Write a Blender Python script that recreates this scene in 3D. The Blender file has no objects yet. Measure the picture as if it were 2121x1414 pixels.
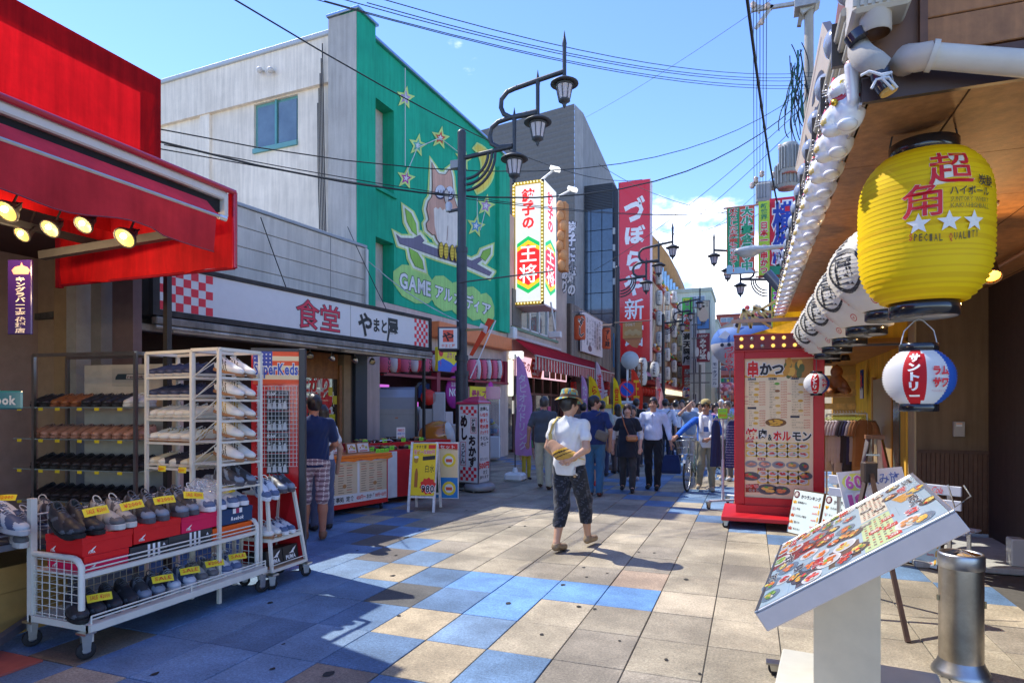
import bpy, math, random
import numpy as np
from mathutils import Matrix, Vector
R=math.radians
rnd=random.Random(7)
S=bpy.context.scene
COL=S.collection
# camera
EYE=1.58; FPX=1297.0; CXP=1060.5; HZP=839.0
TH=math.atan((1555-CXP)/FPX); CT,ST=math.cos(TH),math.sin(TH)
cam=bpy.data.cameras.new('camera'); camo=bpy.data.objects.new('camera',cam); COL.objects.link(camo)
cam.sensor_width=36; cam.lens=36*FPX/2121; cam.shift_y=(HZP-707)/2121
cam.clip_start=.05; cam.clip_end=4000
camo.location=(0,0,EYE); camo.rotation_euler=(R(90),0,TH); S.camera=camo
# sky, sun, exposure
SUN_EL=R(55.5); SUN_AZ=math.atan2(-.967,.262)      # azimuth from +Y towards +X of the direction to the sun
wo=bpy.data.worlds.new('World'); S.world=wo; wo.use_nodes=True
nt=wo.node_tree; nt.nodes.clear(); N=nt.nodes.new; Lk=nt.links.new
out=N('ShaderNodeOutputWorld'); bg=N('ShaderNodeBackground'); Lk(bg.outputs[0],out.inputs[0])
sky=N('ShaderNodeTexSky'); sky.sky_type='NISHITA'; sky.sun_disc=False
sky.sun_elevation=SUN_EL; sky.sun_rotation=SUN_AZ; sky.air_density=.8; sky.dust_density=0; sky.ozone_density=3.5; sky.altitude=0
bg.inputs[1].default_value=.15
tc=N('ShaderNodeTexCoord'); sep=N('ShaderNodeSeparateXYZ'); Lk(tc.outputs['Generated'],sep.inputs[0])
def mth(op,a,b=None,c=None):
 n=N('ShaderNodeMath'); n.operation=op
 for i,v in enumerate((a,b,c)):
  if v is None: continue
  if isinstance(v,(int,float)): n.inputs[i].default_value=v
  else: Lk(v,n.inputs[i])
 return n.outputs[0]
noi=N('ShaderNodeTexNoise'); noi.inputs['Scale'].default_value=5.2; noi.inputs['Detail'].default_value=9; noi.inputs['Roughness'].default_value=.58
mp=N('ShaderNodeMapping'); mp.inputs['Scale'].default_value=(1,1,1.9); mp.inputs['Location'].default_value=(.35,.1,.0)
Lk(tc.outputs['Generated'],mp.inputs[0]); Lk(mp.outputs[0],noi.inputs['Vector'])
low=mth('SUBTRACT',1,mth('MULTIPLY',sep.outputs[2],2.6))             # more cloud near the horizon
dist=N('ShaderNodeVectorMath'); dist.operation='DISTANCE'; Lk(tc.outputs['Generated'],dist.inputs[0]); dist.inputs[1].default_value=(-.066,.968,.20)
near=mth('MAXIMUM',mth('SUBTRACT',1,mth('MULTIPLY',dist.outputs[1],5.2)),0)
dens=mth('ADD',mth('ADD',noi.outputs[0],mth('MULTIPLY',mth('MAXIMUM',low,0),.05)),mth('MULTIPLY',near,.38))
mr=N('ShaderNodeMapRange'); mr.interpolation_type='SMOOTHSTEP'; Lk(dens,mr.inputs[0]); mr.inputs[1].default_value=.66; mr.inputs[2].default_value=.78
up=N('ShaderNodeMapRange'); Lk(sep.outputs[2],up.inputs[0]); up.inputs[1].default_value=-.02; up.inputs[2].default_value=.03
mx=N('ShaderNodeMix'); mx.data_type='RGBA'; Lk(mth('MULTIPLY',mth('MULTIPLY',mr.outputs[0],.9),up.outputs[0]),mx.inputs[0]); hs=N('ShaderNodeHueSaturation'); hs.inputs['Hue'].default_value=.512; hs.inputs['Saturation'].default_value=1.12; hs.inputs['Value'].default_value=.82; Lk(sky.outputs[0],hs.inputs['Color']); Lk(hs.outputs[0],mx.inputs[6]); mx.inputs[7].default_value=(5.2,5.3,5.5,1)
Lk(mx.outputs[2],bg.inputs[0])
sl=bpy.data.lights.new('sun','SUN'); sl.energy=2.0; sl.angle=R(.5); sl.color=(1,.94,.84)
so=bpy.data.objects.new('sun',sl); COL.objects.link(so)
SD=Vector((math.sin(SUN_AZ)*math.cos(SUN_EL),math.cos(SUN_AZ)*math.cos(SUN_EL),math.sin(SUN_EL)))
so.rotation_euler=SD.to_track_quat('Z','Y').to_euler(); so.location=(0,0,60)
S.view_settings.view_transform='Standard'; S.view_settings.look='None'; S.view_settings.exposure=1.78; S.view_settings.gamma=1; S.view_settings.use_curve_mapping=False
S.cycles.max_bounces=6; S.cycles.diffuse_bounces=4; S.cycles.glossy_bounces=3; S.cycles.transmission_bounces=5; S.cycles.transparent_max_bounces=8
S.cycles.caustics_reflective=False; S.cycles.caustics_refractive=False
S.cycles.sample_clamp_indirect=6
# measuring: a photograph point on a surface of known distance
def W(u,v,Z):
 X=(u-CXP)/FPX*Z; return Vector((X*CT-Z*ST, X*ST+Z*CT, EYE-(v-HZP)/FPX*Z))
def G(u,v): p=W(u,v,EYE*FPX/(v-HZP)); p.z=0; return p
def onx(u,v,x): return W(u,v,x/((u-CXP)/FPX*CT-ST))
class Fr:
 """facade frame: local x along the facade (away), local y into the block on the left, z up"""
 def __init__(s,x,y,deg): s.o=Vector((x,y,0)); s.a=R(deg); s.M=Matrix.Translation(s.o)@Matrix.Rotation(R(90)-s.a,4,'Z'); s.I=s.M.inverted()
 def px(s,u,v,yc=0):
  A=s.I@Vector((0,0,EYE)); B=s.I@W(u,v,1.0); d=B-A; t=(yc-A.y)/d.y; p=A+d*t; return p.x,p.z
 def pxX(s,u,v,xc):
  A=s.I@Vector((0,0,EYE)); B=s.I@W(u,v,1.0); d=B-A; t=(xc-A.x)/d.x; p=A+d*t; return p.y,p.z
def frame2(p,q):
 d=q-p; return Fr(p.x,p.y,math.degrees(math.atan2(d.x,d.y)))
# materials: colour comes from the mesh attribute Col
MATS={}
def mat(name,rough=.6,metal=0,spec=.5,ns=9,na=.12,bump=0,bs=60,emit=0,alpha=1,coat=0,trans=0,fine=0,streak=0,transp=0,sheen=0,dirt=0,world=0):
 if name in MATS: return MATS[name]
 m=bpy.data.materials.new(name); MATS[name]=m; m.use_nodes=True
 nt=m.node_tree; n=nt.nodes; l=nt.links.new; pb=n['Principled BSDF']
 at=n.new('ShaderNodeAttribute'); at.attribute_name='Col'
 c=at.outputs['Color']
 tc=n.new('ShaderNodeTexCoord'); VO=n.new('ShaderNodeNewGeometry').outputs['Position'] if world else tc.outputs['Object']
 def noise(sc,det=5,rgh=.6,vec=None):
  t=n.new('ShaderNodeTexNoise'); t.inputs['Scale'].default_value=sc; t.inputs['Detail'].default_value=det; t.inputs['Roughness'].default_value=rgh
  l(vec or VO,t.inputs['Vector']); return t.outputs[0]
 def mul(c,f,lo,hi,a=.3,b=.7):
  r=n.new('ShaderNodeMapRange'); l(f,r.inputs[0]); r.inputs[1].default_value=a; r.inputs[2].default_value=b; r.inputs[3].default_value=lo; r.inputs[4].default_value=hi
  v=n.new('ShaderNodeVectorMath'); v.operation='SCALE'; l(c,v.inputs[0]); l(r.outputs[0],v.inputs['Scale']); return v.outputs[0]
 if na: c=mul(c,noise(ns),1-na,1+na)
 if fine: c=mul(mul(c,noise(170,2,.8),1-fine*.6,1+fine*.6,.35,.65),noise(62,3,.7),1-fine*.7,1+fine*.7,.36,.64)
 if streak:
  mpn=n.new('ShaderNodeMapping'); mpn.inputs['Scale'].default_value=(5,5,.35); l(VO,mpn.inputs[0]); c=mul(c,noise(2.2,6,.65,mpn.outputs[0]),1-streak,1+streak*.3,.35,.62)
 if dirt: c=mul(c,noise(1.3,7,.7),1-dirt,1.0,.42,.60)
 l(c,pb.inputs['Base Color']); pb.inputs['Roughness'].default_value=rough; pb.inputs['Metallic'].default_value=metal
 pb.inputs['Specular IOR Level'].default_value=spec
 if coat: pb.inputs['Coat Weight'].default_value=coat; pb.inputs['Coat Roughness'].default_value=.08
 if sheen: pb.inputs['Sheen Weight'].default_value=sheen
 if emit: l(c,pb.inputs['Emission Color']); pb.inputs['Emission Strength'].default_value=emit
 if bump:
  b=n.new('ShaderNodeBump'); b.inputs['Strength'].default_value=bump; b.inputs['Distance'].default_value=.01; l(noise(bs,4),b.inputs['Height']); l(b.outputs[0],pb.inputs['Normal'])
 o=n['Material Output']
 if trans:
  t=n.new('ShaderNodeBsdfTranslucent'); l(c,t.inputs[0]); x=n.new('ShaderNodeMixShader'); x.inputs[0].default_value=trans; l(pb.outputs[0],x.inputs[1]); l(t.outputs[0],x.inputs[2]); l(x.outputs[0],o.inputs[0])
 if transp:
  t=n.new('ShaderNodeBsdfTransparent'); x=n.new('ShaderNodeMixShader'); x.inputs[0].default_value=transp; l(pb.outputs[0],x.inputs[1]); l(t.outputs[0],x.inputs[2]); l(x.outputs[0],o.inputs[0])
 return m
mat('paint',.45,na=.06); mat('gloss',.18,coat=.4,na=.03); mat('matte',.85,spec=.25,na=.1); mat('print',.5,na=.03,spec=.35)
mat('metal',.32,metal=1,na=.1,bump=.05); mat('chrome',.12,metal=1,na=.03); mat('iron',.5,metal=.3,na=.15,bump=.15,bs=30)
mat('fabric',.9,spec=.15,na=.08,bump=.25,bs=220,sheen=.2); mat('skin',.55,spec=.35,na=.05)
mat('concrete',.9,spec=.2,ns=1.6,na=.10,streak=.16,bump=.3,bs=35,fine=.05); mat('render',.8,spec=.2,ns=.7,na=.10,streak=.16,dirt=.10,bump=.15,bs=50)
mat('wood',.6,ns=14,na=.2,streak=.25,bump=.15); mat('glass',.04,spec=.9,na=.25,ns=2.5,coat=.6); mat('awning',.75,spec=.25,na=.14,ns=3,streak=.22,dirt=.18,trans=.55,bump=.12,bs=90)
mat('lantern',.6,spec=.3,na=.03,trans=.22); mat('bulb',.4,emit=6,na=0); mat('lit',.4,emit=.45,na=.03); mat('rubber',.7,na=.1,spec=.3)
mat('tile',.62,world=1,spec=.4,ns=2.2,na=.16,fine=.34,dirt=.34,bump=.3,bs=120); mat('canvas',.8,spec=.2,na=.16,ns=4,dirt=.2,streak=.12,bump=.1,bs=90,trans=.12); mat('hair',.38,spec=.5,na=.2,ns=40)
mat('plastic',.08,spec=.8,na=0,transp=.72); mat('flag',.8,spec=.2,na=.05,trans=.4); mat('dirty',.8,na=.2,ns=6,dirt=.45,streak=.3,bump=.3,bs=40)
mat('steel',.38,metal=1,na=.14,ns=3,dirt=.35)
# mesh builder
IDM=Matrix.Identity(4)
class MB:
 def __init__(s,M=None): s.v=[];s.f=[];s.c=[];s.sm=[];s.M=M or IDM
 def add(s,vs,fs,col,smooth=False,M=None):
  b=len(s.v); m=s.M@M if M is not None else s.M
  s.v+=[tuple(m@Vector(p)) for p in vs]
  multi=isinstance(col,list)
  for i,f in enumerate(fs): s.f.append(tuple(b+k for k in f)); s.c.append(col[i] if multi else col); s.sm.append(smooth)
  return s
 def box(s,x0,x1,y0,y1,z0,z1,col,M=None,ch=0):
  if x0>x1:x0,x1=x1,x0
  if y0>y1:y0,y1=y1,y0
  if z0>z1:z0,z1=z1,z0
  if ch:
   ch=min(ch,(x1-x0)*.45,(y1-y0)*.45,(z1-z0)*.45)
   vs=[];idx={}
   for a in(0,1):
    for b in(0,1):
     for c in(0,1):
      X=(x0,x1)[a];Y=(y0,y1)[b];Z=(z0,z1)[c];dx=(ch,-ch)[a];dy=(ch,-ch)[b];dz=(ch,-ch)[c]
      for k,(ex,ey,ez) in enumerate(((0,dy,dz),(dx,0,dz),(dx,dy,0))): idx[a,b,c,k]=len(vs); vs.append((X+ex,Y+ey,Z+ez))
   fs=[]
   for a in(0,1): fs.append([idx[a,b,c,0] for b,c in((0,0),(1,0),(1,1),(0,1))][::(-1 if a==0 else 1)])
   for b in(0,1): fs.append([idx[a,b,c,1] for a,c in((0,0),(0,1),(1,1),(1,0))][::(-1 if b==0 else 1)])
   for c in(0,1): fs.append([idx[a,b,c,2] for a,b in((0,0),(1,0),(1,1),(0,1))][::(-1 if c==0 else 1)])
   for b in(0,1):
    for c in(0,1): fs.append([idx[0,b,c,1],idx[1,b,c,1],idx[1,b,c,2],idx[0,b,c,2]])
   for a in(0,1):
    for c in(0,1): fs.append([idx[a,0,c,0],idx[a,1,c,0],idx[a,1,c,2],idx[a,0,c,2]])
   for a in(0,1):
    for b in(0,1): fs.append([idx[a,b,0,0],idx[a,b,1,0],idx[a,b,1,1],idx[a,b,0,1]])
   for a in(0,1):
    for b in(0,1):
     for c in(0,1): fs.append([idx[a,b,c,0],idx[a,b,c,1],idx[a,b,c,2]])
   return s.add(vs,fs,col,False,M)
  vs=[(x,y,z) for z in(z0,z1) for x,y in((x0,y0),(x1,y0),(x1,y1),(x0,y1))]
  return s.add(vs,[(3,2,1,0),(4,5,6,7),(0,1,5,4),(1,2,6,5),(2,3,7,6),(3,0,4,7)],col,False,M)
 def ring(s,rings,col,smooth=True,caps=(1,1),closed=True,M=None):
  n=len(rings[0]); vs=[p for r in rings for p in r]; fs=[];m=n if closed else n-1
  for i in range(len(rings)-1):
   for j in range(m): a=i*n+j;b=i*n+(j+1)%n; fs.append((a,b,b+n,a+n))
  s.add(vs,fs,col,smooth,M)
  if caps[0]: s.add(list(rings[0]),[tuple(range(n))[::-1]],col if not isinstance(col,list) else col[0],False,M)
  if caps[1]: s.add(list(rings[-1]),[tuple(range(n))],col if not isinstance(col,list) else col[-1],False,M)
  return s
 def tube(s,pts,r,col,n=8,M=None,caps=(1,1),smooth=True):
  pts=[Vector(p) for p in pts]; rings=[];rr=r if isinstance(r,(list,tuple)) else [r]*len(pts)
  ref=None
  for i,p in enumerate(pts):
   d=(pts[min(i+1,len(pts)-1)]-pts[max(i-1,0)]).normalized()
   if ref is None: ref=Vector((0,0,1)) if abs(d.z)<.9 else Vector((1,0,0))
   a=d.cross(ref).normalized(); b=d.cross(a).normalized(); ref=-b if ref.dot(-b)>0 else b;
   a=d.cross(ref).normalized(); b=d.cross(a)
   rings.append([p+(a*math.cos(2*math.pi*k/n)+b*math.sin(2*math.pi*k/n))*rr[i] for k in range(n)])
  return s.ring(rings,col,smooth,caps,M=M)
 def lathe(s,prof,c,col,n=16,M=None,caps=(1,1),sx=1,sy=1):
  rings=[[(c[0]+r*sx*math.cos(2*math.pi*k/n),c[1]+r*sy*math.sin(2*math.pi*k/n),c[2]+z) for k in range(n)] for r,z in prof]
  cc=col
  if isinstance(col,list): cc=[col[i] for i in range(len(prof)-1) for k in range(n)]
  return s.ring(rings,cc,True,caps,M=M)
 def ball(s,c,r,col,n=12,m=8,M=None):
  rx,ry,rz=r if isinstance(r,(tuple,list)) else (r,r,r)
  rings=[[(c[0]+rx*math.sin(math.pi*i/m)*math.cos(2*math.pi*k/n),c[1]+ry*math.sin(math.pi*i/m)*math.sin(2*math.pi*k/n),c[2]-rz*math.cos(math.pi*i/m)) for k in range(n)] for i in range(m+1)]
  return s.ring(rings,col,True,(0,0),M=M)
 def quad(s,a,b,c,d,col,M=None): return s.add([a,b,c,d],[(0,1,2,3)],col,False,M)
 def prism(s,out2,h,col,M=None,side=None):
  """outline in local xy, extruded 0..h in z"""
  n=len(out2); vs=[(x,y,0) for x,y in out2]+[(x,y,h) for x,y in out2]
  fs=[tuple(range(n))[::-1],tuple(range(n,2*n))]+[(i,(i+1)%n,(i+1)%n+n,i+n) for i in range(n)]
  if side is not None: col=[col,col]+[side]*n
  return s.add(vs,fs,col,False,M)
 def face(s,out2,col,M=None,z=0): return s.add([(x,y,z) for x,y in out2],[tuple(range(len(out2)))],col,False,M)
 def disc(s,cx,cy,rx,ry,col,M=None,z=0,n=14,a0=0): return s.face([(cx+rx*math.cos(2*math.pi*k/n+a0),cy+ry*math.sin(2*math.pi*k/n+a0)) for k in range(n)],col,M,z)
def plane(o,xd,yd):
 x=Vector(xd).normalized(); y=Vector(yd).normalized(); z=x.cross(y)
 return Matrix(((x.x,y.x,z.x,o[0]),(x.y,y.y,z.y,o[1]),(x.z,y.z,z.z,o[2]),(0,0,0,1)))
def setcols(me,cols):
 a=me.color_attributes.new('Col','FLOAT_COLOR','CORNER')
 lt=np.zeros(len(me.polygons),np.int32); me.polygons.foreach_get('loop_total',lt)
 c=np.ones((len(cols),4),np.float32); c[:,:3]=np.array([x[:3] for x in cols],np.float32)
 a.data.foreach_set('color',np.repeat(c,lt,axis=0).ravel())
SPL=set('post end_hoop castor_leg vent_cap hook bracket end_ring camera_unit leg tread stake mullion black_rim hand_rail'.split())
def P(name,mb,m,parent=None,label=None,kind=None):
 if name in SPL and kind is None:
  r={}
  def fd(a):
   while r.setdefault(a,a)!=a: a=r[a]
   return a
  ky=[tuple(round(c,4) for c in v) for v in mb.v]
  for f in mb.f:
   a=fd(ky[f[0]])
   for k in f[1:]: r[fd(ky[k])]=a
  g={}
  for i,f in enumerate(mb.f): g.setdefault(fd(ky[f[0]]),[]).append(i)
  if 1<len(g)<=60:
   for fs in g.values():
    q=MB(); ix={}
    for i in fs:
     for k in mb.f[i]:
      if k not in ix: ix[k]=len(q.v); q.v.append(mb.v[k])
     q.f.append(tuple(ix[k] for k in mb.f[i])); q.c.append(mb.c[i]); q.sm.append(mb.sm[i])
    o=P1(name,q,m,parent,label,kind)
   return o
 return P1(name,mb,m,parent,label,kind)
def P1(name,mb,m,parent=None,label=None,kind=None):
 me=bpy.data.meshes.new(name); me.from_pydata(mb.v,[],mb.f)
 setcols(me,mb.c); me.polygons.foreach_set('use_smooth',mb.sm); me.materials.append(MATS[m]); me.update()
 o=bpy.data.objects.new(name,me); COL.objects.link(o)
 if parent is not None: o.parent=parent
 if label: o['label']=label
 if kind: o['kind']=kind
 return o
def link(name,me,parent,M=None):
 o=bpy.data.objects.new(name,me); COL.objects.link(o); o.parent=parent
 if M is not None: o.matrix_local=M
 return o
def T(name,label,cat,loc=(0,0,0),rot=0,group=None,M=None):
 o=bpy.data.objects.new(name,None); COL.objects.link(o); o.empty_display_size=.1
 if M is not None: o.matrix_world=M
 else: o.location=loc; o.rotation_euler=(0,0,rot)
 o['label']=label; o['category']=cat
 if group: o['group']=group
 return o
def tag(o,label,cat,group=None,kind=None):
 o['label']=label
 if cat: o['category']=cat
 if group: o['group']=group
 if kind: o['kind']=kind
 return o
def TF(name,label,cat,fr,x=0,y=0,z=0,group=None,rz=0):
 return T(name,label,cat,M=fr.M@Matrix.Translation((x,y,z))@Matrix.Rotation(rz,4,'Z'),group=group)
_kids={}
def copy_tree(o,parent=None):
 c=o.copy(); COL.objects.link(c)
 if parent is not None: c.parent=parent
 for k in o.children: copy_tree(k,c)
 return c
def dup(o,loc=None,rot=None,label=None,M=None,sc=None,group=None):
 c=copy_tree(o)
 if M is not None: c.matrix_world=M
 else:
  c.location=loc
  if rot is not None: c.rotation_euler=(0,0,rot) if isinstance(rot,(int,float)) else rot
 if sc: c.scale=(sc,sc,sc) if isinstance(sc,(int,float)) else sc
 if label: c['label']=label
 if group: c['group']=group
 return c
def bar(mb,a,b,w,col,M=None,h=None):
 """square bar between two points"""
 a=Vector(a);b=Vector(b);d=(b-a);L=d.length;d.normalize();ref=Vector((0,0,1)) if abs(d.z)<.95 else Vector((1,0,0))
 x=d.cross(ref).normalized();y=x.cross(d)
 m=Matrix(((x.x,y.x,-d.x,a.x),(x.y,y.y,-d.y,a.y),(x.z,y.z,-d.z,a.z),(0,0,0,1)))
 h=h or w
 mb.box(-w/2,w/2,-h/2,h/2,-L,0,col,M=(m if M is None else M@m)); return mb
# lettering
_cu=bpy.data.curves.new('lettering_source','FONT'); _cuo=bpy.data.objects.new('lettering_source',_cu)
_gl={}
def glyph(ch,off,res):
 k=(ch,off,res)
 if k in _gl: return _gl[k]
 _cu.body=ch; _cu.offset=off; _cu.resolution_u=res
 me=bpy.data.meshes.new_from_object(_cuo)
 vs=[(v.co.x,v.co.y) for v in me.vertices]; fs=[tuple(p.vertices) for p in me.polygons]
 bpy.data.meshes.remove(me)
 cjk=ord(ch)>0x2E00
 if vs: x0=min(p[0] for p in vs);x1=max(p[0] for p in vs)
 else: x0,x1=0,.28
 adv=(0,1) if cjk else (x0-.03,x1+.03)
 _gl[k]=(vs,fs,adv); return _gl[k]
def text(mb,s,cx,cy,w,h,col,M=None,z=0,off=.012,vert=False,outline=None,ow=.05,res=2,slant=0,warp=None,fit=True):
 """write s centred at (cx,cy) in the plane of M inside w x h"""
 lay=[]; cur=0
 for ch in s:
  if ch in ' \u3000': cur+=.5; continue
  vs,fs,ad=glyph(ch,off,res)
  if vert: lay.append((ch,-(ad[0]+ad[1])/2,-cur-.86)); cur+=1.0
  else: lay.append((ch,cur-ad[0],0)); cur+=ad[1]-ad[0]
 if not lay: return mb
 if vert: X0,X1,Y0,Y1=-.48,.48,-cur+.02,-.02
 else: X0,X1=0,cur; Y0,Y1=(-.1,.86) if any(ord(c)>0x2E00 for c in s) else (0,.71)
 sx,sy=w/(X1-X0),h/(Y1-Y0)
 if not fit: sx=sy=min(sx,sy)
 mx_,my_=(X0+X1)/2,(Y0+Y1)/2
 for pas,(o2,cc,zz) in enumerate(((off+ow,outline,z),(off,col,z+.0012))):
  if pas==0 and not outline: continue
  for ch,ox,oy in lay:
   vs,fs,ad=glyph(ch,o2,res)
   pts=[]
   for x,y in vs:
    px=(x+ox-mx_)*sx; py=(y+oy-my_)*sy; px+=py*slant
    q=(cx+px,cy+py,zz)
    if warp: q=warp(q)
    pts.append(q)
   mb.add(pts,fs,cc,False,M)
 return mb
# implicit surfaces for bodies, shoes, figurines
def surfnet(f,o,h):
 nx,ny,nz=f.shape; ins=f<0
 cs=[(a,b,c) for a in(0,1) for b in(0,1) for c in(0,1)]
 cnt=np.zeros((nx-1,ny-1,nz-1),np.int8)
 for a,b,c in cs: cnt+=ins[a:nx-1+a,b:ny-1+b,c:nz-1+c]
 act=(cnt>0)&(cnt<8); idx=np.argwhere(act)
 if len(idx)==0: return np.zeros((0,3)),np.zeros((0,4),int)
 num=-np.ones(act.shape,np.int32); num[act]=np.arange(len(idx))
 pos=np.zeros((len(idx),3));w=np.zeros(len(idx)); I=idx.T
 for p in cs:
  for ax in range(3):
   if p[ax]: continue
   q=list(p);q[ax]=1
   fa=f[I[0]+p[0],I[1]+p[1],I[2]+p[2]];fb=f[I[0]+q[0],I[1]+q[1],I[2]+q[2]]
   m=(fa<0)!=(fb<0); t=np.where(m,fa/np.where(m,fa-fb,1),0)
   for k in range(3): pos[:,k]+=np.where(m,p[k]+(t if k==ax else 0),0)
   w+=m
 pos=idx+pos/w[:,None]; V=o+pos*h; Q=[]
 for ax in range(3):
  sl=[slice(None)]*3; s2=[slice(None)]*3; sl[ax]=slice(0,-1); s2[ax]=slice(1,None)
  A=ins[tuple(sl)];B=ins[tuple(s2)]; e=np.argwhere(A!=B); u,v=[(1,2),(2,0),(0,1)][ax]
  e=e[(e[:,u]>0)&(e[:,v]>0)&(e[:,u]<f.shape[u]-1)&(e[:,v]<f.shape[v]-1)]
  if not len(e): continue
  def cell(du,dv): g=e.copy(); g[:,u]-=du; g[:,v]-=dv; return num[g[:,0],g[:,1],g[:,2]]
  q=np.stack([cell(1,1),cell(0,1),cell(0,0),cell(1,0)],1)
  fl=~A[e[:,0],e[:,1],e[:,2]]; q[fl]=q[fl][:,::-1]; Q.append(q)
 Q=np.concatenate(Q); Q=Q[(Q>=0).all(1)]
 return V,Q
def cap(a,b,ra,rb=None,col=0,k=.02): return ('c',np.array(a,float),np.array(b,float),ra,ra if rb is None else rb,col,k)
def ell(c,r,col=0,k=.02,rot=None): return ('e',np.array(c,float),np.array(r,float),rot,0,col,k)
def pdist(p,X,Y,Z):
 if p[0]=='c':
  _,a,b,ra,rb,_,_=p; d=b-a; L=max(d@d,1e-9)
  t=np.clip(((X-a[0])*d[0]+(Y-a[1])*d[1]+(Z-a[2])*d[2])/L,0,1)
  return np.sqrt((X-a[0]-t*d[0])**2+(Y-a[1]-t*d[1])**2+(Z-a[2]-t*d[2])**2)-(ra+(rb-ra)*t)
 _,c,r,rot,_,_,_=p; x,y,z=X-c[0],Y-c[1],Z-c[2]
 if rot is not None:
  m=np.array(rot.inverted()); x,y,z=m[0,0]*x+m[0,1]*y+m[0,2]*z,m[1,0]*x+m[1,1]*y+m[1,2]*z,m[2,0]*x+m[2,1]*y+m[2,2]*z
 k0=np.sqrt((x/r[0])**2+(y/r[1])**2+(z/r[2])**2)+1e-9; k1=np.sqrt((x/r[0]**2)**2+(y/r[1]**2)**2+(z/r[2]**2)**2)+1e-9
 return k0*(k0-1)/k1
def sdf(prims,h,cuts=(),cols=None,disp=None,name='body',m='skin',parent=None,label=None,recol=None,thin=None):
 """cuts: list of (point,normal): keep the side the normal points away from"""
 lo=np.full(3,1e9);hi=-lo
 def bb(p):
  if p[0]=='c': r=max(p[3],p[4]); return np.minimum(p[1],p[2])-r,np.maximum(p[1],p[2])+r
  r=p[2].max() if p[3] is not None else p[2]; return p[1]-r,p[1]+r
 for p in prims: a,b=bb(p); lo=np.minimum(lo,a);hi=np.maximum(hi,b)
 lo-=3*h;hi+=3*h; n=np.ceil((hi-lo)/h).astype(int)+1
 f=np.full(n,.5,np.float32); ax=[lo[i]+h*np.arange(n[i]) for i in range(3)]
 for p in prims:
  a,b=bb(p);mg=max(.06,3*h); i0=np.maximum(((a-mg-lo)/h).astype(int),0);i1=np.minimum(np.ceil((b+mg-lo)/h).astype(int)+1,n)
  sl=tuple(slice(i0[i],i1[i]) for i in range(3)); X,Y,Z=np.meshgrid(*[ax[i][sl[i]] for i in range(3)],indexing='ij',sparse=True)
  d=pdist(p,X,Y,Z); k=p[6]; g=f[sl]
  if k>0: hh=np.clip(.5+.5*(d-g)/k,0,1); f[sl]=d*(1-hh)+g*hh-k*hh*(1-hh)
  else: f[sl]=np.minimum(g,d)
 X,Y,Z=np.meshgrid(*ax,indexing='ij',sparse=True)
 if disp: f=f+disp(X,Y,Z)
 if thin: f=np.maximum(f,-thin(X,Y,Z))
 for c,nr in cuts:
  nr=Vector(nr).normalized(); f=np.maximum(f,(X-c[0])*nr[0]+(Y-c[1])*nr[1]+(Z-c[2])*nr[2])
 V,Q=surfnet(f,lo,h)
 if cols is None: C=[(.5,.5,.5)]*len(Q)
 else:
  cen=V[Q].mean(1); D=np.stack([pdist(p,cen[:,0],cen[:,1],cen[:,2]) for p in prims]); w=D.argmin(0)
  ca=np.array([cols[p[5]] for p in prims]); C=ca[w]
  if recol: C=recol(cen,C,w)
 me=bpy.data.meshes.new(name); me.from_pydata(V.tolist(),[],Q.tolist()); setcols(me,C)
 me.polygons.foreach_set('use_smooth',np.ones(len(Q),bool)); me.materials.append(MATS[m]); me.update()
 if parent=='mesh': return me
 o=bpy.data.objects.new(name,me); COL.objects.link(o)
 if parent is not None: o.parent=parent
 if label: o['label']=label
 return o
## ground
mb=MB(); mb.box(-400,400,-60,900,-.5,-.03,(.22,.21,.19)); P('ground',mb,'concrete',kind='structure')
TX,TY=.44559,.56806; OX,OY=-1.6004,5.4432
BE=[(.39,.34,.245),(.345,.30,.22),(.43,.37,.265),(.32,.28,.215)]; BL=[(.145,.25,.40),(.115,.205,.345),(.18,.285,.43)]
pave=T('pavement','street pavement of beige and blue stone tiles','pavement'); del pave['category']; pave['kind']='structure'
def tcol(r,c):
 d=r+c; q=random.Random(r*131+c*17); b=BE[q.randrange(4)]; bl=BL[q.randrange(3)]
 if (r,c) in((-1,1),(-1,0),(-1,-1),(-1,-2),(-2,-1)): return (.15,.32,.62)
 if (r,c)==(-2,-3): return (.10,.10,.095)
 if (r,c)==(0,-5) or (r,c)==(1,-6) or (r,c)==(2,-7): return (.17,.15,.13)
 if (r,c)==(0,1): return (.44,.33,.235)
 if (r,c) in((-1,1+0),(-1,2)): return (.55,.47,.34)
 if (r,c)==(-5,-2): return (.26,.2,.15)
 if (r,c)==(-5,-6) : return (.24,.2,.15)
 if (r,c) in((-6,-5),): return (.38,.33,.26)
 if d==-5: return (.45,.37,.245) if r<0 else b
 if d==-4 or d<=-6:
  if d==-9 and r>3: return (.2,.18,.15)
  return bl
 if d==8: return bl
 if d<8: return b
 if r<9 and c>3: return b if (r*7+c*5)%4 else bl
 if d==9: return b if (r,c) not in((6,3),(5,4)) else bl
 if r<40 and -6<c<9 and d>=10:
  if d in(14,15): return bl if q.random()<.4 else b
  return bl if q.random()<.72 else (b if q.random()<.6 else (.45,.37,.245))
 return b
tm={}
def tilemesh(col,v):
 k=(col,v)
 if k not in tm:
  q=random.Random(v*99+int(col[0]*1000)); g=.0035
  mb=MB(); mb.box(g,TX-g,g,TY-g,-.03,0,col,ch=.003)
  o=P('tile',mb,'tile'); tm[k]=o.data; bpy.data.objects.remove(o)
 return tm[k]
cells=[]
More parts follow.
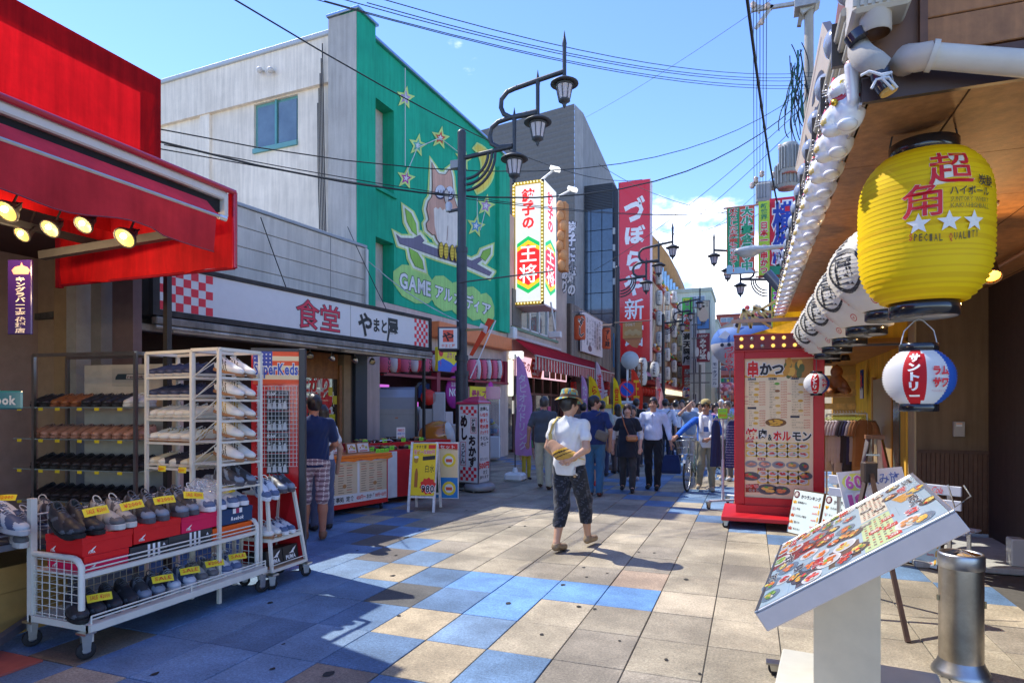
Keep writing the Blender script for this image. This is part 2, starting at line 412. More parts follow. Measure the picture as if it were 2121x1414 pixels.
for r in range(-12,60):
 for c in range(-16,12):
  x,y=OX+c*TX,OY+r*TY
  if x<-7.6 or x>1.95: continue
  cx,cy=x+TX/2,y+TY/2; Z=-cx*ST+cy*CT
  if Z<2.9: continue
  X=cx*CT+cy*ST; u=CXP+FPX*X/Z
  if u<-180 or u>2300 : continue
  cells.append((Z,r,c))
cells.sort()
far=MB()
for i,(Z,r,c) in enumerate(cells):
 x,y=OX+c*TX,OY+r*TY; q=random.Random(r*7919+c*31); dz=q.uniform(-.0022,.0022); col=tcol(r,c); j=q.uniform(.93,1.07)
 if i<296:
  _k=(.92,1,1.07)[q.randrange(3)]; col=tuple(round(v*_k,4) for v in col)
  o=link('tile',tilemesh(col,0),pave); o.location=(x,y,dz)
 else: far.box(x+.0035,x+TX-.0035,y+.0035,y+TY-.0035,-.03,dz,tuple(v*j for v in col))
for r in range(-16,60):          # the rest of the street, nearer than the frame and far down
 for c in range(-24,13):
  x,y=OX+c*TX,OY+r*TY
  if any(False for _ in ()): pass
  cx,cy=x+TX/2,y+TY/2; Z=-cx*ST+cy*CT
  u=CXP+FPX*(cx*CT+cy*ST)/Z if Z>0.1 else -9999
  if x>=-7.6 and x<=1.95 and Z>=2.9 and -180<=u<=2300: continue
  if x>1.95: continue
  col=tuple(v*.98 for v in tcol(r,c)); far.box(x+.0035,x+TX-.0035,y+.0035,y+TY-.0035,-.03,0,col)
o=P('paving_far',far,'tile',pave,kind='stuff')
mb=MB(); mb.box(-14,2.4,-8,39.5,-.028,-.009,(.10,.095,.085)); P('joint_bed',mb,'concrete',pave)
mb=MB(); mb.box(-14,8,39.5,400,-.028,-.001,(.36,.34,.30)); P('far_street',mb,'tile',kind='structure')
mb=MB()
for k in range(-4,34): mb.box(2.40,2.72,k*.9+.004,k*.9+.896,-.03,.001,(.36,.30,.22),ch=.003)
P('gutter',mb,'tile',kind='structure')
mb=MB(); mb.box(2.725,9,-4,5.2,-.03,.004,(.20,.20,.19)); mb.box(2.725,9,5.2,33,-.03,.002,(.22,.215,.20)); P('shop_apron',mb,'concrete',kind='structure')
mb=MB(); q=random.Random(3)
for (u,v,s) in [(814,1192,10),(682,1395,20),(1053,1249,11),(1166,1211,9),(1199,1256,10),(1215,1195,6),(1323,1143,6),(1355,1145,6),(1209,1175,7),(1258,1187,5),(842,1113,10),(870,1098,5),(1055,1091,6),(1087,1089,6),(1168,1141,9),(1421,1200,10),(1122,1314,8),(1380,1366,8),(1449,1395,7),(826,1275,7),(740,1140,6),(820,1150,6),(966,1057,5),(985,1059,5),(1232,1261,8),(1283,1327,6),(560,1248,10),(320,1396,14),(565,1385,10),(587,1334,7)]:
 p=G(u,v); rr=s/1297*1.58*1297/(v-839)*.55; mb.face([(p.x+rr*q.uniform(.7,1.15)*math.cos(a*.698),p.y+1.5*rr*q.uniform(.6,1.1)*math.sin(a*.698)) for a in range(9)],(.035,.034,.033),z=.0045)
P('gum_spots',mb,'matte',pave,kind='stuff')
## red awning shop on the left
RED=(.72,.008,.012); DRED=(.42,.012,.035); BLK=(.02,.02,.022); CREAM=(.66,.62,.52); WHT=(.78,.78,.76); YEL=(.85,.62,.01); GREY=(.30,.30,.30)
FS=Fr(0,0,0)     # street-parallel frame: local x = world y, local y = -world x
def wx(y,x,z): return (y,-x,z)
b=T('shoe_shop','shoe shop building with dark open front under a red fabric awning','building',(-5.9,4.4,0))
def bp(name,mb,m,**k): mb.M=Matrix.Translation((5.9,-4.4,0)); return P(name,mb,m,b,**k)
def MBs(): m=MB(); m.M=Matrix.Translation((5.9,-4.4,0)); return m
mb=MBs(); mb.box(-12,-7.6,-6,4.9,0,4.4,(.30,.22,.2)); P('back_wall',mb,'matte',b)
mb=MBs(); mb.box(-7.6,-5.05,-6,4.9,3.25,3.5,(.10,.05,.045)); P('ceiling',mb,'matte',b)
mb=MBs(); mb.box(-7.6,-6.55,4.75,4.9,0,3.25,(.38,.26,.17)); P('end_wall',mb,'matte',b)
mb=MBs(); mb.box(-6.75,-6.6,4.5,4.7,0,3.25,(.35,.32,.28)); mb.box(-6.45,-6.3,4.55,4.7,0,3.25,(.22,.2,.18)); P('shop_pillar',mb,'matte',b)
mb=MBs(); mb.box(-7.1,-6.8,4.6,4.66,0,3.2,(.36,.24,.13)); mb.box(-6.2,-5.9,4.6,4.7,0,3.2,(.14,.1,.1)); P('door_panel',mb,'matte',b)
c=T('fabric_fascia','tall red fabric fascia stretched on a frame above the awning','fascia',(-4.9,4.09,3.1))
o=onx(333,165,-4.9); ye=o.y; zt=o.z
F=MB();
F.add([(0,-ye+ -3.0-4.09+4.09,-.1),(0,0,-.1),(0,0,zt-3.1),(0,-ye-3,zt-3.1)],[(0,1,2,3)],RED)
P('fabric_sheet',F,'awning',c)
F=MB(); t=.2
for a,bb in (((-.006,-7,zt-3.1-t),(-.006,0,zt-3.1)),((-.006,-t,-.1),(-.006,0,zt-3.1-t))):
 F.add([(a[0],a[1],a[2]),(a[0],bb[1],a[2]),(a[0],bb[1],bb[2]),(a[0],a[1],bb[2])],[(0,1,2,3)],DRED)
F.add([(0,0,zt-3.1),(-.12,0,zt-3.1),(-.12,-7,zt-3.1),(0,-7,zt-3.1)],[(0,1,2,3)],RED)
F.add([(0,0,-.1),(-.12,0,-.1),(-.12,0,zt-3.1),(0,0,zt-3.1)],[(0,1,2,3)],RED)
P('fabric_hem',F,'awning',c)
F=MB()
for y in(-.02,-1.35,-2.7,-4.1,-5.5): bar(F,(-.05,y,-.1),(-.05,y,zt-3.13),.05,BLK)
bar(F,(-.05,0,zt-3.14),(-.05,-7,zt-3.14),.03,BLK); bar(F,(-.05,0,.1),(-.05,-7,.1),.03,BLK)
for k in range(8): bar(F,(-.09,-.08,.1+.15*k),(-.09,-.02,.2+.15*k),.012,BLK);
bar(F,(-.09,-.3,.05),(-.09,-.04,zt-3.25),.015,BLK)
P('frame',F,'iron',c)
cx=-3.59; cy=3.62; zb=2.6; ztp=3.16
aw=T('canopy','deep red shop canopy with a side curtain glowing in the sun','canopy',(cx,cy,zb))
F=MB()
F.tube([(0,-10,ztp-zb),(0,0,ztp-zb)],.022,DRED,8); F.tube([(0,0,ztp-zb),(0,0,0)],.02,DRED,8)
P('edge_tube',F,'gloss',aw)
F=MB()
n=16
va=[];fa=[]
for i in range(n+1):        # side curtain hanging across the end, with soft folds
 s=i/n; x=-1.95*s
 for j in range(5):
  z=(ztp-zb)*(1-j/4)+ (.0 if j==0 else .0); y=.02*math.sin(s*9+j)*(j/4)+.018*math.sin(s*23)*(j/4)
  va.append((x,y,z+(.012*math.sin(s*16) if j==4 else 0)))
for i in range(n):
 for j in range(4): a=i*5+j; fa.append((a,a+5,a+6,a+1))
F.add(va,fa,RED,True); P('side_curtain',F,'awning',aw)
F=MB(); F.box(-1.95,-1.9,-.02,.02,-.02,ztp-zb,DRED); F.tube([(-1.95,.0,0),(0,0.0,0)],.012,DRED,6); P('curtain_hem',F,'awning',aw)
F=MB(); F.add([(0,-10,ztp-zb+.01),(0,0,ztp-zb+.01),(-1.35,0,ztp-zb+.12),(-1.35,-10,ztp-zb+.12)],[(0,1,2,3)],DRED); P('canopy_roof',F,'awning',aw)
F=MB()
bar(F,(-.2,-.1,.28),(-1.6,-.35,.15),.06,(.05,.045,.045));
for k in range(7): bar(F,(-.25,-.1-k*1.3,ztp-zb-.06),(-1.6,-.1-k*1.3,ztp-zb-.02),.035,BLK)
bar(F,(-.9,0,ztp-zb-.08),(-.9,-10,ztp-zb-.04),.04,BLK); bar(F,(-1.4,0,.3),(-1.4,-10,.3),.05,BLK)
P('canopy_frame',F,'iron',aw)
F=MB(); p=W(347,520,5.75); bar(F,(p.x-cx,p.y-cy,.5),(p.x-cx,p.y-cy,-zb),.05,(.035,.033,.03)); P('post',F,'iron',aw)
ra=T('retractable_awning','dusty crimson retractable awning with wavy valance and white cassette','awning',(-3.62,3.5,2.7))
q=onx(464,409,-3.64); yE=q.y-3.5; zc=q.z-2.7
F=MB(); F.box(-.10,.02,-10,yE,zc-.03,zc+.05,(.62,.60,.56),ch=.01); F.box(-.05,.03,yE-.035,yE,zc-.16,zc+.02,(.6,.58,.52),ch=.01); P('cassette',F,'paint',ra)
F=MB(); F.box(-.1,-.02,-10,yE-.04,zc-.12,zc-.03,BLK); P('cassette_slot',F,'matte',ra)
q2=onx(460,451,-3.40); yB=q2.y-3.5; zB=q2.z-2.7; xB=.22
F=MB(); F.tube([(xB,-10,zB),(xB,yB,zB)],.013,(.55,.54,.5),8); F.tube([(xB,yB-.03,zB),(xB,yB+.03,zB)],.02,(.8,.8,.78),8); P('front_bar',F,'metal',ra)
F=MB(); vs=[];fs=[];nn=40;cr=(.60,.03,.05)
for i in range(nn+1):
 y=-10+(yB+10)*i/nn-.02
 for j,(x,z) in enumerate(((-.05,zc-.1),(.02,zc-.12),(.10,zc-.13+.01),(xB-.03,zB+.035),(xB,zB+.014))): vs.append((x,y,z))
for i in range(nn):
 for j in range(4): a=i*5+j; fs.append((a,a+5,a+6,a+1))
F.add(vs,fs,cr,True); P('awning_cloth',F,'canvas',ra)
F=MB(); vs=[];fs=[];nn=120
for i in range(nn+1):
 y=-10+(yB-.055+10)*i/nn
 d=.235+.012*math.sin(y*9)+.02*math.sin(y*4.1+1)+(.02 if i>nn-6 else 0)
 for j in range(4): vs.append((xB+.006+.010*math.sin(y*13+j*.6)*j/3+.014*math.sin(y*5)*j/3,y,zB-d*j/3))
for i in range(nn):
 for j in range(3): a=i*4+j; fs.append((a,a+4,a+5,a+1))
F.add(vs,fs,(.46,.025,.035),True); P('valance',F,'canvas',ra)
F=MB();
vs2=[vs[i*4+3] for i in range(nn+1)]; F.tube([Vector(v) for v in vs2],.004,(.2,.03,.05),5); P('valance_piping',F,'fabric',ra)
for i,(u,v,Z,rr) in enumerate([(15,437,4.1,1.05),(47,485,4.6,.82),(105,473,4.5,.95),(174,465,4.4,.9),(260,492,4.15,1.0)]):
 p=W(u,v,Z); L=T('spot_lamp',['lit spot lamp with round glass nearest the frame edge under canopy','small lit spot lamp hanging lowest of the five under the canopy','lit spot lamp third along the canopy row','lit spot lamp tilted away just right of the third one under canopy','lit spot lamp beside the dark canopy beam, rightmost of the five'][i],'lamp',p,group='spot lamps under the red canopy')
 M=Vector((.15,-.75,-.62)).to_track_quat('Z','Y').to_matrix().to_4x4(); r=.07*rr
 F=MB(); F.lathe([(.018,-.11),(.03,-.09),(.035,-.06),(r*.8,-.03),(r*1.04,0),(r*1.04,.012),(r*.9,.012)],(0,0,0),(.03,.028,.03),18,M=M,caps=(1,0)); P('lamp_head',F,'iron',L)
 F=MB(); F.lathe([(r*.92,.006),(r*.5,-.004),(0.001,-.008)],(0,0,0),(.30,.20,.05),18,M=M,caps=(0,0)); P('lens',F,'lit',L)
 F=MB(); F.ball((0,r*.22,.012),r*.30,(1.0,.72,.22),10,6,M=M); P('bulb',F,'bulb',L)
 F=MB(); F.tube([(0,.03,.05),(0,.08,.17),(0,.08,.40)],.008,BLK,6); F.tube([(-r,0,0),(-r*.9,.05,.06),(r*.9,.05,.06),(r,0,0)],.005,BLK,5); P('bracket',F,'iron',L)
 pl=bpy.data.lights.new('lamp_light','POINT'); pl.energy=3; pl.color=(1,.72,.4); pl.shadow_soft_size=.04; po=bpy.data.objects.new('lamp_light',pl); COL.objects.link(po); po.parent=L; po.location=(0,-.16,-.14)
p=onx(45,615,-4.95); s=W(40,615,4.7)
sg=T('vertical_sign','purple vertical sign with a pink crown and white lettering','sign',(s.x,s.y,s.z)); sg.rotation_euler=(0,0,TH)
F=MB(); F.box(-.09,.09,0,.02,-.28,.28,(.035,.012,.11),ch=.004); P('plate',F,'gloss',sg)
F=MB(); Mt=plane((0,-.003,0),(1,0,0),(0,0,1))
text(F,'キングラバー工業代理店',.01,-.06,.075,.42,(.72,.62,.58),Mt,vert=True,off=.03)
F.face([(-.05+.01,.17),(.07,.17),(.085,.20),(.06,.225),(.03,.235),(.02,.262),(.01,.235),(-.03,.225),(-.055,.2)],(.75,.28,.22),Mt,z=.001); P('lettering',F,'print',sg)
# sneakers
def shoe_mesh(style):
 up,sole,acc,kind=style
 h=.0075
 base=[ell((.20,.0,.042),(.085,.048,.036),0,.02),ell((.13,.0,.05),(.08,.040,.045),0,.03),cap((.15,0,.055),(.075,0,.085),.035,.036,0,.03),ell((.045,0,.062),(.052,.037,.055),0,.025)]
 if kind=='low': base+=[cap((.05,0,.09),(.03,0,.105),.028,.028,0,.02)]
 def dsp(X,Y,Z):
  return 0*X
 def carve(X,Y,Z):
  d=np.sqrt(((X-.055)/.040)**2+(Y/.023)**2+((Z-.125)/.06)**2)-1; return d*.023
 def rec(cen,C,w):
  x,y,z=cen[:,0],cen[:,1],cen[:,2]; C=np.array(C,float).copy(); C[:]=up
  if kind=='stripe':
   m=(np.abs(((x-.115)+.6*(z-.05))%.024)<.010)&(x+.6*(z-.05)>.085)&(x+.6*(z-.05)<.155)&(np.abs(y)>.026); C[m]=acc
   C[(x<.035)&(z>.07)]=acc
  elif kind=='run':
   m=(np.sin(x*70+z*60)>.35)&(np.abs(y)>.022); C[m]=acc; C[(x>.245)|(x<.02)]=acc
  elif kind=='low': C[(np.sin(x*40-z*50)>.8)&(np.abs(y)>.03)]=acc
  elif kind=='canvas': C[(x>.235)]=sole
  ins=(((x-.055)/.046)**2+(y/.029)**2+((z-.125)/.066)**2)<1.05; C[ins]=tuple(.25*a+.03 for a in up)
  return C
 me=None
 global _carve; _carve=carve
 me=sdf(base,h,cuts=[((0,0,.016),(0,0,-1))],cols=[up],disp=None,name='upper',m='print',parent='mesh',recol=rec,thin=carve)
 F=MB(); N_=22; rings=[]
 hs=.030 if kind=='run' else .022
 for z,g in((0,.0),(.004,.004),(hs,.005),(hs+.004,-.002)):
  rg=[]
  for k in range(N_):
   a=2*math.pi*k/N_; c_,s_=math.cos(a),math.sin(a); x=.142+ (.146+g)*c_; wv=.046-.010*math.exp(-((x-.10)/.05)**2)+g-(.006 if x<.06 else 0)
   rg.append((x,wv*s_*(abs(s_)**-.25 if abs(s_)>.01 else 1),z+(.010*(max(0,.06-x)/.06) if z>.01 and kind=='run' else 0)))
  rings.append(rg)
 F.ring(rings,sole,False); so=P('sole',F,'rubber'); sm=so.data; bpy.data.objects.remove(so)
 F=MB()
 for k in range(6):
  x=.185-k*.0185; z=.077+k*.0085+.0; F.tube([(x,-.020,z-.004),(x-.003,0,z+.006),(x,.020,z-.004)],.0028,acc if kind=='run' else (.8,.78,.72) if kind!='low' else acc,4,caps=(0,0))
 F.tube([(.055+.036*math.cos(a*.45),.021*math.sin(a*.45),.112-.018*math.cos(a*.45)) for a in range(15)],.004,tuple(min(.8,v*1.25+.02) for v in up),5,caps=(0,0)); F.box(.085,.135,-.013,.013,.098,.112,acc,M=Matrix.Translation((.0,0,.006))@Matrix.Rotation(R(22),4,'Y'))
 if kind in('low','run'): [F.tube([(x,-.034,.05),(x-.004,-.022,.082),(x-.006,0,.094-(x-.12)*.3),(x-.004,.022,.082),(x,.034,.05)],.0055,acc,4,caps=(0,0)) for x in((.10,.13,.16) if kind=='low' else (.17,))]
 lo=P('laces',F,'fabric'); lm=lo.data; bpy.data.objects.remove(lo)
 return me,sm,lm
STY={'white_stripe':((.74,.72,.66),(.34,.17,.08),(.05,.045,.03),'stripe'),'white_gold':((.72,.69,.60),(.36,.18,.09),(.45,.28,.02),'stripe'),
'white_run':((.72,.73,.75),(.75,.75,.76),(.10,.14,.24),'run'),'grey_run':((.42,.40,.35),(.6,.58,.52),(.12,.12,.12),'run'),'black_run':((.055,.055,.062),(.10,.09,.10),(.20,.24,.30),'run'),
'black_low':((.03,.03,.035),(.02,.02,.02),(.10,.11,.13),'low'),'navy_low':((.028,.035,.075),(.55,.53,.5),(.05,.06,.12),'low'),'dark_low':((.022,.02,.022),(.03,.03,.03),(.06,.05,.05),'low'),
'brown_low':((.30,.10,.03),(.20,.07,.03),(.18,.06,.02),'low'),'tan_low':((.42,.22,.15),(.35,.18,.12),(.3,.16,.1),'low'),'white_low':((.66,.63,.57),(.62,.6,.52),(.6,.58,.5),'canvas'),
'cream_canvas':((.58,.48,.30),(.60,.55,.42),(.6,.55,.4),'canvas'),'black_canvas':((.03,.03,.04),(.66,.62,.52),(.6,.6,.6),'canvas'),'blue_run':((.07,.10,.18),(.5,.5,.5),(.45,.5,.55),'run')}
SHM={}
def shoe(style,M,label,group):
 if style not in SHM: SHM[style]=shoe_mesh(STY[style])
 up,so_,la=SHM[style]
 t=T('shoe',label,'shoe',M=M,group=group)
 link('upper',up,t);link('sole',so_,t)
 link('laces',la,t)
 return t
def SM(x,y,z,yaw,pitch=0,roll=0,s=1.0): return Matrix.Translation((x,y,z))@Matrix.Rotation(yaw,4,'Z')@Matrix.Rotation(pitch,4,'Y')@Matrix.Rotation(roll,4,'X')@Matrix.Scale(s,4)
def pair(style,x,y,z,yaw,label,group,gap=.105,pitch=0,s=1.0):
 for k,sd in((0,-1),(1,1)):
  ox=-math.sin(yaw)*gap/2*sd; oy=math.cos(yaw)*gap/2*sd
  shoe(style,SM(x+ox,y+oy,z,yaw+rnd.uniform(-.06,.06),pitch,0,s),label,group)
def price(txt_,x,y,z,yaw,w=.15,h=.065,label='yellow price tag',tilt=.35,roll=0,colr=(.86,.66,.03)):
 M=Matrix.Translation((x,y,z))@Matrix.Rotation(yaw,4,'Z')@Matrix.Rotation(-tilt,4,'X')@Matrix.Rotation(roll,4,'Y')
 t=T('price_tag',label,'price tag',M=M,group='yellow price tags on the shoes')
 F=MB(); F.add([(-w/2,0,-h/2),(w/2,0,-h/2),(w/2,.006,h/2),(-w/2,.006,h/2),(0,-.006,-h/2),(0,-.001,h/2)],[(0,4,5,3),(4,1,2,5)],colr); P('card',F,'print',t)
 F=MB(); text(F,txt_,0,0,w*.8,h*.5,(.75,.05,.02),plane((0,-.006,0),(1,0,0),(0,.06,1)),z=.002,off=.008,res=1); P('lettering',F,'print',t)
 return t
# the long white trolley
cr=T('shoe_trolley','long white wire trolley on castors piled with boxed sneakers','trolley',(-4.05,2.72,0))
WP=(.70,.67,.58)
x0,x1,xc=-.36,.20,.11; L=1.50
F=MB()
for (x,zt_) in((x0,.97),):
 bar(F,(x,0,.16),(x,0,zt_),.04,WP); bar(F,(x,L,.16),(x,L,.97),.04,WP)
P('post',F,'paint',cr)
F=MB();
bar(F,(x1,-.02,.19),(x1,L,.19),.045,WP); bar(F,(x0,0,.19),(x0,L,.19),.04,WP); bar(F,(x0,0,.19),(x1,0,.19),.04,WP); bar(F,(x0,L,.19),(x1,L,.19),.04,WP); F.box(x0,x1,0,L,.195,.212,WP); P('bottom_shelf',F,'paint',cr)
F=MB(); F.tube([(xc,0,.19),(xc,0,.56),(xc-.03,0,.595),(xc-.07,0,.61),(x0,0,.61)],.02,WP,8); F.tube([(xc,L,.19),(xc,L,.56),(xc-.03,L,.595),(x0,L,.61)],.02,WP,8); P('end_hoop',F,'paint',cr)
F=MB(); bar(F,(xc,0,.50),(xc,L,.50),.03,WP); F.box(x0,xc,0.01,L,.492,.504,WP); P('upper_shelf',F,'paint',cr)
F=MB(); F.tube([(xc,0,.535),(xc,L,.535)],.006,WP,5); F.tube([(xc,0,.565),(xc,L,.565)],.006,WP,5); F.tube([(x1,.0,.24),(x1,L,.24)],.006,WP,5);F.tube([(x1,.0,.262),(x1,L,.262)],.006,WP,5); F.tube([(x1,0,.262),(x1,0,.2)],.006,WP,5);F.tube([(x1,.75,.262),(x1,.75,.2)],.006,WP,5);F.tube([(x1,L,.262),(x1,L,.2)],.006,WP,5); F.tube([(x0,0,.86),(x0,L,.86)],.006,WP,5); P('guard_rail',F,'paint',cr)
for yy in (0,L):
 F=MB()
 for k in range(7): F.tube([(x0+.03+k*.07,yy,.2),(x0+.03+k*.07,yy,.6)],.0035,WP,4,caps=(0,0))
 for k in range(8): F.tube([(x0,yy,.23+k*.05),(xc,yy,.23+k*.05)],.0035,WP,4,caps=(0,0))
 P('end_grid',F,'paint',cr)
F=MB()
for k in range(31): F.tube([(x0+.02,k*.05,.2),(x0+.02,k*.05,.5)],.003,(.55,.5,.38),4,caps=(0,0))
for k in range(7): F.tube([(x0+.02,0,.2+k*.05),(x0+.02,L,.2+k*.05)],.003,(.55,.5,.38),4,caps=(0,0))
for k in range(31): F.tube([(x0,k*.05,.62),(x0,k*.05,.86)],.003,WP,4,caps=(0,0))
P('back_grid',F,'paint',cr)
def caster(parent,x,y,r=.045,plate=True,ang=.5,top=.17,col=WP):
 F=MB(); F.box(-.045,.045,-.035,.035,top-.012,top,col,M=Matrix.Translation((x,y,0)))
 for s in(-1,1): F.add([(-.02,s*.02,r-.01),(.02,s*.02,r-.01),(.03,s*.022,top-.01),(-.03,s*.022,top-.01)],[(0,1,2,3)],(.5,.5,.48),M=Matrix.Translation((x,y,0))@Matrix.Rotation(ang,4,'Z'))
 f=P('castor_fork',F,'metal',parent)
 F=MB(); M=Matrix.Translation((x,y,r))@Matrix.Rotation(ang,4,'Z')@Matrix.Rotation(R(90),4,'X')
 F.lathe([(r*.5,-.014),(r*.93,-.016),(r,-.008),(r,.008),(r*.93,.016),(r*.5,.014)],(0,0,0),(.02,.02,.022),18,M=M); w=P('castor_wheel',F,'rubber',parent)
 F=MB(); F.lathe([(r*.3,-.017),(r*.45,-.017),(r*.45,.017),(r*.3,.017)],(0,0,0),(.25,.25,.25),12,M=M); P('hub',F,'metal',w)
for x,y in((x1-.02,-.02),(x0,0),(x1-.02,L-.02),(x0,L)): caster(cr,x,y,.055,top=.17,ang=1.2)
F=MB()
for x,y in((x1-.02,0),(x0,0),(x1-.02,L-.02),(x0,L)): bar(F,(x,y,.10),(x,y,.20),.035,WP)
P('castor_leg',F,'paint',cr)
def sbox(y0,y1,z0,z1,col,lid,label,mark,x0=-4.33,x1=-3.975):
 t=T('shoe_box',label,'shoe box',((x0+x1)/2,(y0+y1)/2,z0),group='shoe boxes stacked on the trolley'); hx=(x1-x0)/2;hy=(y1-y0)/2;h=z1-z0
 F=MB(); F.box(-hx+.004,hx-.004,-hy+.004,hy-.004,0,h-.04,col); P('tray',F,'print',t)
 F=MB(); F.box(-hx,hx,-hy,hy,h-.042,h,lid,ch=.002); P('lid',F,'print',t)
 F=MB(); Mt=plane((hx+.0015,0,0),(0,1,0),(0,0,1)); Me=plane((0,-hy-.0015,0),(1,0,0),(0,0,1))
 if mark=='cat':
  for M,cx_ in((Mt,-hy+.06),(Me,-hx+.08)):
   text(F,'PUMA',cx_,.022,.045,.014,(.85,.8,.75),M,off=.03,res=1)
   F.face([(cx_-.02,.032),(cx_-.005,.036),(cx_+.01,.048),(cx_+.03,.058),(cx_+.022,.046),(cx_+.008,.034),(cx_+.012,.026)],(.85,.8,.75),M,z=.001)
 if mark=='bars':
  for k in range(3): F.face([(-.02+k*.04,.0),(.0+k*.04,.0),(.0+k*.04,h),(-.02+k*.04,h)],(.82,.82,.82),Mt,z=.001)
  text(F,'adidas',hy*.75,.05,.05,.016,(.8,.8,.8),Mt,off=.02,res=1); F.face([(hy*.75-.012,.065),(hy*.75+.012,.065),(hy*.75,.085)],(.8,.8,.8),Mt)
 if mark=='ree':
  text(F,'Reebok',0,h*.35,.14,.03,(.85,.85,.85),Mt,off=.03,slant=.15); F.face([(-.05,h-.04),(.05,h-.04),(.05,h),(-.05,h)],(.85,.85,.85),Mt,z=.001); F.face([(-.018,h-.04),(.018,h-.04),(.018,h),(-.018,h)],(.4,.02,.1),Mt,z=.002)
 if F.v: P('lettering',F,'print',t)
RB=(.72,.012,.015);PK=(.74,.008,.085);BK=(.045,.045,.045);NV=(.01,.05,.14);OR=(.85,.12,.01)
sbox(2.76,3.07,.506,.61,PK,RB,'red and pink shoe box under another at the near end','cat')
sbox(3.08,3.38,.506,.60,BK,BK,'black shoe box with three white bars beside the red ones, lower row','bars')
sbox(3.385,3.78,.506,.615,BK,BK,'black shoe box with three wide white bars, middle of lower row','bars')
sbox(3.785,4.20,.506,.60,OR,OR,'plain orange shoe box at the far end of the lower row','')
sbox(2.75,3.10,.612,.735,RB,RB,'bright red shoe box with small white cat mark at near end','cat')
sbox(3.105,3.49,.618,.745,RB,RB,'bright red shoe box lying in the middle of the upper row','cat')
sbox(3.495,3.86,.618,.74,PK,PK,'pink shoe box between the red box and the navy box','cat')
sbox(3.865,4.21,.61,.73,NV,NV,'navy shoe box with a white lettered front','ree')
g='sneakers displayed on the trolley boxes'
top=[(2.84,'black_low','all black thick soled shoe of the pair nearest the camera'),(3.10,'grey_run','beige grey running shoe second along the box row'),(3.36,'black_run','dark running shoe with orange laces in the box row'),(3.62,'black_run','black blue sided running shoe in the box row, fourth pair'),(3.86,'white_run','white bagged running shoe far along the box row'),(4.08,'white_run','white bagged running shoe at the end of the box row')]
for i,(y,st,lb) in enumerate(top):
 z=.745 if i else .74
 for j in(-1,1):
  shoe(st,SM(-4.26,y+j*.056,z,rnd.uniform(-.1,.08)-.15,0,0,1.12),lb+' on the lower layer, '+('nearer','farther')[j>0],g)
  shoe(st,SM(-4.33,y+j*.056+.01,z+.075,rnd.uniform(-.12,.06)-.15,.30,0,1.12),lb+' resting on top, '+('nearer','farther')[j>0],g)
for y,t_,l_ in((2.9,'SALE ¥2000','yellow sale tag tied to the nearest black pair'),(3.16,'¥2000','yellow tag lying slanted on the beige grey pair'),(3.42,'¥2000','yellow tag tied with orange lace on the dark pair'),(3.68,'SALE ¥2000','yellow sale tag on the black pair before the white ones'),(4.0,'¥2000','greenish yellow tag on the bagged white pair')):
 price(t_,-4.06,y,.88,R(62)+.2,.15,.06,l_,tilt=.5,roll=rnd.uniform(-.15,.25))
for i_,y in enumerate((3.84,4.06)):
 t=T('plastic_bag','clear plastic bag over the white running pair, '+('nearer bag','farther bag')[i_],'bag',(-4.18,y,.87)); q=random.Random(i_)
 sdf([ell((q.uniform(-.12,.14),q.uniform(-.06,.06),q.uniform(-.08,.08)),(.09,.055,.05),0,.02,Matrix.Rotation(q.random()*3,3,'Z')) for _ in range(9)],.012,cols=[(.8,.82,.84)],name='film',m='plastic',parent=t,disp=lambda X,Y,Z:.010*np.sin(60*X+50*Z)*np.sin(55*Y-30*Z))
g='sneakers on the bottom shelf of the trolley'
for i,(st,lb) in enumerate([('black_low','black velcro shoe at the near end of the bottom shelf'),('black_low','black velcro shoe second on the bottom shelf'),('black_run','dark brown blue running shoe with green laces on bottom shelf'),('blue_run','navy grey running shoe on the bottom shelf'),('grey_run','light running shoe with dark patches on bottom shelf'),('white_run','white running shoe at the far end of bottom shelf')]):
 y=2.86+i*.235
 for j in(-1,1): shoe(st,SM(-4.19,y+j*.055,.214,-.35+rnd.uniform(-.08,.08),0,0,1.1),lb+', '+('nearer','farther')[j>0],g)
 if i!=1: price(['SALE ¥2000','','SALE','SALE','¥2000','SALE'][i],-3.97,y+.0,.33,R(65),.14,.055,['yellow tag at the near end of the bottom shelf','','yellow sale tag with green lace on the bottom shelf','yellow sale tag with purple lace on the bottom shelf','yellow tag on light shoes of the bottom shelf','yellow sale tag at the far end of the bottom shelf'][i],tilt=.6)
# grey table rack further left, shoes heaped
tr=T('table_rack','low dark grey display table with wire rim and heaped sneakers','table',(-4.75,2.9,0))
F=MB(); bar(F,(.25,-1.2,.66),(.25,.35,.66),.04,(.16,.16,.18)); bar(F,(-.7,-1.2,.66),(-.7,.9,.66),.04,(.16,.16,.18)); F.box(-.7,.25,-1.2,.35,.66,.68,(.2,.2,.22)); P('table_top',F,'iron',tr)
F=MB(); bar(F,(.2,.2,.05),(.2,.2,.66),.07,(.10,.11,.14)); P('leg',F,'iron',tr)
F=MB(); bar(F,(.35,-.4,.10),(-.3,.5,.10),.05,(.12,.12,.15)); P('foot',F,'iron',tr); caster(tr,.3,.42,.05,top=.1,col=(.1,.1,.1)); caster(tr,-.1,-.2,.05,top=.1,col=(.1,.1,.1))
F=MB()
for z in(.74,.80): F.tube([(.27,-1.2,z),(.27,.37,z),(-.7,.37,z)],.006,(.3,.3,.32),5)
for k in range(14): F.tube([(.27,-1.2+k*.12,.67),(.27,-1.2+k*.12,.80)],.005,(.3,.3,.32),4,caps=(0,0))
P('rim',F,'iron',tr)
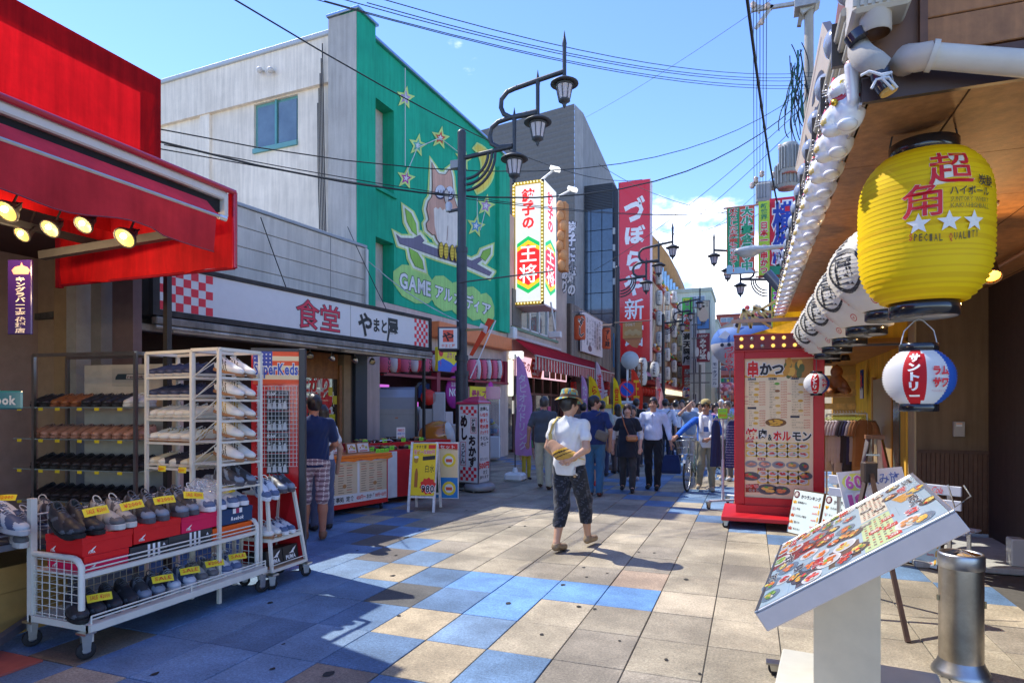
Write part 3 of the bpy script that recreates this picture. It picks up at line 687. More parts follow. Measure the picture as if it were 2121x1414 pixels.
bx=T('cardboard_box','large brown cardboard box standing behind the trolley','box',(-4.98,2.75,0)); F=MB(); F.box(-.35,.25,-.8,.45,0,.48,(.42,.24,.07)); P('carton',F,'matte',bx); F=MB(); F.box(-.352,.254,-.8,.452,.30,.31,(.30,.17,.05)); P('seam',F,'matte',bx)
g='sneakers heaped on the grey table'; q=random.Random(5)
for i in range(20):
 st=['white_run','blue_run','black_run','white_run','grey_run'][i%5]; lb={'white_run':'white running shoe heaped on the grey table','blue_run':'navy running shoe heaped on the grey table','black_run':'black running shoe heaped on the grey table','grey_run':'beige running shoe heaped on the grey table'}[st]
 shoe(st,SM(-5.2+(i%3)*.26+q.uniform(-.03,.03),2.15+(i//3)*.16+q.uniform(-.02,.02),.685+.09*(i%2),q.uniform(-.5,.3),.1,0,1.1),lb,g)
price('¥2000',-4.62,2.45,.93,R(50),.16,.06,'yellow tag on the heap of shoes at the picture edge',tilt=.6); price('¥2000',-4.9,2.85,.93,R(40),.12,.05,'small yellow tag deep in the heaped shoes',tilt=.6)
F=MB(); F.box(-5.1,-4.08,1.2,2.58,0,.012,(.33,.09,.075)); tag(P('door_mat',F,'matte'),'dull red door mat lying at the shop edge','mat')
# glass shelf rack with dim shoes
A=W(36,740,5.95); Bp=W(281,731,5.62); d=Vector((Bp.x-A.x,Bp.y-A.y,0)); LG=d.length; ang=math.atan2(d.y,d.x)
gr=T('glass_shelf_rack','tall steel framed glass shelf unit full of dim shoes','shelf',(A.x,A.y,0),rot=ang)
F=MB()
for x in(.20,LG):
 for y in(0,.34): bar(F,(x,y,0),(x,y,2.05),.028,(.30,.31,.31))
bar(F,(.2,0,2.05),(LG,0,2.05),.03,(.35,.35,.34)); bar(F,(.2,.34,2.05),(LG,.34,2.05),.03,(.3,.3,.3)); bar(F,(LG,0,2.05),(LG,.34,2.05),.03,(.35,.35,.34))
P('frame',F,'metal',gr)
zs=[1.565,1.27,.985,.69,.42]
for z in zs:
 F=MB(); F.box(-.05,LG,.0,.34,z-.012,z,(.16,.20,.19)); P('glass_shelf',F,'glass',gr)
F=MB(); F.box(.32,LG+.1,.42,.46,.3,1.98,(.52,.45,.36)); P('back_panel',F,'matte',gr)
F=MB(); Mt=plane((LG*.66,.415,1.86),(1,0,0),(0,0,1)); F.box(-.23,.19,-.09,.085,-.006,0,(.42,.37,.30),M=Mt@Matrix.Translation((0,0,.004)))
F.face([(-.19,-.028),(.17,-.028),(.185,0),(.17,.028),(-.16,.028),(-.185,0)],(.03,.05,.06),Mt,z=.006); F.face([(-.06,-.022),(.165,-.022),(.175,0),(.165,.022),(-.05,.022)],(.5,.44,.36),Mt,z=.008); text(F,'reebok',.055,0,.19,.03,(.12,.04,.05),Mt,z=.010,off=.02,slant=.2); P('brand_plate',F,'print',gr)
g='dim shoes on the glass shelves'
for si,z in enumerate(zs[:4]):
 n=11
 for k in range(n):
  x=.02+k*(LG-.05)/n
  st=[('dark_low' if k in(0,1,7,8) else 'brown_low' if k<5 else 'dark_low' if k<9 else 'white_low'),'tan_low','dark_low','dark_low'][si]
  lb=[{'dark_low':'black shoe on the top glass shelf','brown_low':'tan brown shoe on the top glass shelf','white_low':'white shoe at the right end of the top glass shelf'},{'tan_low':'pale tan shoe on the second glass shelf'},{'dark_low':'black shoe on the third glass shelf'},{'dark_low':'black shoe on the lowest glass shelf in view'}][si][st]
  M=Matrix.Translation((A.x,A.y,z+.001))@Matrix.Rotation(ang,4,'Z')@Matrix.Translation((x+.07,.30,0))@Matrix.Rotation(R(-78),4,'Z')
  shoe(st,M,lb,g)
 F=MB()
 for k in range(6): F.box(.0+k*(LG/6)+.03*(k%2),.05+k*(LG/6)+.03*(k%2),-.004,0,z-.035,z-.008,(.72,.55,.02))
 P('shelf_tag',F,'print',gr,kind='stuff')
# tall white racks
def tall_rack(name,label,A,B,depthv,side_brace,zsh,H=2.03):
 A=Vector((A.x,A.y,0));B=Vector((B.x,B.y,0)); d=B-A; Lr=d.length; ang=math.atan2(d.y,d.x)
 t=T(name,label,'rack',A,rot=ang); D=depthv
 F=MB()
 for x,y in((0,0),(Lr,0),(Lr,D),(0,D)): bar(F,(x,y,0),(x,y,H),.026,WP)
 for y in(0,D): bar(F,(0,y,H),(Lr,y,H),.026,WP)
 for x in(0,Lr): bar(F,(x,0,H),(x,D,H),.026,WP)
 P('frame',F,'paint',t)
 for z in zsh:
  F=MB(); bar(F,(0,0,z),(Lr,0,z),.018,WP); bar(F,(0,D,z),(Lr,D,z),.018,WP)
  for k in range(1,6): F.tube([(0,D*k/6,z),(Lr,D*k/6,z)],.004,WP,4,caps=(0,0))
  F.tube([(0,0,z+.03),(Lr,0,z+.03)],.004,WP,4,caps=(0,0)); P('wire_shelf',F,'paint',t)
 F=MB();
 for z in zsh[:-1]:
  if side_brace: F.tube([(0,0,z+.19),(0,D,z+.0)],.005,WP,4,caps=(0,0));
  else: F.tube([(Lr,0,z+.0),(Lr,D,z+.19)],.005,WP,4,caps=(0,0))
 P('brace',F,'paint',t)
 return t,ang,Lr
A1=W(304,729,5.44);B1=W(400,724,5.2)
zA=[1.815,1.635,1.455,1.255,1.04,.72]
ta,an,LA=tall_rack('shoe_rack','tall cream rack with flat rows of sneakers beside the glass shelves',A1,B1,.30,False,zA)
g='sneakers on the left cream rack'
rows=[('navy_low','dark navy shoe on the top shelf of the left cream rack',5),('navy_low','dark navy shoe on the second shelf of the left cream rack',4),('white_low','white canvas shoe on the third shelf of the left cream rack',5),('white_gold','white shoe on the fourth shelf of the left cream rack',4),('cream_canvas','long cream canvas shoe on the lower shelf of the left cream rack',4),('white_run','bagged white shoe at the foot of the left cream rack',5)]
for (st,lb,n),z in zip(rows,zA):
 for k in range(n):
  s2='black_canvas' if st=='cream_canvas' and k in(1,2) else st
  l2='black canvas shoe with white laces on the lower shelf of left cream rack' if s2=='black_canvas' else lb
  M=Matrix.Translation((A1.x,A1.y,z+.012))@Matrix.Rotation(an,4,'Z')@Matrix.Translation((.11+k*(LA-.02)/n,.27,0))@Matrix.Rotation(R(-118),4,'Z')
  shoe(s2,M,l2,g)
for x_,z_ in((335,970),(377,973)): p=W(x_,z_,5.0); price('¥2000',p.x,p.y,p.z,an,.09,.045,'yellow tag on left cream rack, '+('near the left post' if x_<350 else 'near the right post'),tilt=0)
K=W(454,719,5.0);Bl=W(407,721,5.08);Br=W(539,728,5.4)
zB=[1.80,1.62,1.45,1.28,1.10,.90]
K0=Vector((K.x,K.y,0))
d2=Vector((Br.x-K.x,Br.y-K.y,0));
tb,an2,LB=tall_rack('shoe_rack','tall cream rack with slanted pairs of white striped sneakers',K,Br,.30,True,zB)
g='sneakers on the right cream rack'
for i,(z,st) in enumerate(zip(zB,['white_stripe','white_stripe','white_gold','white_gold','white_stripe','black_run'])):
 lb=['white sneakers pair at the top of the right cream rack','white black striped pair on second shelf of right cream rack','white gold striped pair on third shelf of right cream rack','white gold striped pair on fourth shelf of right cream rack','white black striped pair on fifth shelf of right cream rack','black running pair at the foot of the right cream rack'][i]
 for k in(0,1):
  M=Matrix.Translation((K.x,K.y,z+.01))@Matrix.Rotation(an2,4,'Z')@Matrix.Translation((.17+.125*k,.24,.06))@Matrix.Rotation(R(-83),4,'Z')@Matrix.Rotation(R(12),4,'Y')
  shoe(st,M,('near','far')[k]+' shoe of the '+lb,g)
 if 0<i<4:
  M=Matrix.Translation((K.x,K.y,z))@Matrix.Rotation(an2,4,'Z')@Matrix.Translation((.3,-.04,.02)); p=M.translation
  price('',p.x,p.y,p.z,an2,.045,.022,'tiny yellow tag on shelf %s of the right cream rack'%['','two','three','four'][i],tilt=0) if False else None
 for k in range(2):
  M=Matrix.Translation((K.x,K.y,z+.01))@Matrix.Rotation(an2,4,'Z')@Matrix.Translation((.03,.26-.0*k,.0))@Matrix.Rotation(R(180),4,'Z')
# A-frame trolley with bagged shoes
y0,y1=4.30,4.74
af=T('slanted_trolley','small white trolley with sloping red sides and castors','trolley',(-3.85,y0,0)); Ly=y1-y0
F=MB()
for y,dy in((0,0.0),(Ly,0.0)):
 yy=y; bar(F,(0,yy,.14),(-.10,yy+(.05 if y==0 else -.05),.80),.025,WP); bar(F,(-.36,yy,.14),(-.30,yy,.80),.025,WP)
for z,x in((.15,0),(.40,-.04),(.80,-.10)):
 i_=.05*(z-.14)/.66; bar(F,(x,i_,z),(x,Ly-i_,z),.025,WP); bar(F,(-.34,i_,z),(-.34,Ly-i_,z),.02,WP); bar(F,(x,i_,z),(-.34,i_,z),.02,WP); bar(F,(x,Ly-i_,z),(-.34,Ly-i_,z),.02,WP)
F.tube([(-.09,.05,.84),(-.09,Ly-.05,.84)],.005,WP,5); F.tube([(-.03,.02,.44),(-.03,Ly-.02,.44)],.005,WP,5); F.tube([(.01,0,.2),(.01,Ly,.2)],.005,WP,5)
P('frame',F,'paint',af)
F=MB(); F.box(-.36,-.34,0,Ly,.16,.8,(.45,.015,.02)); F.add([(-.34,Ly,.16),(0,Ly,.16),(-.10,Ly-.05,.8),(-.30,Ly,.8)],[(0,1,2,3)],(.5,.015,.02)); P('red_panel',F,'print',af)
for z,x in((.155,0),(.41,-.04),(.81,-.10)):
 F=MB(); F.box(-.34,x,.01,Ly-.01,z,z+.012,WP if z>.2 else (.42,.25,.13)); P('shelf',F,'paint',af)
for x,y in((0,0),(-.3,0),(0,Ly),(-.3,Ly)): caster(af,x,y,.045,top=.13,ang=.9)
g='sneakers on the slanted trolley'
for k,(st,lb) in enumerate([('white_run','white blue running shoe tied in a bag on top of slanted trolley'),('black_run','black shoe with green laces on top of slanted trolley')]):
 for j in(0,1): shoe(st,SM(-4.16,y0+.10+k*.20+j*.10,.825,-.35,.1 if k else .25,0,1.05),lb,g)
for k in range(4): shoe('white_stripe' if k<2 else 'white_run',SM(-4.13,y0+.08+k*.09,.425,-.2,0,0,.95),'white laced shoe on the middle shelf of slanted trolley' if k<2 else 'white bagged shoe at the far side of the middle shelf, slanted trolley',g)
for k in range(2):
 t=T('shoe_box','black box with white cat mark on the bottom shelf, %s one'%['nearer','farther'][k],'shoe box',(-3.98,y0+.11+k*.205,.17))
 F=MB(); F.box(-.14,.07,-.097,.097,0,.13,(.03,.03,.03),M=Matrix.Rotation(R(-8),4,'Y')); P('tray',F,'print',t)
 Mt=Matrix.Rotation(R(-8),4,'Y')@plane((.072,0,0),(0,1,0),(0,0,1)); F=MB(); text(F,'PUMA',-.005,.03,.13,.035,(.8,.8,.78),Mt,off=.05); F.face([(-.03,.06),(.0,.07),(.03,.095),(.075,.115),(.055,.09),(.035,.07),(.04,.055),(.02,.06)],(.8,.8,.78),Mt,z=.001); P('lettering',F,'print',t)
# red poster board with flag and wire grid
A=W(520,725,5.9);B=W(633,720,6.0); d=Vector((B.x-A.x,B.y-A.y,0)); LK=d.length; ang=math.atan2(d.y,d.x)
kb=T('poster_board','red display board with a flag poster and black sport posters on wire grid','board',(A.x,A.y,0),rot=ang)
F=MB(); F.box(0,LK-.06,0,.05,.05,2.09,(.62,.012,.015),ch=.005); P('red_panel',F,'gloss',kb)
F=MB(); F.box(LK-.06,LK,-.02,.08,0,2.12,(.035,.035,.04),ch=.005); F.box(0,LK,-.01,.06,2.09,2.12,(.035,.035,.04)); P('black_frame',F,'paint',kb)
F=MB(); Mt=plane((0,-.004,0),(1,0,0),(0,0,1)); fx0,fx1,fz0,fz1=.02,.43,1.78,2.09
for k in range(7): F.face([(fx0,fz0+(fz1-fz0)*k/7),(fx1,fz0+(fz1-fz0)*k/7),(fx1,fz0+(fz1-fz0)*(k+1)/7),(fx0,fz0+(fz1-fz0)*(k+1)/7)],(.78,.10,.03) if k%2==0 else (.80,.66,.38),Mt)
F.face([(fx0,1.93),(.19,1.93),(.19,fz1),(fx0,fz1)],(.05,.08,.35),Mt,z=.001)
for a in range(5):
 for b_ in range(4):
  cx_,cz_=fx0+.015+a*.034,1.95+b_*.037; F.face([(cx_+(.010 if k%2==0 else .004)*math.sin(k*math.pi/5),cz_+(.010 if k%2==0 else .004)*math.cos(k*math.pi/5)) for k in range(10)],(.85,.85,.8),Mt,z=.002)
text(F,'SuperKeds',.225,1.925,.40,.105,(.05,.10,.42),Mt,z=.003,off=.03,outline=(.85,.82,.7),ow=.05); P('flag_poster',F,'print',kb)
F=MB()
for k in range(4):
 z=1.72-k*.20; F.face([(.14,z-.19),(.34,z-.19),(.34,z),(.14,z)],(.03,.03,.03),Mt,z=.012)
 if k%2==0: text(F,'RbK',.19,z-.03,.09,.035,(.8,.8,.8),Mt,z=.014,off=.02,slant=.2); F.face([(.25,z-.045),(.33,z-.045),(.335,z-.015),(.255,z-.015)],(.6,.6,.6),Mt,z=.014); F.face([(.256,z-.041),(.325,z-.041),(.33,z-.019),(.26,z-.019)],(.05,.05,.05),Mt,z=.016); F.face([(.16,z-.065),(.3,z-.065),(.3,z-.058),(.16,z-.058)],(.5,.03,.03),Mt,z=.014)
 for j in range(4):
  cx_=.165+j*.047; F.disc(cx_,z-.10-(j%2)*.012,.011,.014,(.55,.55,.55),Mt,z=.014,n=8); F.face([(cx_-.02,z-.175),(cx_+.02,z-.175),(cx_+.014,z-.12),(cx_-.014,z-.12)],(.62,.62,.62),Mt,z=.014)
P('sport_posters',F,'print',kb)
F=MB()
for k in range(12): F.tube([(.06+k*.032,-.02,1.0),(.06+k*.032,-.02,1.76)],.0025,(.7,.7,.66),4,caps=(0,0))
for k in range(20): F.tube([(.05,-.02,1.0+k*.04),(.42,-.02,1.0+k*.04)],.0025,(.7,.7,.66),4,caps=(0,0))
P('wire_grid',F,'paint',kb)
p=W(20,828,4.4); t=T('teal_sign','teal shop sign with white lettering at the picture edge','sign',p,rot=TH); F=MB(); F.box(-.2,.085,0,.02,-.065,.065,(.02,.16,.18),ch=.01); P('plate',F,'gloss',t); F=MB(); text(F,'Reebok',-.10,0,.30,.06,(.75,.7,.6),plane((0,-.002,0),(1,0,0),(0,0,1)),off=.04); P('lettering',F,'print',t)
t=T('leaning_rack','pale slatted display rack leaning at the left picture edge','rack',(-5.35,2.95,0),rot=TH); F=MB(); bar(F,(-.12,0,.5),(.02,.1,1.4),.03,CREAM); bar(F,(.02,0.05,.5),(.04,.05,1.2),.03,CREAM)
for k in range(5): bar(F,(-.2,.03,.6+k*.13),(.04,.05,.6+k*.13),.015,CREAM)
P('frame',F,'paint',t); shoe('blue_run',SM(-5.42,3.0,1.28,R(-60),R(-60),0,1.1),'dark sneaker hung upright on the leaning rack','shoe on the leaning rack')
## canteen with the long white sign
E1=W(320,652,7.07);E2=W(892,728,11.9); FY=frame2(E1,E2); YL=(Vector((E2.x,E2.y,0))-Vector((E1.x,E1.y,0))).length
def fp(fr,pts,yc,org=(0,0,0)):
 r=[]
 for u,v in pts: x,z=fr.px(u,v,yc); r.append((x-org[0],yc-org[1],z-org[2]))
 return r
def fpoly(mb,fr,pts,yc,col,org=(0,0,0),dy=0):
 v=[(x,y+dy,z) for x,y,z in fp(fr,pts,yc,org)]; mb.add(v,[tuple(range(len(v)))],col); return mb
def front(y=0): return plane((0,y,0),(1,0,0),(0,0,1))      # drawing plane facing the street: (x,z), layers come outwards
def checker(mb,M,x0,z0,nx,nz,s,col,par=0,z=.001):
 for i in range(nx):
  for j in range(nz):
   if (i+j+par)%2==0: mb.face([(x0+i*s,z0+j*s),(x0+(i+1)*s,z0+j*s),(x0+(i+1)*s,z0+(j+1)*s),(x0+i*s,z0+(j+1)*s)],col,M,z=z)
SR=(.72,.03,.05)
cs=TF('canteen_sign','long white shop sign with red checkers and brush lettering above the canteen','sign',FY,0,0,2.6)
H=.62
F=MB(); F.box(-.02,YL,.03,.42,0,H,(.045,.04,.035),ch=.01); P('housing',F,'paint',cs)
F=MB(); F.box(.04,YL-.06,0,.028,.07,H-.05,(.66,.66,.64)); P('panel',F,'print',cs)
F=MB()
for a,b_ in(((-.02,0),(YL,.07)),((-.02,H-.05),(YL,H+.01))): F.box(a[0],b_[0],-.02,.06,a[1],b_[1],(.05,.045,.04),ch=.006)
F.box(-.03,.05,-.021,.06,.0,H,(.05,.045,.04)); F.box(YL-.07,YL+.01,-.021,.06,0,H,(.05,.045,.04)); P('border',F,'dirty',cs)
F=MB(); Mf=front(-.001)
s=(H-.13)/5; checker(F,Mf,.06,.075,7,5,s,SR); s2=(H-.13)/7; checker(F,Mf,YL-.10-6*s2,.075,6,7,s2,SR)
def tx(mb,fr,st,u0,u1,z0,z1,col,yc,org,**k):
 xa,_=fr.px(u0,700,yc);xb,_=fr.px(u1,700,yc); text(mb,st,(xa+xb)/2-org,(z0+z1)/2,(xb-xa),z1-z0,col,Mf,**k)
tx(F,FY,'食',612,662,.09,.52,(.62,.03,.07),0,0,off=.004,outline=(.03,.02,.02),ow=.022,z=.003); tx(F,FY,'堂',661,706,.09,.50,(.62,.03,.07),0,0,off=.004,outline=(.03,.02,.02),ow=.022,z=.003)
tx(F,FY,'や',741,772,.10,.50,(.02,.02,.02),0,0,off=.035,z=.003); tx(F,FY,'まと',771,803,.20,.44,(.02,.02,.02),0,0,off=.035,z=.003); tx(F,FY,'屋',801,825,.08,.50,(.02,.02,.02),0,0,off=.035,z=.003)
P('lettering',F,'print',cs)
F=MB(); F.box(FY.px(726,700,0)[0]-.004,FY.px(726,700,0)[0]+.004,-.003,0,.07,H-.05,(.3,.3,.28)); P('panel_joint',F,'print',cs)
cn=TF('canteen','low canteen building with beige siding and a dim glazed front','building',FY)
F=MB(); F.box(-.6,YL+.0,.42,1.6,2.55,2.62,(.12,.11,.10)); P('canopy_soffit',F,'dirty',cn)
F=MB(); F.box(0,YL+.02,-.04,.06,2.50,2.585,(.30,.28,.24),ch=.01); F.tube([(0,-.02,2.47),(YL,-.02,2.47)],.02,(.5,.48,.42),6); F.box(-.2,YL,.2,.32,2.44,2.52,(.45,.43,.38),ch=.01); P('shutter_rail',F,'dirty',cn)
F=MB(); F.box(.3,2.6,.10,.16,2.44,2.50,(.7,.7,.66)); F.box(3.2,YL,.10,.17,2.43,2.49,(.62,.6,.52)); P('lamp_batten',F,'paint',cn)
yb=1.5; a=FY.px(490,418,yb); b_=FY.px(757,520,yb); zt=(a[1]+b_[1])/2
F=MB(); F.box(-3,b_[0],yb+.03,6,0,zt,(.45,.42,.38)); P('body',F,'matte',cn)
nb=7; z0=2.5
for k in range(nb):
 F=MB(); za=z0+(zt-z0)*k/nb; zb_=z0+(zt-z0)*(k+1)/nb; F.box(-3,b_[0],yb,yb+.03,za+.006,zb_-.004,(.62,.57,.49),ch=.006); P('siding_board',F,'render',cn)
F=MB(); F.box(-3,b_[0]+.03,yb-.03,yb+.25,zt,zt+.06,(.30,.32,.34),ch=.01); F.box(b_[0]-.02,b_[0]+.04,yb-.02,yb+.1,2.5,zt,(.5,.5,.48));
F.tube([(b_[0]-.05,yb-.08,2.5),(b_[0]-.05,yb-.08,zt-.05)],.03,(.6,.58,.54),8)
F.box(FY.px(684,550,yb)[0],FY.px(684,550,yb)[0]+.012,yb-.004,yb,2.5,zt,(.2,.19,.17)); P('coping',F,'paint',cn)
yf=1.15
def X(u,y=yf): return FY.px(u,800,y)[0]
xe=X(752)
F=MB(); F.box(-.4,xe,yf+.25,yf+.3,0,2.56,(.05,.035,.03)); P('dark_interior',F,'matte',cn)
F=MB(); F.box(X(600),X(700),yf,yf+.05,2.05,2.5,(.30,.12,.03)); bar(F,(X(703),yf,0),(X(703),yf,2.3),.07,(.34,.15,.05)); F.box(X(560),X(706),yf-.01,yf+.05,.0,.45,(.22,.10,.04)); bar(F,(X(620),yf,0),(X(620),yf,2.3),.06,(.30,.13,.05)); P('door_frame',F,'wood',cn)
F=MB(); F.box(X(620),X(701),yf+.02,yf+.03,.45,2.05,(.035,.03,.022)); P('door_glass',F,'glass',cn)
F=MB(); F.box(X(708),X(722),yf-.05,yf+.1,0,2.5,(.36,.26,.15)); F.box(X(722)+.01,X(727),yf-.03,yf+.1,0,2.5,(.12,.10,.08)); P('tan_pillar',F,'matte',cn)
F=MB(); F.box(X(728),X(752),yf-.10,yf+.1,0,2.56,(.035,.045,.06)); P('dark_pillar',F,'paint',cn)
F=MB(); Mg=front(yf+.012)
def tg(st,u0,u1,v0,v1,**k):
 xa,za=FY.px(u0,v0,yf);xb,zb_=FY.px(u1,v1,yf); za=(FY.px((u0+u1)/2,v0,yf)[1]);zb_=(FY.px((u0+u1)/2,v1,yf)[1]); text(F,st,(xa+xb)/2,(za+zb_)/2,xb-xa,abs(zb_-za),(.62,.02,.015),Mg,outline=(.75,.7,.6),ow=.09,off=.045,**k)
tg('召上がり',590,687,778,812); tg('食堂',598,690,812,868)
F.face([(X(672),1.18),(X(695),1.18),(X(695),1.42),(X(672),1.42)],(.6,.55,.02),Mg,z=.002); F.face([(X(676),.98),(X(695),.98),(X(695),1.14),(X(676),1.14)],(.7,.66,.55),Mg,z=.002); P('door_lettering',F,'print',cn)
F=MB();
for u,z in((681,1.9),(690,1.75)): F.box(X(u),X(u)+.10,yf+.005,yf+.012,z-.15,z,(.6,.5,.03))
P('sticker',F,'print',cn)
F=MB(); xp=FY.px(878,800,.05)[0]; bar(F,(xp,.05,0),(xp,.05,2.5),.045,(.04,.04,.04)); P('canopy_post',F,'iron',cn)
F=MB(); F.box(X(640),X(700),yf-.55,yf-.53,.45,.85,(.5,.48,.42)); P('notice',F,'print',cn)
for i,u in enumerate((642,687,735,771)):
 x=FY.px(u,738,.5)[0]; t=TF('spot_lamp','silver unlit spot lamp under the canteen canopy, %s from the poster board'%['first','second','third','fourth'][i],'lamp',FY,x,.5,2.36,group='spot lamps under the canteen canopy')
 M=Matrix.Rotation(R([-20,150,160,-30][i]),4,'X')@Matrix.Rotation(R(25),4,'Y'); F=MB(); F.lathe([(.015,.07),(.035,.05),(.055,0),(.058,-.03),(.05,-.03)],(0,0,0),(.55,.54,.5),12,M=M,caps=(1,0)); F.tube([(0,0,.05),(0,0,.16)],.008,(.3,.3,.3),5); P('shade',F,'metal',t)
 F=MB(); F.disc(0,0,.045,.045,(.75,.65,.35),M=M@Matrix.Translation((0,0,-.02))); P('lens',F,'print',t)
xs=FY.px(886,690,-.1)[0]
t=TF('box_sign','small black framed box sign with a red square and one brush character','sign',FY,YL+.06,-.12,2.63); t.rotation_euler=(0,0,TH)
F=MB(); F.box(0,.40,0,.5,0,.44,(.04,.04,.05),ch=.008); P('housing',F,'paint',t)
F=MB(); M_=front(-.003); F.face([(.03,.03),(.37,.03),(.37,.41),(.03,.41)],(.75,.74,.68),M_); F.face([(.10,.15),(.30,.15),(.30,.38),(.10,.38)],(.80,.12,.06),M_,z=.001); text(F,'や',.20,.25,.24,.18,(.03,.02,.02),M_,z=.002,off=.03); text(F,'やまと屋',.20,.08,.26,.07,(.75,.1,.05),M_,z=.002,off=.01); P('lettering',F,'print',t)
# menu counter on castors
p=G(673,1075);q_=G(805,1052); FM=frame2(p,q_); ML=(q_-p).length
t=TF('menu_counter','red cloth counter with orange top, framed dishes and hanging paper menus','counter',FM)
def zz(u,v): return FM.px(u,v,0)[1]
zt=.86
F=MB(); F.box(0,ML,.02,.55,.10,zt-.04,(.58,.02,.015)); P('red_cloth',F,'fabric',t)
F=MB(); F.box(-.04,ML+.05,-.03,.58,zt-.04,zt,(.85,.20,.02),ch=.01)
for k in range(12): F.add([(-.04+k*(ML+.09)/12,-.032,zt-.04),(-.04+(k+1)*(ML+.09)/12,-.032,zt-.04),(-.04+(k+1)*(ML+.09)/12,-.034,zt-.075-.012*((k+1)%3)),(-.04+k*(ML+.09)/12,-.034,zt-.075-.012*(k%3))],[(0,1,2,3)],(.85,.20,.02))
P('orange_cloth',F,'fabric',t)
F=MB(); M_=front(.012); F.face([(.03,.17),(ML-.03,.17),(ML-.03,zt-.09),(.03,zt-.09)],(.72,.71,.68),M_)
for a in(0,1):
 x0_=.05+a*(ML/2-.02); F.face([(x0_,.30),(x0_+ML/2-.06,.30),(x0_+ML/2-.06,zt-.11),(x0_,zt-.11)],(.66,.52,.34),M_,z=.001)
 for c_ in range(3):
  for r_ in range(12):
   w=(ML/2-.16)/3; xx=x0_+.03+c_*(w+.01); z_=zt-.15-r_*.035; F.face([(xx,z_),(xx+w*rnd.uniform(.4,.8),z_),(xx+w*.7,z_+.009),(xx,z_+.009)],(.22,.14,.09) if rnd.random()<.8 else (.5,.05,.02),M_,z=.002)
 F.disc(x0_+ML/4,.42,.035,.03,(.45,.22,.08),M_,z=.003)
text(F,'お食事処 定食',ML*.24,.235,ML*.40,.075,(.03,.03,.03),M_,z=.002,off=.02); text(F,'430円〜',ML*.55,.235,ML*.15,.07,(.7,.05,.03),M_,z=.002,off=.02); text(F,'おかず',ML*.70,.235,ML*.13,.07,(.03,.03,.03),M_,z=.002,off=.02); text(F,'100円〜150円',ML*.87,.235,ML*.18,.065,(.7,.05,.03),M_,z=.002,off=.02)
P('menu_sheet',F,'print',t)
for x,y in((.1,.08),(ML-.08,.08)): caster(t,x,y,.05,top=.12,col=(.3,.3,.3))
for i in range(4):
 f=TF('framed_menu_picture',['framed dish picture at the near end of the orange counter','framed picture of a rice bowl set, second on the counter','framed dish picture third on the orange counter','wider framed dish picture at the far end of the counter'][i],'picture frame',FM,.13+i*.24,.16+.03*(i%2),zt,group='framed dish pictures on the counter'); f.rotation_euler=(R(-18),0,f.rotation_euler.z+R(-8)) if False else f.rotation_euler
 F=MB(); w=.19 if i<3 else .25; F.box(-w/2,w/2,0,.02,0,.17,(.28,.12,.04),M=Matrix.Rotation(R(-16),4,'X')); P('wood_frame',F,'wood',f)
 F=MB(); Mq=Matrix.Rotation(R(-16),4,'X')@front(-.002); F.face([(-w/2+.02,.02),(w/2-.02,.02),(w/2-.02,.15),(-w/2+.02,.15)],(.62,.58,.52),Mq);
 for k in range(3): F.disc(-w*.22+k*w*.22,.085+.025*(k%2),.028,.024,[(.75,.7,.6),(.4,.18,.05),(.7,.45,.1)][k],Mq,z=.001,n=10); F.disc(-w*.22+k*w*.22,.085+.025*(k%2),.017,.014,[(.5,.15,.05),(.6,.4,.2),(.25,.35,.08)][k],Mq,z=.002,n=8)
 F.face([(-w*.3,.03),(w*.3,.03),(w*.3,.045),(-w*.3,.045)],(.5,.08,.05),Mq,z=.001); P('photo',F,'print',f)
for k in range(3):
 f=TF('green_price_card','bright green price card on the orange counter, %s'%['by the frames','in the middle','nearest its corner'][k],'price card',FM,.99+k*.09,.04,zt+.0,group='green cards on the orange counter'); F=MB(); F.box(-.04,.04,0,.004,0,.06,(.25,.75,.05)); P('card',F,'print',f); F=MB(); F.box(-.03,.03,-.001,0,.02,.026,(.1,.3,.05)); F.box(-.03,.02,-.001,0,.035,.041,(.1,.3,.05)); P('lettering',F,'print',f)
p2=G(800,1058); f2=Fr(p2.x-.15,p2.y+.35,23)
t=TF('food_counter','stepped red counter carrying dark food trays with green price cards','counter',f2)
F=MB(); F.box(-.55,1.6,.25,.9,.1,.86,(.56,.02,.02)); F.box(-.3,1.75,.6,1.0,.86,.96,(.56,.02,.02)); P('red_cloth',F,'fabric',t)
F=MB(); [P('white_cloth_panel',MB().box(*a,.1,.84,(.72,.70,.66)),'fabric',t) for a in((.0,.30,.235,.248),(.7,1.05,.235,.248),(1.58,1.602,.3,.9))]
for k in range(9):
 row=k%2; x=-.15+(k//2)*.38+row*.1; y=.38 if row==0 else .72; z=.86 if row==0 else .96
 tr_=TF('food_tray','black food tray %s'%(['with green card at the front step of the red counter','with fried food on the back step of the red counter'][row]),'food tray',f2,x,y,z,group='food trays on the stepped counter'); F=MB(); F.box(-.13,.13,-.08,.08,0,.05,(.03,.03,.03),ch=.01); P('tray',F,'gloss',tr_)
 F=MB();
 for j in range(6): F.ball((rnd.uniform(-.09,.09),rnd.uniform(-.05,.05),.05),(.035,.03,.022),rnd.choice([(.5,.28,.08),(.6,.4,.15),(.35,.15,.05),(.25,.3,.08)]),8,5)
 P('food',F,'matte',tr_,kind='stuff'); F=MB(); F.box(-.045,.045,-.10,-.096,.0,.06,(.25,.75,.05)); F.box(-.03,.03,-.102,-.1,.03,.04,(.08,.3,.05)); P('price_card',F,'print',tr_)
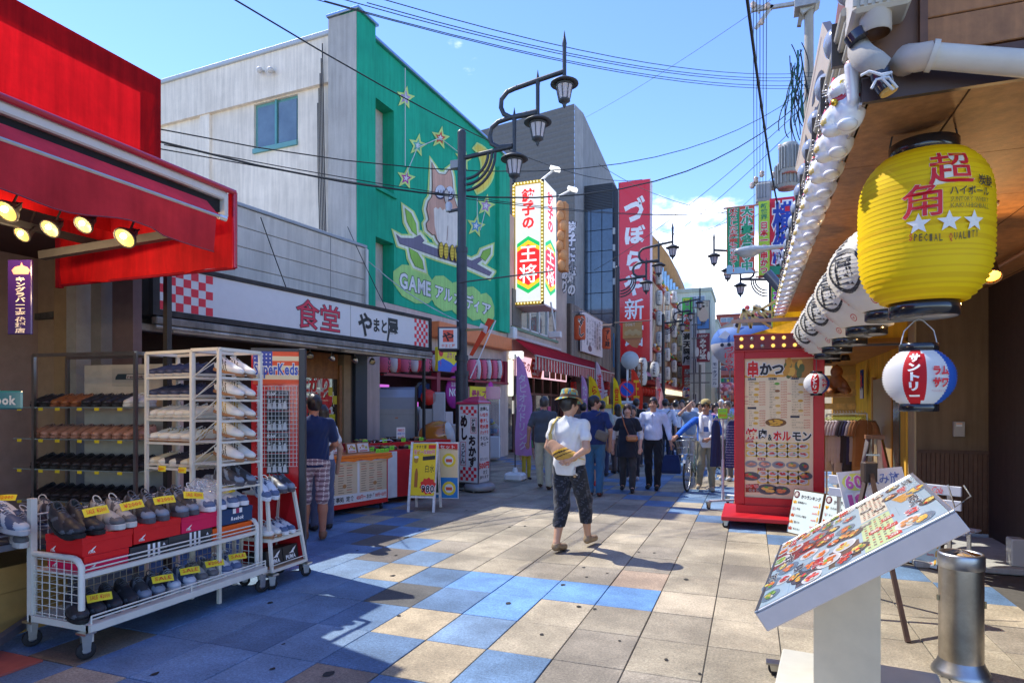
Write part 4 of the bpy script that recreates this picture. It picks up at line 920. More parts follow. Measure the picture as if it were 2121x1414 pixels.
t=TF('hand_written_sign','small white card with red and blue writing standing on the stepped counter','card',f2,.75,.75,.98); F=MB(); F.box(-.09,.09,0,.005,0,.22,(.75,.74,.7)); P('card',F,'print',t); F=MB(); M_=front(-.002); text(F,'海鮮定食',0,.17,.15,.05,(.7,.05,.05),M_,res=1); text(F,'味噌汁付',0,.11,.15,.04,(.08,.15,.5),M_,res=1); text(F,'500円',0,.05,.12,.045,(.7,.05,.05),M_,res=1); P('lettering',F,'print',t)
pa=G(868,1062); fa=Fr(pa.x-.30,pa.y+.10,90-23+8)
t=T('a_board','white wooden a-board with chalk side and yellow drinks poster','a-board',(pa.x-.17,pa.y+.02,0),rot=R(15))
F=MB(); Hb=1.02; wd=.36; sp=.33
for x in(-.02,wd):
 bar(F,(x-.0,0,0),(x,.24,Hb),.035,WHT); bar(F,(x-.0,.5,0),(x,.24,Hb),.035,WHT)
for z,yq in((.22,.055),(Hb-.02,.235)): bar(F,(0,yq,z),(wd,yq,z),.03,WHT); bar(F,(0,.48-yq+.0,z),(wd,.48-yq,z),.03,WHT)
P('frame',F,'wood',t)
F=MB(); F.add([(0,.44,.22),(wd,.44,.22),(wd,.25,Hb),(0,.25,Hb)],[(0,1,2,3)],(.04,.09,.06)); F.add([(-.01,.44,.22),(-.01,.06,.22),(-.01,.23,Hb-.05)],[(0,1,2)],(.04,.09,.06)); P('chalk_panel',F,'matte',t)
F=MB(); nrm=Vector((0,.24,Hb)).normalized(); M_=plane((wd/2,.052,.24),(1,0,0),nrm)@Matrix.Translation((0,0,.02))
F.face([(-.18,0),(.18,0),(.18,.78),(-.18,.78)],(.88,.62,.02),M_); text(F,'やまと屋',-.05,.73,.16,.05,(.05,.03,.03),M_,z=.002,res=1); F.face([(.06,.70),(.17,.70),(.17,.76),(.06,.76)],(.75,.03,.02),M_,z=.002)
text(F,'生ビール500円',0,.65,.32,.07,(.8,.05,.03),M_,z=.002,off=.02,outline=(.8,.8,.75)); F.face([(-.02,.52),(.17,.54),(.17,.60),(-.02,.58)],(.03,.03,.03),M_,z=.002); F.disc(-.12,.53,.035,.05,(.5,.25,.03),M_,z=.003); F.disc(-.12,.57,.035,.02,(.8,.78,.7),M_,z=.004)
text(F,'白水',.09,.40,.15,.12,(.04,.03,.02),M_,z=.002,off=.0); F.face([(-.13,.12),(-.08,.12),(-.08,.32),(-.095,.40),(-.115,.40),(-.13,.32)],(.45,.15,.03),M_,z=.003)
F.face([(.08+.13*(1 if k%2 else .82)*math.cos(k*.3),.14+.13*(1 if k%2 else .82)*math.sin(k*.3)) for k in range(21)],(.75,.04,.02),M_,z=.003); text(F,'980',.08,.10,.20,.10,(.03,.03,.03),M_,z=.006,off=.03,outline=(.85,.85,.8),ow=.05); text(F,'円',.17,.09,.03,.03,(.85,.85,.8),M_,z=.006); P('poster',F,'print',t)
t=T('drinks_board','blue yellow and white drinks poster panel behind the a-board','poster',(pa.x-.33,pa.y+.62,0),rot=R(12)); F=MB(); F.box(0,.62,.0,.03,.12,1.0,(.7,.7,.68)); P('board',F,'print',t)
F=MB(); M_=front(-.002); F.face([(.01,.13),(.61,.13),(.61,.5),(.01,.5)],(.03,.22,.55),M_); F.face([(.30,.45),(.61,.45),(.61,.9),(.30,.9)],(.80,.62,.35),M_,z=.001); F.face([(.05,.88),(.61,.88),(.61,.98),(.05,.98)],(.6,.03,.03),M_,z=.001)
for z,r_ in((.28,.11),(.72,.11)): F.disc(.47,z,r_,r_,(.85,.65,.05),M_,z=.002); F.disc(.47,z,.07,.07,(.8,.78,.7),M_,z=.003); F.face([(.42,z-.03),(.52,z-.03),(.52,z+.02),(.42,z+.02)],(.7,.1,.05),M_,z=.004)
text(F,'セット',.45,.93,.25,.06,(.8,.8,.78),M_,z=.003); P('print',F,'print',t)
## game hall, green facade with the mural
C0=Vector((-7.46,10.75,0));C1=Vector((-7.12,18.15,0)); FG=frame2(C0,C1); GL=(C1-C0).length
GRN=(.018,.40,.235); PNK=(.62,.47,.40)
gm=TF('game_hall','tall green game hall with a pale side wall and deep window recesses','building',FG)
zr=9.28; zg=3.82
def gp(u,v,yc=0): return FG.px(u,v,yc)
rx0,_=gp(771,300);rx1,_=gp(816,300)
w1b=gp(794,393)[1];w1t=gp(794,214)[1];w2t=gp(794,496)[1];w2b=gp(794,640)[1]-.05
F=MB();
for x0_,x1_,z0_,z1_ in((0,rx0,zg,zr),(rx1,GL,zg,zr),(rx0,rx1,w1t,zr),(rx0,rx1,w2t,w1b)): F.box(x0_,x1_,0,.3,z0_,z1_,GRN)
P('green_wall',F,'render',gm)
F=MB()
for a,b2 in((w1b,w1t),(w2b,w2t)): F.box(rx0,rx1,1.2,1.25,a,b2,GRN); F.box(rx0,rx0+.01,.3,1.2,a,b2,GRN);F.box(rx1-.01,rx1,.3,1.2,a,b2,GRN);F.box(rx0,rx1,.3,1.2,a-.02,a,GRN);F.box(rx0,rx1,.3,1.2,b2,b2+.02,GRN)
F.box(rx0-.05,rx1+.05,-.06,.0,w1b-.08,w1b,GRN,ch=.01); P('window_recess',F,'render',gm)
F=MB(); F.box(-.12,rx0-.02,-.10,.32,2.6,zr+.22,GRN); P('pilaster',F,'render',gm)
F=MB(); F.box(-.135,-.121,-.08,.62,2.6,zr+.2,(.44,.41,.37)); P('pilaster_side',F,'concrete',gm)
F=MB(); F.box(GL-.75,GL+.02,-.12,-.002,zg,zr-.55,GRN); P('right_pilaster',F,'render',gm)
F=MB(); F.box(-.05,GL,.0,.3,2.45,zg-.01,PNK); F.box(GL-1.35,GL,.02,.4,0,2.45,PNK); F.box(-.2,.35,-.3,.4,0,2.6,PNK); P('pink_wall',F,'render',gm)
F=MB(); F.box(rx0,GL+.05,-.08,.4,zr,zr+.07,(.34,.42,.50),ch=.01); F.box(-.18,rx0+.02,-.16,.65,zr+.22,zr+.28,(.34,.42,.50),ch=.01); P('roof_flashing',F,'metal',gm)
yL=16.0
wn=[FG.pxX(526,210,0)[0],FG.pxX(617,210,0)[0]]; wy1,wy0=max(wn),min(wn); wz1=FG.pxX(570,206,0)[1]+.0; wz0=FG.pxX(570,303,0)[1]
OW=(.80,.70,.57)
F=MB();
for a,b2,z0_,z1_ in((.6,wy0,0,zr),(wy1,yL,0,zr),(wy0,wy1,0,wz0),(wy0,wy1,wz1,zr)): F.box(0,.3,a,b2,z0_,z1_,OW)
P('side_wall',F,'render',gm)
F=MB(); F.box(-.09,0,.6,yL,zr-1.05,zr-.1,OW); yr=FG.pxX(428,250,0)[0]; F.box(-.06,.0,yr-.15,yr+.15,0,zr-1.05,OW); F.box(-.05,0,.6,yL,4.9,5.15,OW); F.box(-.07,0,.7,1.5,0,4.9,OW); P('wall_rib',F,'concrete',gm)
F=MB(); F.box(-.14,.35,.6,yL,zr-.1,zr,(.42,.45,.47),ch=.015); P('parapet_cap',F,'paint',gm)
F=MB(); F.box(.06,.14,wy0,wy1,wz0,wz1,(.10,.28,.27)); P('window_frame',F,'paint',gm); wf=bpy.data.objects['window_frame']
F=MB(); ym=(wy0+wy1)/2; e=.07
F.box(.04,.058,wy0+e,ym-e*.5,wz0+e,wz1-e,(.10,.14,.15)); F.box(.045,.058,ym+e*.3,wy1-e,wz0+e,wz1-e,(.09,.13,.14)); P('pane',F,'glass',wf)
F=MB(); bar(F,(.03,ym,wz0),(.03,ym,wz1),.05,(.10,.30,.29)); bar(F,(0,wy0,wz0-.03),(0,wy1,wz0-.03),.1,(.12,.3,.28)); P('mullion',F,'paint',wf)
F=MB()
for k in range(2):
 y_,z_=FG.pxX(545+k*22,150+0*k,-.1); F.ball((-.2,y_,z_),(.07,.07,.07),(.55,.52,.48),10,6); F.tube([(-.2,y_,z_),(-.05,y_,z_+.03)],.03,(.5,.48,.42),6)
P('vent_cap',F,'paint',gm)
F=MB()
for k in range(5): F.tube([(-.16,.75+.03*k,9.0-.3*k),(-.16,.7+.04*k,6.5),(-.18,.62+.04*k,4.4),(-.2-.05*k,.45+.06*k,3.9)],.012,(.04,.04,.04),5)
for k in range(26):
 a=rnd.uniform(0,6.3); F.tube([(-.2,.5,4.2+rnd.uniform(-.3,.3)),(-.25+.1*math.cos(a),.5+.35*math.sin(a),4.1+rnd.uniform(-.35,.35)),(-.2,.6+rnd.uniform(-.3,.3),3.9+rnd.uniform(-.3,.4))],.009,(.04,.04,.045),4)
P('cable_bundle',F,'rubber',gm)
F=MB(); F.box(.3,GL,.3,10,2.52,zr,(.5,.45,.4)); P('body',F,'matte',gm)
mu=TF('owl_mural','painted mural of a sleepy owl on a branch with leaves, moon and stars','mural',FG,0,-.012,0)
HAL=(.60,.78,.24); HW=(.80,.84,.66)
def ZP(pts): return [(780+x*.4386,60+y*.4386) for x,y in pts]
def grow(pts,k):
 cx_=sum(p[0] for p in pts)/len(pts);cy_=sum(p[1] for p in pts)/len(pts); r=[]
 n=len(pts)
 A_=sum(pts[i][0]*pts[(i+1)%n][1]-pts[(i+1)%n][0]*pts[i][1] for i in range(n)); sg_=1 if A_>0 else -1
 for i in range(n):
  a=Vector(pts[i-1]);b=Vector(pts[i]);c=Vector(pts[(i+1)%n]); d1=(b-a);d2=(c-b)
  if d1.length<1e-6 or d2.length<1e-6: r.append(pts[i]); continue
  n1=Vector((d1.y,-d1.x)).normalized();n2=Vector((d2.y,-d2.x)).normalized(); m=(n1+n2);
  m=m.normalized() if m.length>.2 else n1
  f=min(1/max(.45,m.dot(n1)),1.8); r.append((b.x+m.x*k*f*sg_,b.y+m.y*k*f*sg_))
 return r
lay=[0]
def mur(mb,pts,col,conv=True): lay[0]+=1; fpoly(mb,FG,ZP(pts) if conv else pts,-.012,col,(0,-.012,0),dy=-lay[0]*.0012)
body=[(258,632),(275,668),(290,686),(322,690),(335,672),(344,665),(352,700),(356,750),(362,800),(375,840),(392,868),(404,905),(404,995),(385,985),(378,960),(368,1030),(345,1030),(300,1020),(282,995),(272,970),(262,972),(237,950),(232,920),(245,900),(234,850),(242,815),(258,795),(262,740)]
br=[(90,970),(112,988),(170,990),(203,974),(222,1000),(210,1012),(290,1042),(400,1078),(448,1096),(485,1078),(494,1090),(470,1110),(541,1150),(530,1165),(430,1122),(300,1082),(108,1014)]
l1=[(132,848),(160,872),(182,920),(188,975),(165,955),(142,910)];l2=[(150,1035),(190,1058),(212,1095),(220,1136),(180,1120),(160,1080)];l3=[(488,1078),(500,1050),(535,1036),(533,1062),(510,1095)]
FH=MB()
for pts in(body,br,l1,l2,l3): mur(FH,grow(pts,20),HAL)
for pts in(body,br,l1,l2,l3): mur(FH,grow(pts,13),HW)
P('halo',FH,'render',mu)
F=MB(); mur(F,grow(br,1.5),(.03,.03,.06)); mur(F,br,(.20,.18,.25)); P('branch',F,'render',mu)
for l_ in(l1,l2,l3):
 F=MB(); mur(F,grow(l_,2),(.05,.15,.03)); mur(F,l_,(.30,.55,.10)); P('leaf',F,'render',mu)
F=MB(); mur(F,grow(body,2.5),(.12,.05,.04)); mur(F,body,(.66,.38,.28)); P('owl_body',F,'render',mu)
F=MB(); mur(F,[(266,850),(276,842),(286,852),(296,842),(308,858),(318,850),(328,864),(340,854),(352,866),(364,858),(378,862),(384,900),(383,960),(368,1032),(345,1034),(330,1024),(300,1022),(284,995),(270,930)],(.82,.74,.64)); mur(F,[(331,930),(334,930),(330,1000),(326,1000)],(.4,.25,.2)); P('owl_belly',F,'render',mu)
F=MB()
def circ(cx_,cy_,rx,ry,n=16,a0=0,a1=6.283): return [(cx_+rx*math.cos(a0+(a1-a0)*k/n),cy_+ry*math.sin(a0+(a1-a0)*k/n)) for k in range(n+(0 if a1-a0>6.2 else 1))]
for cx_,cy_,r_ in((297,772,24),(340,778,20)): mur(F,circ(cx_,cy_,r_+3,34),(.05,.04,.08)); mur(F,circ(cx_,cy_-4,r_,30),(.68,.68,.74))
for cx_,cy_ in((298,775),(338,780)):
 mur(F,[(cx_-16,cy_-6),(cx_,cy_+4),(cx_+16,cy_-6),(cx_+16,cy_-2),(cx_,cy_+10),(cx_-16,cy_-2)],(.05,.04,.1))
 for k in(-10,0,10): mur(F,[(cx_+k-1.5,cy_-2),(cx_+k+1.5,cy_-2),(cx_+k*1.3+1,cy_-14),(cx_+k*1.3-1,cy_-14)],(.05,.04,.1))
mur(F,[(313,765),(325,755),(336,775),(333,815),(324,838),(312,800)],(.10,.07,.08)); mur(F,[(315,768),(325,759),(334,777),(331,812),(323,832),(314,800)],(.62,.55,.48)); P('owl_face',F,'render',mu)
F=MB()
for cx_,cy_ in((298,1045),(321,1050),(350,1058),(371,1062)): mur(F,circ(cx_,cy_,12,40,12),(.15,.1,.03)); mur(F,circ(cx_,cy_,10,37,12),(.75,.55,.08))
for cx_,cy_ in((298,1045),(321,1050),(350,1058),(371,1062)):
 for k in range(4): mur(F,[(cx_-10,cy_-22+k*15),(cx_+10,cy_-22+k*15),(cx_+10,cy_-20+k*15),(cx_-10,cy_-20+k*15)],(.35,.2,.03))
P('owl_feet',F,'render',mu)
lay[0]=2
F=MB(); mo=circ(440,660,112,122,14,-1.25,1.25)+circ(415,655,82,108,12,1.0,-1.0); mur(F,[(x,y) for x,y in grow(mo,7)],HAL); mur(F,mo,(.78,.62,.12)); P('moon',F,'render',mu)
for (sx_,sy_,cc) in((135,325,(.45,.32,.55)),(193,550,(.12,.45,.35)),(300,515,(.62,.12,.06)),(138,705,(.45,.05,.30)),(410,615,(.6,.6,.5)),(515,835,(.45,.25,.50)),(468,930,(.10,.32,.55))):
 st=[(sx_+(27 if k%2==0 else 12)*math.sin(k*math.pi/5+.2),sy_-(34 if k%2==0 else 15)*math.cos(k*math.pi/5+.2)) for k in range(10)]
 F=MB(); lay[0]=4; mur(F,[(sx_+(x-sx_)*1.7,sy_+(y-sy_)*1.7) for x,y in st],HAL); mur(F,st,cc); mur(F,[(sx_+(x-sx_)*.5,sy_+(y-sy_)*.5) for x,y in st],(.7,.7,.7)); P('star',F,'render',mu)
F=MB()
for a_,b2 in(((135,185),(135,650)),((138,690),(193,560)),((193,560),(300,515)),((300,515),(410,600)),((475,790),(475,900)),((515,850),(490,950))):
 pa_=fp(FG,ZP([a_,b2]),-.07,(0,-.012,0)); F.tube(pa_,.012,(.6,.62,.6),4)
P('light_string',F,'paint',mu)
ga=TF('wall_lettering','white outlined game hall lettering painted below the owl','lettering',FG,0,-.012,0)
F=MB(); Mw=front(-.004)
def lt(ch,xa,xb,va,vb,**k):
 u0,u1=780+xa*.4386,780+xb*.4386; um=(u0+u1)/2; x0_=FG.px(u0,600,-.012)[0];x1_=FG.px(u1,600,-.012)[0]; z1_=FG.px(um,60+va*.4386,-.012)[1];z0_=FG.px(um,60+vb*.4386,-.012)[1]
 return (ch,(x0_+x1_)/2,(z0_+z1_)/2,x1_-x0_,z1_-z0_)
its=[lt('GAME',105,256,1172,1240),lt('アル',272,357,1215,1282),lt('カ',362,405,1240,1305),lt('ディ',420,490,1262,1330),lt('ア',494,540,1290,1352)]
for ch,cx_,cz,w,h in its: F.face([(cx_+(w*.5+.22)*math.cos(k*.314)*(1+.05*(k%2)),cz+(h*.5+.25)*math.sin(k*.314)*(1+.05*(k%2))) for k in range(20)],(.40,.70,.22),Mw,z=.0004*its.index((ch,cx_,cz,w,h)))
for ch,cx_,cz,w,h in its: text(F,ch,cx_,cz,w,h,(.78,.78,.76),Mw,z=.004,off=.035,outline=(.04,.10,.06),ow=.035)
P('letter',F,'render',ga)
ar=TF('arcade_front','open arcade front with dark red beams, dim machines and prize shelves','shop front',FG)
def gx(u,y=0): return FG.px(u,800,y)[0]
F=MB(); F.box(0,GL,2.6,2.7,0,2.5,(.09,.06,.07)); F.box(0,GL,.3,2.6,2.45,2.5,(.2,.16,.14)); P('inner_wall',F,'matte',ar)
F=MB(); zb1=gp(820,775)[1]; F.box(gx(775),gx(1038),-.25,-.15,zb1-.06,zb1,(.30,.02,.04)); F.box(gx(888),gx(1042),-.3,.1,gp(960,712)[1],gp(960,690)[1]+.1,(.75,.20,.06),ch=.02)
F.box(gx(886),gx(893),-.26,-.1,1.9,2.9,(.28,.02,.05)); F.box(gx(1030),gx(1036),-.26,-.1,2.2,2.9,(.28,.02,.05)); P('red_beam',F,'paint',ar)
q=random.Random(11)
for k in range(26):
 F=MB(); x=q.uniform(gx(790),gx(1030)); y=q.uniform(1.0,2.4); z=q.choice((.5,1.0,1.5,1.95)); s=q.uniform(.12,.3)
 F.box(x-s,x+s,y,y+.05,z-s*.6,z+s*.9,q.choice([(.5,.06,.2),(.05,.12,.4),(.6,.5,.1),(.1,.4,.15),(.4,.1,.45),(.6,.6,.6)]),ch=.01); F.disc(x,z,s*.5,s*.5,q.choice([(.7,.7,.6),(.6,.2,.1),(.1,.4,.5)]),front(y-.004)); P('machine_panel',F,'lit' if k%3==0 else 'print',ar)
def small_lantern(name,label,fr,x,y,z,r,h,cols,group,txt_=None,tc_=(.04,.02,.03),capc=(.03,.03,.03),n=16,mt='lantern',vertical=True):
 t=TF(name,label,'lantern',fr,x,y,z,group=group)
 prof=[];m=14
 for i in range(m+1):
  a=-1+2*i/m; rr=r*(1-abs(a)**2.6*.38)+(.004 if i%2 else -.002)*r/.15; prof.append((rr,h/2*a*.94))
 cc=[cols[(k*len(cols)//n)%len(cols)] for i in range(m) for k in range(n)] if len(cols)>1 else cols[0]
 F=MB(); rings=[[(rr*math.cos(2*math.pi*k/n),rr*math.sin(2*math.pi*k/n),zz_) for k in range(n)] for rr,zz_ in prof]; F.ring(rings,cc,True,(0,0)); P('paper_body',F,mt,t)
 F=MB(); F.lathe([(r*.45,h*.46),(r*.52,h*.46),(r*.52,h*.53),(r*.45,h*.53)],(0,0,0),capc,14); F.lathe([(r*.45,-h*.53),(r*.52,-h*.53),(r*.52,-h*.46),(r*.45,-h*.46)],(0,0,0),capc,14); P('end_ring',F,'gloss',t)
 if txt_:
  F=MB();
  def wp(p_): a=p_[0]/r; zz_=p_[1]; rr=r*(1-abs(2*zz_/h/.94)**2.6*.38)+p_[2]+.005; return (rr*math.sin(a),-rr*math.cos(a),zz_)
  text(F,txt_,0,0,r*.75,h*.74,tc_,IDM,vert=True,off=.04,warp=wp,res=1); P('lettering',F,'print',t)
 return t
PK2=0
for k in range(6):
 u=794+k*21.5; x,z=gp(min(u,905),750,-.2); x=gp(u,750,-.2)[0]; z=gp(u,752,-.2)[1]
 st=k%2; small_lantern('paper_lantern','%s lantern hung over the arcade, %s from the canteen side'%('red and white striped' if st else 'pink',['first','second','third','fourth','fifth','sixth'][k]),FG,x,-.2,z,.155,.42,[(.85,.17,.26)] if not st else [(.78,.03,.04),(.8,.76,.7)]*3,'lanterns over the arcade','まいど' if not st else None)
for k in range(6):
 u=978+k*11; x,z=gp(u,765,-.2); st=k%2; small_lantern('paper_lantern','%s lantern right of the green lamp post, %s of six'%('red and white striped' if st else 'pink',['first','second','third','fourth','fifth','sixth'][k]),FG,x,-.2,z,.15,.56,[(.85,.17,.26)] if not st else [(.78,.03,.04),(.8,.76,.7)]*3,'lanterns over the arcade','プリクラ')
t=TF('photo_booth_sign','yellow photo booth sign with cartoonish purple skyline','sign',FG,gx(907,-.35),-.35,gp(930,770,-.35)[1]); w=gx(956,-.35)-gx(907,-.35); h=gp(930,722,-.35)[1]-gp(930,770,-.35)[1]
F=MB(); F.box(0,w,0,.08,0,h,(.85,.68,.03)); P('panel',F,'print',t); F=MB(); M_=front(-.002); text(F,'ぷりくら',w*.6,h*.72,w*.5,h*.28,(.5,.02,.3),M_,off=.02); F.face([(0,0),(w,0),(w,h*.3),(w*.8,h*.5),(w*.65,h*.3),(w*.5,h*.42),(w*.3,h*.5),(w*.2,h*.55),(0,h*.4)],(.05,.15,.55),M_,z=.001); F.face([(w*.5,0),(w,0),(w,h*.2),(w*.8,h*.3),(w*.6,h*.25)],(.45,.04,.3),M_,z=.002); F.disc(w*.12,h*.8,w*.09,w*.09,(.7,.05,.05),M_,z=.002); P('lettering',F,'print',t)
t=TF('booth_banner','yellow banner with a purple starburst on the arcade front','banner',FG,gx(974,-.3),-.3,gp(1000,826,-.3)[1]); w=gx(1027,-.3)-gx(974,-.3); h=gp(1000,806,-.3)[1]-gp(1000,831,-.3)[1]
F=MB(); F.box(0,w,0,.02,0,h,(.85,.66,.03)); P('cloth',F,'print',t); F=MB(); M_=front(-.002); text(F,'最新プリ',w*.42,h*.42,w*.75,h*.6,(.45,.03,.12),M_,off=.03); F.face([(w*.78+.2*(1 if k%2 else .8)*math.cos(k*.35),h*.95+.2*(1 if k%2 else .8)*math.sin(k*.35)) for k in range(18)],(.55,.03,.35),M_,z=.002); P('lettering',F,'print',t)
t=TF('round_sign','purple round number one sign hanging in the arcade','sign',FG,gx(940,-.1),-.1,gp(940,812,-.1)[1]); F=MB(); F.lathe([(.0,-.02),(.42,-.02),(.42,.02),(0,.02)],(0,0,0),(.42,.03,.28),20,M=front(0)); P('disc',F,'print',t); F=MB(); text(F,'NO.1',0,0,.6,.2,(.8,.8,.8),front(-.03),off=.02); text(F,'注目度',0,.2,.4,.12,(.8,.8,.8),front(-.03)); P('lettering',F,'print',t)
p=W(870,940,13.2); fm=Fr(p.x,p.y,30)
t=T('photo_machine','big grey photo sticker machine seen from its plain back','machine',(p.x-.55,p.y+.1,0),rot=TH+R(4))
F=MB(); F.box(-.55,.38,0,.9,.05,1.55,(.42,.41,.40),ch=.02); P('cabinet',F,'paint',t)
F=MB(); F.ring([[(x,y,z) for y,z in((0,1.5),(-.02,1.75),(.08,1.92),(.3,1.98),(.6,1.98),(.6,1.5))] for x in(-.55,.32)],(.40,.44,.52),False); P('hood',F,'gloss',t)
F=MB(); bar(F,(-.57,-.03,.85),(-.57,-.03,1.9),.04,BLK); bar(F,(.35,-.03,.85),(.35,-.03,2.0),.05,BLK); F.tube([(.35,-.03,1.95),(.40,.1,2.05),(.55,.2,2.06)],.03,BLK,6); P('black_trim',F,'paint',t)
F=MB(); F.box(.42,.72,-.05,.4,.5,1.5,(.46,.45,.44),ch=.015); F.box(.70,.98,-.12,-.06,.35,1.86,(.45,.44,.44),ch=.02); F.lathe([(.0,-.02),(.17,-.02),(.17,.02),(0,.02)],(0,0,0),(.75,.04,.03),16,M=Matrix.Translation((.62,-.1,1.75))@front(0)); P('side_panel',F,'paint',t)
F=MB(); F.tube([(-.02+.13*math.cos(a*.4),-.02,.62+.16*math.sin(a*.4)) for a in range(34)],.008,(.1,.4,.5),5); P('coiled_hose',F,'rubber',t)
F=MB(); F.box(-.5,.35,-.004,0,1.38,1.385,(.2,.2,.2)); F.box(-.1,-.04,-.005,0,1.3,1.32,(.8,.2,.03)); F.box(-.1,-.04,-.005,0,.7,.72,(.8,.2,.03)); P('seam',F,'paint',t)
p=W(905,905,12.6); t=T('taiko_drum','orange brown barrel drum with studs by the arcade','drum',p,rot=.5)
M_=Matrix.Rotation(R(75),4,'Y')@Matrix.Rotation(R(20),4,'X'); F=MB(); F.lathe([(.24,-.3),(.31,-.15),(.33,0),(.31,.15),(.24,.3)],(0,0,0),(.62,.20,.03),22,M=M_,caps=(0,0)); P('barrel',F,'gloss',t)
F=MB(); F.lathe([(0,.3),(.245,.3),(.25,.27)],(0,0,0),(.75,.7,.6),22,M=M_,caps=(0,0)); F.lathe([(0,-.3),(.245,-.3),(.25,-.27)],(0,0,0),(.75,.7,.6),22,M=M_,caps=(0,0)); P('drum_skin',F,'matte',t)
F=MB()
for k in range(28): a=k*2*math.pi/28; F.ball((.262*math.cos(a),.262*math.sin(a),.25),.012,(.05,.05,.05),6,4,M=M_)
F.box(-.05,.05,.29,.33,-.05,.05,(.03,.03,.03)); P('stud_ring',F,'metal',t,kind='stuff')
F=MB(); bar(F,(-.2,0,-.9),(.1,0,0),.05,(.25,.1,.04)); bar(F,(.3,0,-.9),(0,0,0),.05,(.25,.1,.04)); P('stand',F,'wood',t)
t=T('white_booth','low white and red stand with lettering under the drum','stand',W(905,990,12.3),rot=TH); t.location.z=0; F=MB(); F.box(-.35,.3,0,.4,0,.5,(.68,.66,.62)); F.box(-.36,.31,-.01,.41,.5,.56,(.6,.04,.03)); F.box(-.36,.31,-.01,.41,.06,.1,(.6,.04,.03)); P('box_body',F,'paint',t); F=MB(); text(F,'どん',0,.28,.4,.25,(.6,.04,.03),front(-.012),off=.04); P('lettering',F,'print',t)
p=G(930,998); t=T('grey_locker','pale grey two door metal locker beside the rotating sign','locker',(p.x-.05,p.y,0),rot=TH)
F=MB(); F.box(-.20,.22,0,.5,.04,1.18,(.58,.57,.54),ch=.01); P('cabinet',F,'paint',t); F=MB(); F.box(.005,.012,-.004,0,.06,1.16,(.12,.12,.12)); F.box(-.03,.06,-.02,0,.70,.82,(.09,.10,.12)); F.box(-.03,.06,-.02,0,.22,.34,(.09,.10,.12)); P('latch',F,'paint',t)
F=MB(); F.box(-.02,.12,-.06,.05,1.185,1.45,(.8,.8,.8)); P('paper_stack',F,'print',t)
p=G(983,1020); t=T('pillar_sign','white pillar sign with red checkers, brush lettering and red pagoda top','sign',(p.x,p.y+.22,0),rot=R(-5))
ax=W(950,839,11.6);bx_=W(991,839,11.35);cx_=W(1014,839,11.75)
a=Vector((ax.x-p.x,ax.y-p.y-.22,0));b3=Vector((bx_.x-p.x,bx_.y-p.y-.22,0));c3=Vector((cx_.x-p.x,cx_.y-p.y-.22,0)); t.rotation_euler=(0,0,0)
zb_=.16; zt_=1.60
d4=a+c3-b3
F=MB(); F.prism([(a.x,a.y),(b3.x,b3.y),(c3.x,c3.y),(d4.x,d4.y)],zt_-zb_,(.68,.68,.66),M=Matrix.Translation((0,0,zb_))); P('light_box',F,'print',t)
F=MB()
for v_ in(a,b3,c3,d4): bar(F,(v_.x,v_.y,zb_),(v_.x,v_.y,zt_),.022,(.35,.35,.36))
for z in(zb_,zt_):
 for v1,v2 in((a,b3),(b3,c3),(c3,d4),(d4,a)): bar(F,(v1.x,v1.y,z),(v2.x,v2.y,z),.022,(.35,.35,.36))
P('metal_edge',F,'metal',t)
F=MB(); F.ring([[(v_.x*k,v_.y*k,zt_+z) for v_ in(a,b3,c3,d4)] for k,z in((1.12,.0),(1.12,.04),(.85,.06),(.4,.14),(.2,.15))],(.50,.04,.10),False); P('pagoda_top',F,'gloss',t)
wA=(b3-a).length; M1=plane(a+Vector((0,0,zb_)),(b3-a).normalized(),(0,0,1))@Matrix.Translation((0,0,.003)); F=MB(); s=wA*.82/6; Hh=zt_-zb_
checker(F,M1,wA*.09,.04,6,4,s,SR,z=.001); checker(F,M1,wA*.09,Hh-.04-3*s,6,3,s,SR,z=.001); F.face([(wA*.05,Hh-.16),(wA*.95,Hh-.23),(wA*.95,Hh-.25),(wA*.05,Hh-.17-.05)],(.68,.68,.66),M1,z=.002)
text(F,'めし',wA*.28,Hh*.70,wA*.36,Hh*.32,(.03,.02,.02),M1,z=.003,vert=True,off=.06); text(F,'おかず',wA*.70,Hh*.40,wA*.36,Hh*.40,(.03,.02,.02),M1,z=.003,vert=True,off=.06)
text(F,'丼物',wA*.76,Hh*.73,wA*.2,Hh*.17,(.03,.02,.02),M1,z=.003,vert=True,off=.02); text(F,'うどん',wA*.24,Hh*.37,wA*.22,Hh*.26,(.03,.02,.02),M1,z=.003,vert=True,off=.02)
for x0_,x1_,z0_,z1_ in((.62,.9,.63,.83),(.1,.38,.22,.52)):
 for e in((x0_,x0_+.02,z0_,z1_),(x1_-.02,x1_,z0_,z1_),(x0_,x1_,z0_,z0_+.005),(x0_,x1_,z1_-.005,z1_)): F.face([(wA*e[0],Hh*e[2]),(wA*e[1],Hh*e[2]),(wA*e[1],Hh*e[3]),(wA*e[0],Hh*e[3])],(.65,.03,.03),M1,z=.003)
wB=(c3-b3).length; M2=plane(b3+Vector((0,0,zb_)),(c3-b3).normalized(),(0,0,1))@Matrix.Translation((0,0,.003))
for i,(st,cc) in enumerate([('お寿し',(.03,.02,.02)),('いなり',(.7,.04,.03)),('巻すし',(.7,.04,.03)),('鉄火巻',(.7,.04,.03)),('バッテラ',(.7,.04,.03)),('うどん',(.03,.02,.02)),('そば',(.03,.02,.02))]): text(F,st,wB*.5,Hh*(.94-.075*i),wB*.75,Hh*.055,cc,M2,off=.03,res=1)
